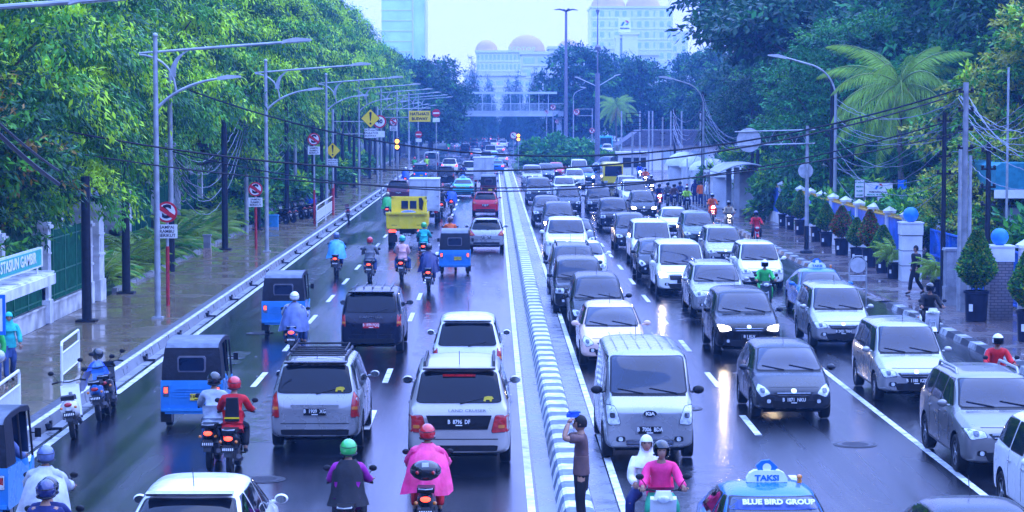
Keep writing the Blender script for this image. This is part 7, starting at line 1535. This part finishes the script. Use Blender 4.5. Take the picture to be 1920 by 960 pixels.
# ---------------------------------------------------------------- riders
def ride(px,py,rz,kind,bcol,label,top,legs='jeans',hc='black',poncho=False,pil=None,world=None,lit=False,visor=True,rear=True,blabel=None,head='helmet',sc=1.,grp=None,bgrp=None):
    x,y=G(px,py) if world is None else world
    d=Vector((math.cos(rz+PI/2),math.sin(rz+PI/2)))*.62*(1 if abs(rz)<1.6 else -1)
    if world is None: x+=d.x*1; y+=d.y*1 if abs(rz)<1.6 else abs(d.y)
    b=bike(kind,(x,y,0),rz,blabel or ('%s under the %s'%('scooter' if kind=='scooter' else 'motorcycle',label.replace('rider','rider',1)))[:120],bcol,rear,lit,bgrp)
    p=person('ride',(x,y,0),rz,label,top,legs,head,hc,poncho,visor,grp,sc)
    if pil: person('pillion',(x-(.19 if rz else .0)+(.05 if not rz else 0),y,0),rz,pil[0],pil[1],pil[2] if len(pil)>2 else 'jeans','helmet' if len(pil)<4 else pil[3],pil[4] if len(pil)>4 else 'white',len(pil)>5,scale=sc,scarf=pil[1])
A=0.; T=PI
ride(394,882,A,'motor','black','rider in a grey hooded sweatshirt and black helmet','silver','jeans','black'); ride(432,893,A,'motor','black','rider in a red jacket with a black backpack and red helmet','red','black','red')
x,y=G(432,893); mb=MB(); t=thing('backpack','black backpack with a yellow band on the red rider','backpack',(x,y+.36,1.0)); mb.box((0,0,.16),(.26,.16,.42),taper=.8); mb.build('bag',[C_('black')],t); mb=MB(); mb.bbox(-.135,-.095,.0,.135,-.078,.025); mb.build('yellow_band',[SGNY],t)
ride(548,672,A,'motor','blue','rider in a yellow-banded poncho behind the second rickshaw','lgrey','jeans','khaki',True,('pillion passenger in a yellow and blue poncho and white helmet','bluegrey','jeans','helmet','white',1))
ride(629,518,A,'motor','black','rider in a sky-blue poncho near the left lane','sky','navy','bluegrey',True); ride(692,530,A,'motor','black','rider in a grey jacket with a shiny red helmet','grey','jeans','red')
ride(752,527,A,'motor','black','rider in white partly hidden by the pink-shirted passenger','lgrey','jeans','white',False,('pillion passenger in a pale pink shirt and teal helmet','salmon','jeans','helmet','teal'))
ride(794,492,A,'motor','black','rider in a teal green jacket right of the yellow truck','teal','navy','helmgreen'); ride(803,547,A,'motor','black','rider in a billowing navy poncho beside the blue rickshaw','navy','navy','black',True)
ride(726,414,A,'motor','black','rider in a green jacket left of the yellow truck','helmgreen','navy','khaki',True); ride(828,404,A,'motor','black','rider in dark clothes right of the first box truck','black','black','black'); ride(846,398,A,'motor','red','rider in a bright blue raincoat beyond the dark rider','blue','blue','bluegrey',True)
ride(843,478,A,'motor','black','rider in an orange rain suit hidden behind the blue rickshaw','orange','orange','salmon',False,('pillion passenger in an orange rain suit and brown helmet','orange','orange','helmet','brown'))
ride(760,350,A,'motor','black','distant rider in a royal blue poncho near the left kerb','blue','blue','white',True); ride(777,324,A,'motor','black','distant rider in green with a red helmet beside the striped rickshaw','helmgreen','navy','red'); ride(800,322,A,'motor','black','distant rider in lime green behind the striped rickshaw','lime','navy','red')
ride(868,342,A,'motor','black','distant rider in navy left of the white minivan','navy','navy','black'); ride(841,286,A,'motor','black','far rider in green ahead of the silver van','helmgreen','navy','black'); ride(876,264,A,'scooter','white','far rider beside the tall blue bus','grey','navy','white')
ride(912,283,A,'motor','black','far rider in a round sky-blue poncho','sky','navy','sky',True); ride(934,262,A,'motor','black','far rider in orange near the jam','orange','navy','red'); ride(985,262,A,'motor','black','far rider in dark clothes right of the amber lights','black','navy','red')
ride(0,0,A,'motor','maroon','rider with a green and white helmet and purple-edged black jacket at the bottom edge','purple','black','helmgreen',False,None,(-2.13,32.6),blabel='maroon motorcycle cut off by the bottom edge under the green-helmeted rider')
ride(0,0,A,'motor','black','rider in a glossy pink rain poncho and dark red helmet at the bottom edge','hotpink','red','red',True,None,(-1.02,34.2),blabel='black motorcycle with top box and lit tail light under the pink poncho')
t=thing('top_box','black motorcycle top box with red reflectors behind the pink poncho','luggage box',(-1.02,34.2-.80,1.0)); mb=MB(); mb.ball((0,0,.14),.24,14,sz=.66,sy=.75); mb.build('shell',[M('box_black_gloss',(.01,.01,.012),.15,coat=1.)],t,True)
for s in (-1,1): mb=MB(); mb.ball((s*.12,-.155,.13),.03,8); mb.build('reflector',[REDL],t)
mb=MB(); mb.box((0,-.14,.24),(.10,.02,.07)); mb.build('white_label',[WHITE],t)
ride(0,0,A,'motor','black','rider in a pale grey crinkled poncho and grey helmet at the lower left','lgrey','navy','bluegrey',True,None,(-6.45,32.0),blabel='motorcycle under the pale grey poncho at the lower left')
ride(0,0,A,'motor','navy','rider in a dark helmet just entering at the bottom left corner','navy','navy','black',False,('pillion passenger in a navy helmet at the bottom left corner','navy','navy','helmet','navy'),(-5.85,29.2),blabel='motorcycle below the frame at the bottom left corner')
ob_=[o for o in COL.objects if o.get('label','').startswith('rider with a green and white helmet and purple')][0]
mb=MB(); n=32; rg_=[(.02,.10,.10,1.44),(-.01,.185,.135,1.36),(-.05,.225,.165,1.24),(-.09,.235,.175,1.10),(-.13,.25,.20,.97),(-.17,.29,.24,.86),(-.19,.31,.26,.80)]
for cy,rx,ry,z in rg_:
    for j in range(n): q=2*PI*j/n; k_=1+.035*math.sin(7*q+z*9); mb.v.append((rx*k_*math.cos(q),cy+ry*k_*math.sin(q),z))
for i in range(len(rg_)-1):
    for j in range(n): mb.f.append((i*n+j,i*n+(j+1)%n,(i+1)*n+(j+1)%n,(i+1)*n+j)); mb.mi.append(0)
mb.build('black_overjacket',[C_('black')],ob_,True)
# facing the camera
ride(0,0,T,'scooter','white','woman rider in a hot pink raincoat and dark visor helmet facing the camera','hotpink','green','black',False,('pillion passenger in a white patterned headscarf behind the pink raincoat','white','navy','scarf'),(2.46,32.6),blabel='white scooter under the hot pink raincoat',visor=False)
ride(1750,648,T,'scooter','white','rider in black with a full dark helmet on the right side','black','black','black',blabel='white and blue scooter by the right kerb'); ride(0,0,T,'motor','black','rider in a red shirt and white helmet with a black face mask','red','black','white',False,None,(10.95,48.4),blabel='motorcycle hidden behind the silver-beige off-roader')
ride(1437,588,T,'scooter','green','rider in a bright green rain suit facing the camera','helmgreen','helmgreen','white'); ride(1420,462,T,'motor','red','rider with red sleeves at the right kerb','red','black','navy')
ride(1337,417,T,'motor','red','rider in an orange rain suit with a lit headlamp','orange','orange','silver',lit=True); ride(1368,436,T,'motor','black','rider in a khaki jacket with a lit headlamp','khaki','khaki','grey',lit=True); ride(1289,398,T,'motor','black','rider in a fluorescent lime jacket','lime','navy','white')
ride(1237,392,T,'motor','red','rider in dark blue with a red motorcycle','navy','navy','black',lit=True); ride(1253,388,T,'motor','black','rider in grey beside the red motorcycle','grey','navy','black'); ride(1222,370,T,'motor','black','rider in a dark jacket in the bunch of motorcycles','black','navy','white',lit=True)
ride(1211,352,T,'motor','black','rider in orange within the bunch of motorcycles','orange','navy','blue',lit=True); ride(1200,340,T,'motor','blue','rider in blue at the rear of the bunch','blue','navy','black',lit=True); ride(1206,328,T,'motor','black','rider in navy under a dark rain cape','navy','navy','navy',True,lit=True); ride(1189,325,T,'motor','blue','rider in sky blue at the back of the bunch','sky','navy','blue'); ride(1265,392,T,'motor','black','rider in brown right of the bunch','brown','navy','grey'); ride(1276,386,T,'motor','black','rider in bluish grey behind the lime jacket','bluegrey','navy','black')
# parked two-wheelers
x,y=G(130,822); bike('scooter',(x,y+.6,0),R(8),'white parked scooter with a red tail lamp by the left kerb','white',False,lean=-7); x,y=G(181,790); bike('motor',(x,y+.6,0),R(6),'parked motorcycle with a blue tarp and pale plate','blue',False,lean=-6); x,y=G(200,777); bike('motor',(x,y+.6,0),R(4),'black parked motorcycle with a helmet on its mirror','black',False,lean=-6)
x,y=G(172,778); t=thing('tarp','crumpled glossy blue tarp draped over the parked motorcycle','tarpaulin',(x-.05,y+1.0,.78)); mb=MB(); rgt=random.Random(3); n=18
for i in range(n+1):
    for j in range(n+1):
        u=i/n*2-1; v_=j/n*2-1; mb.v.append((u*.36,v_*.5,.28*(1-u*u)*(1-.5*v_*v_)-.42*abs(u)**3+rgt.uniform(-.025,.025)))
for i in range(n):
    for j in range(n): mb.f.append((i*(n+1)+j,i*(n+1)+j+1,(i+1)*(n+1)+j+1,(i+1)*(n+1)+j)); mb.mi.append(0)
mb.build('sheet',[C_('blue',.8)],t,True,fix=False)
x,y=G(186,690,1.1); 
def loose_helmet(loc,c,label): t=thing('helmet',label,'helmet',loc); mb=MB(); mb.ball((0,0,0),.14,16); mb.build('shell',[M('helmet_'+c,COLR[c],.15,coat=1.)],t,True); mb=MB(); mb.ball((0,.03,-.02),.128,14); mb.build('visor',[GLASS],t,True)
q=AT(183,664,52.3); loose_helmet(q,'black','black helmet hanging above the handlebar of the parked motorcycle'); q=AT(-2,668,48); loose_helmet(q,'silver','silver helmet of someone at the left edge')
for i,(px,py,c,rz,l) in enumerate([(520,420,'black',1.0,'parked dark motorcycle nearest the blue box'),(536,418,'green',.8,'parked motorcycle with green fairing on the left pavement'),(551,412,'black',.9,'parked black motorcycle third in the pavement row'),(563,410,'navy',.8,'parked motorcycle fourth in the pavement row'),(575,408,'black',.7,'parked motorcycle by the blue raincoats')]):
    x,y=G(px,py,.2); bike('motor' if i%2 else 'scooter',(x,y+.3,.2),rz,l,c,False,lean=-5)
x,y=G(583,398,.2); t=thing('raincoats','blue raincoats hung over a rack beside the parked motorcycles','clothes',(x,y,.2)); mb=MB(); mb.lathe([(.30,.35),(.36,.7),(.30,1.1),(.16,1.5),(.03,1.62)],14); mb.build('cloth',[C_('blue',.7)],t,True)
x,y=G(650,416,.0); bike('motor',(x+.1,y+.4,0),R(5),'lone motorcycle parked against the left kerb','maroon',False,lean=-6)
x,y=G(517,395,.2); person('stand',(x,y,.2),R(-70),'person in a white shirt sitting by the parked motorcycles','white','navy','hair',scale=.88)
# pedestrians
person('shield',(1.30,32.9,.31),PI/2,'man in a brown T-shirt shielding his head, standing on the median','brown','black','hair')
t=thing('sunshade_cloth','folded blue cloth held over the head of the man on the median','cloth',(1.30,32.9,.31)); mb=MB(); mb.box((-.12,.05,1.735),(.20,.17,.05),rx=.1,taper=.8); mb.box((-.10,.05,1.77),(.15,.13,.025),rz=.3); mb.build('cloth',[C_('blue')],t)
x,y=G(18,716,.2); person('walk',(x,y,.2),R(200),'woman in a turquoise tunic and headscarf by the bus stop sign','teal','jeans','scarf',scale=.95)
x,y=G(-1,735,.2); person('stand',(x-.12,y,.2),R(180),'person in a green jacket half outside the left edge','helmgreen','jeans','hair',scale=.95)
x,y=G(1717,552,.13); person('walk',(x,y,.13),R(120),'man in a black tracksuit walking past the white gate pillar','black','black','hair')
for px,py,top,hd,l,ps,rz in [(1303,383,'navy','scarf','woman in a long navy robe waiting by the bus shelter','stand',0),(1314,387,'orange','hair','person with an orange backpack waiting beside the robed woman','stand',0),(1325,388,'white','scarf','woman in a white headscarf by the thin grey pole','stand',1),(1346,383,'bluegrey','hair','person in light blue bending under the shelter','walk',1.5),(1360,388,'grey','helmet','man in a red helmet standing at the shelter column','stand',1.6),(1333,384,'khaki','hair','person in pale clothes seated under the shelter','stand',0)]:
    x,y=G(px,py,.13); person(ps,(x,y,.13),rz,l,top,'navy' if 'robe' in l else 'jeans',hd,'red')
# rickshaw driver's arm with a cloth
t=thing('person','driver of the rickshaw at the left edge, arm out with a pink cloth','person',(-7.95,31.9,.0)); D=posed('ride'); link('body',D['body'],t); o=link('jacket',D['jacket'],t); o.material_slots[0].link='OBJECT'; o.material_slots[0].material=C_('bluegrey'); link('hair',D['hair'],t)
for s in D['shoes']: link('shoe',s,t)
o=link('trousers',D['trousers'],t); o.material_slots[0].link='OBJECT'; o.material_slots[0].material=C_('navy')
t.location=(-7.95,35.9,-.15)
# drivers' stray litter on the wet road
LIT=M('litter_pale',(.5,.5,.5),.6)
for i in range(26):
    x,y=rnd.uniform(-8,-3) if i%2 else rnd.uniform(.8,2.),rnd.uniform(34,75); mb=MB(); mb.box((0,0,.006),(rnd.uniform(.03,.12),rnd.uniform(.03,.08),.006),rz=rnd.uniform(0,3)); tag(mb.build('litter_scrap',[LIT],loc=(x,y,.004)),'tiny pale scrap of litter lying on the wet road','litter','scraps of litter on the wet road')
# ---------------------------------------------------------------- haze
mb=MB(); mb.bbox(-320,-260,-1.5,320,960,85)
hz=tag(mb.build('haze',[]),'thin blue rain haze over the whole road','haze',kind='stuff')
hm=bpy.data.materials.new('haze'); hm.use_nodes=True; t=hm.node_tree; t.nodes.clear()
pv=t.nodes.new('ShaderNodeVolumePrincipled'); pv.inputs['Color'].default_value=(.18,.45,1.0,1); pv.inputs['Density'].default_value=.0006; pv.inputs['Anisotropy'].default_value=0.0
oo=t.nodes.new('ShaderNodeOutputMaterial'); t.links.new(pv.outputs[0],oo.inputs['Volume']); hz.data.materials.clear(); hz.data.materials.append(hm)
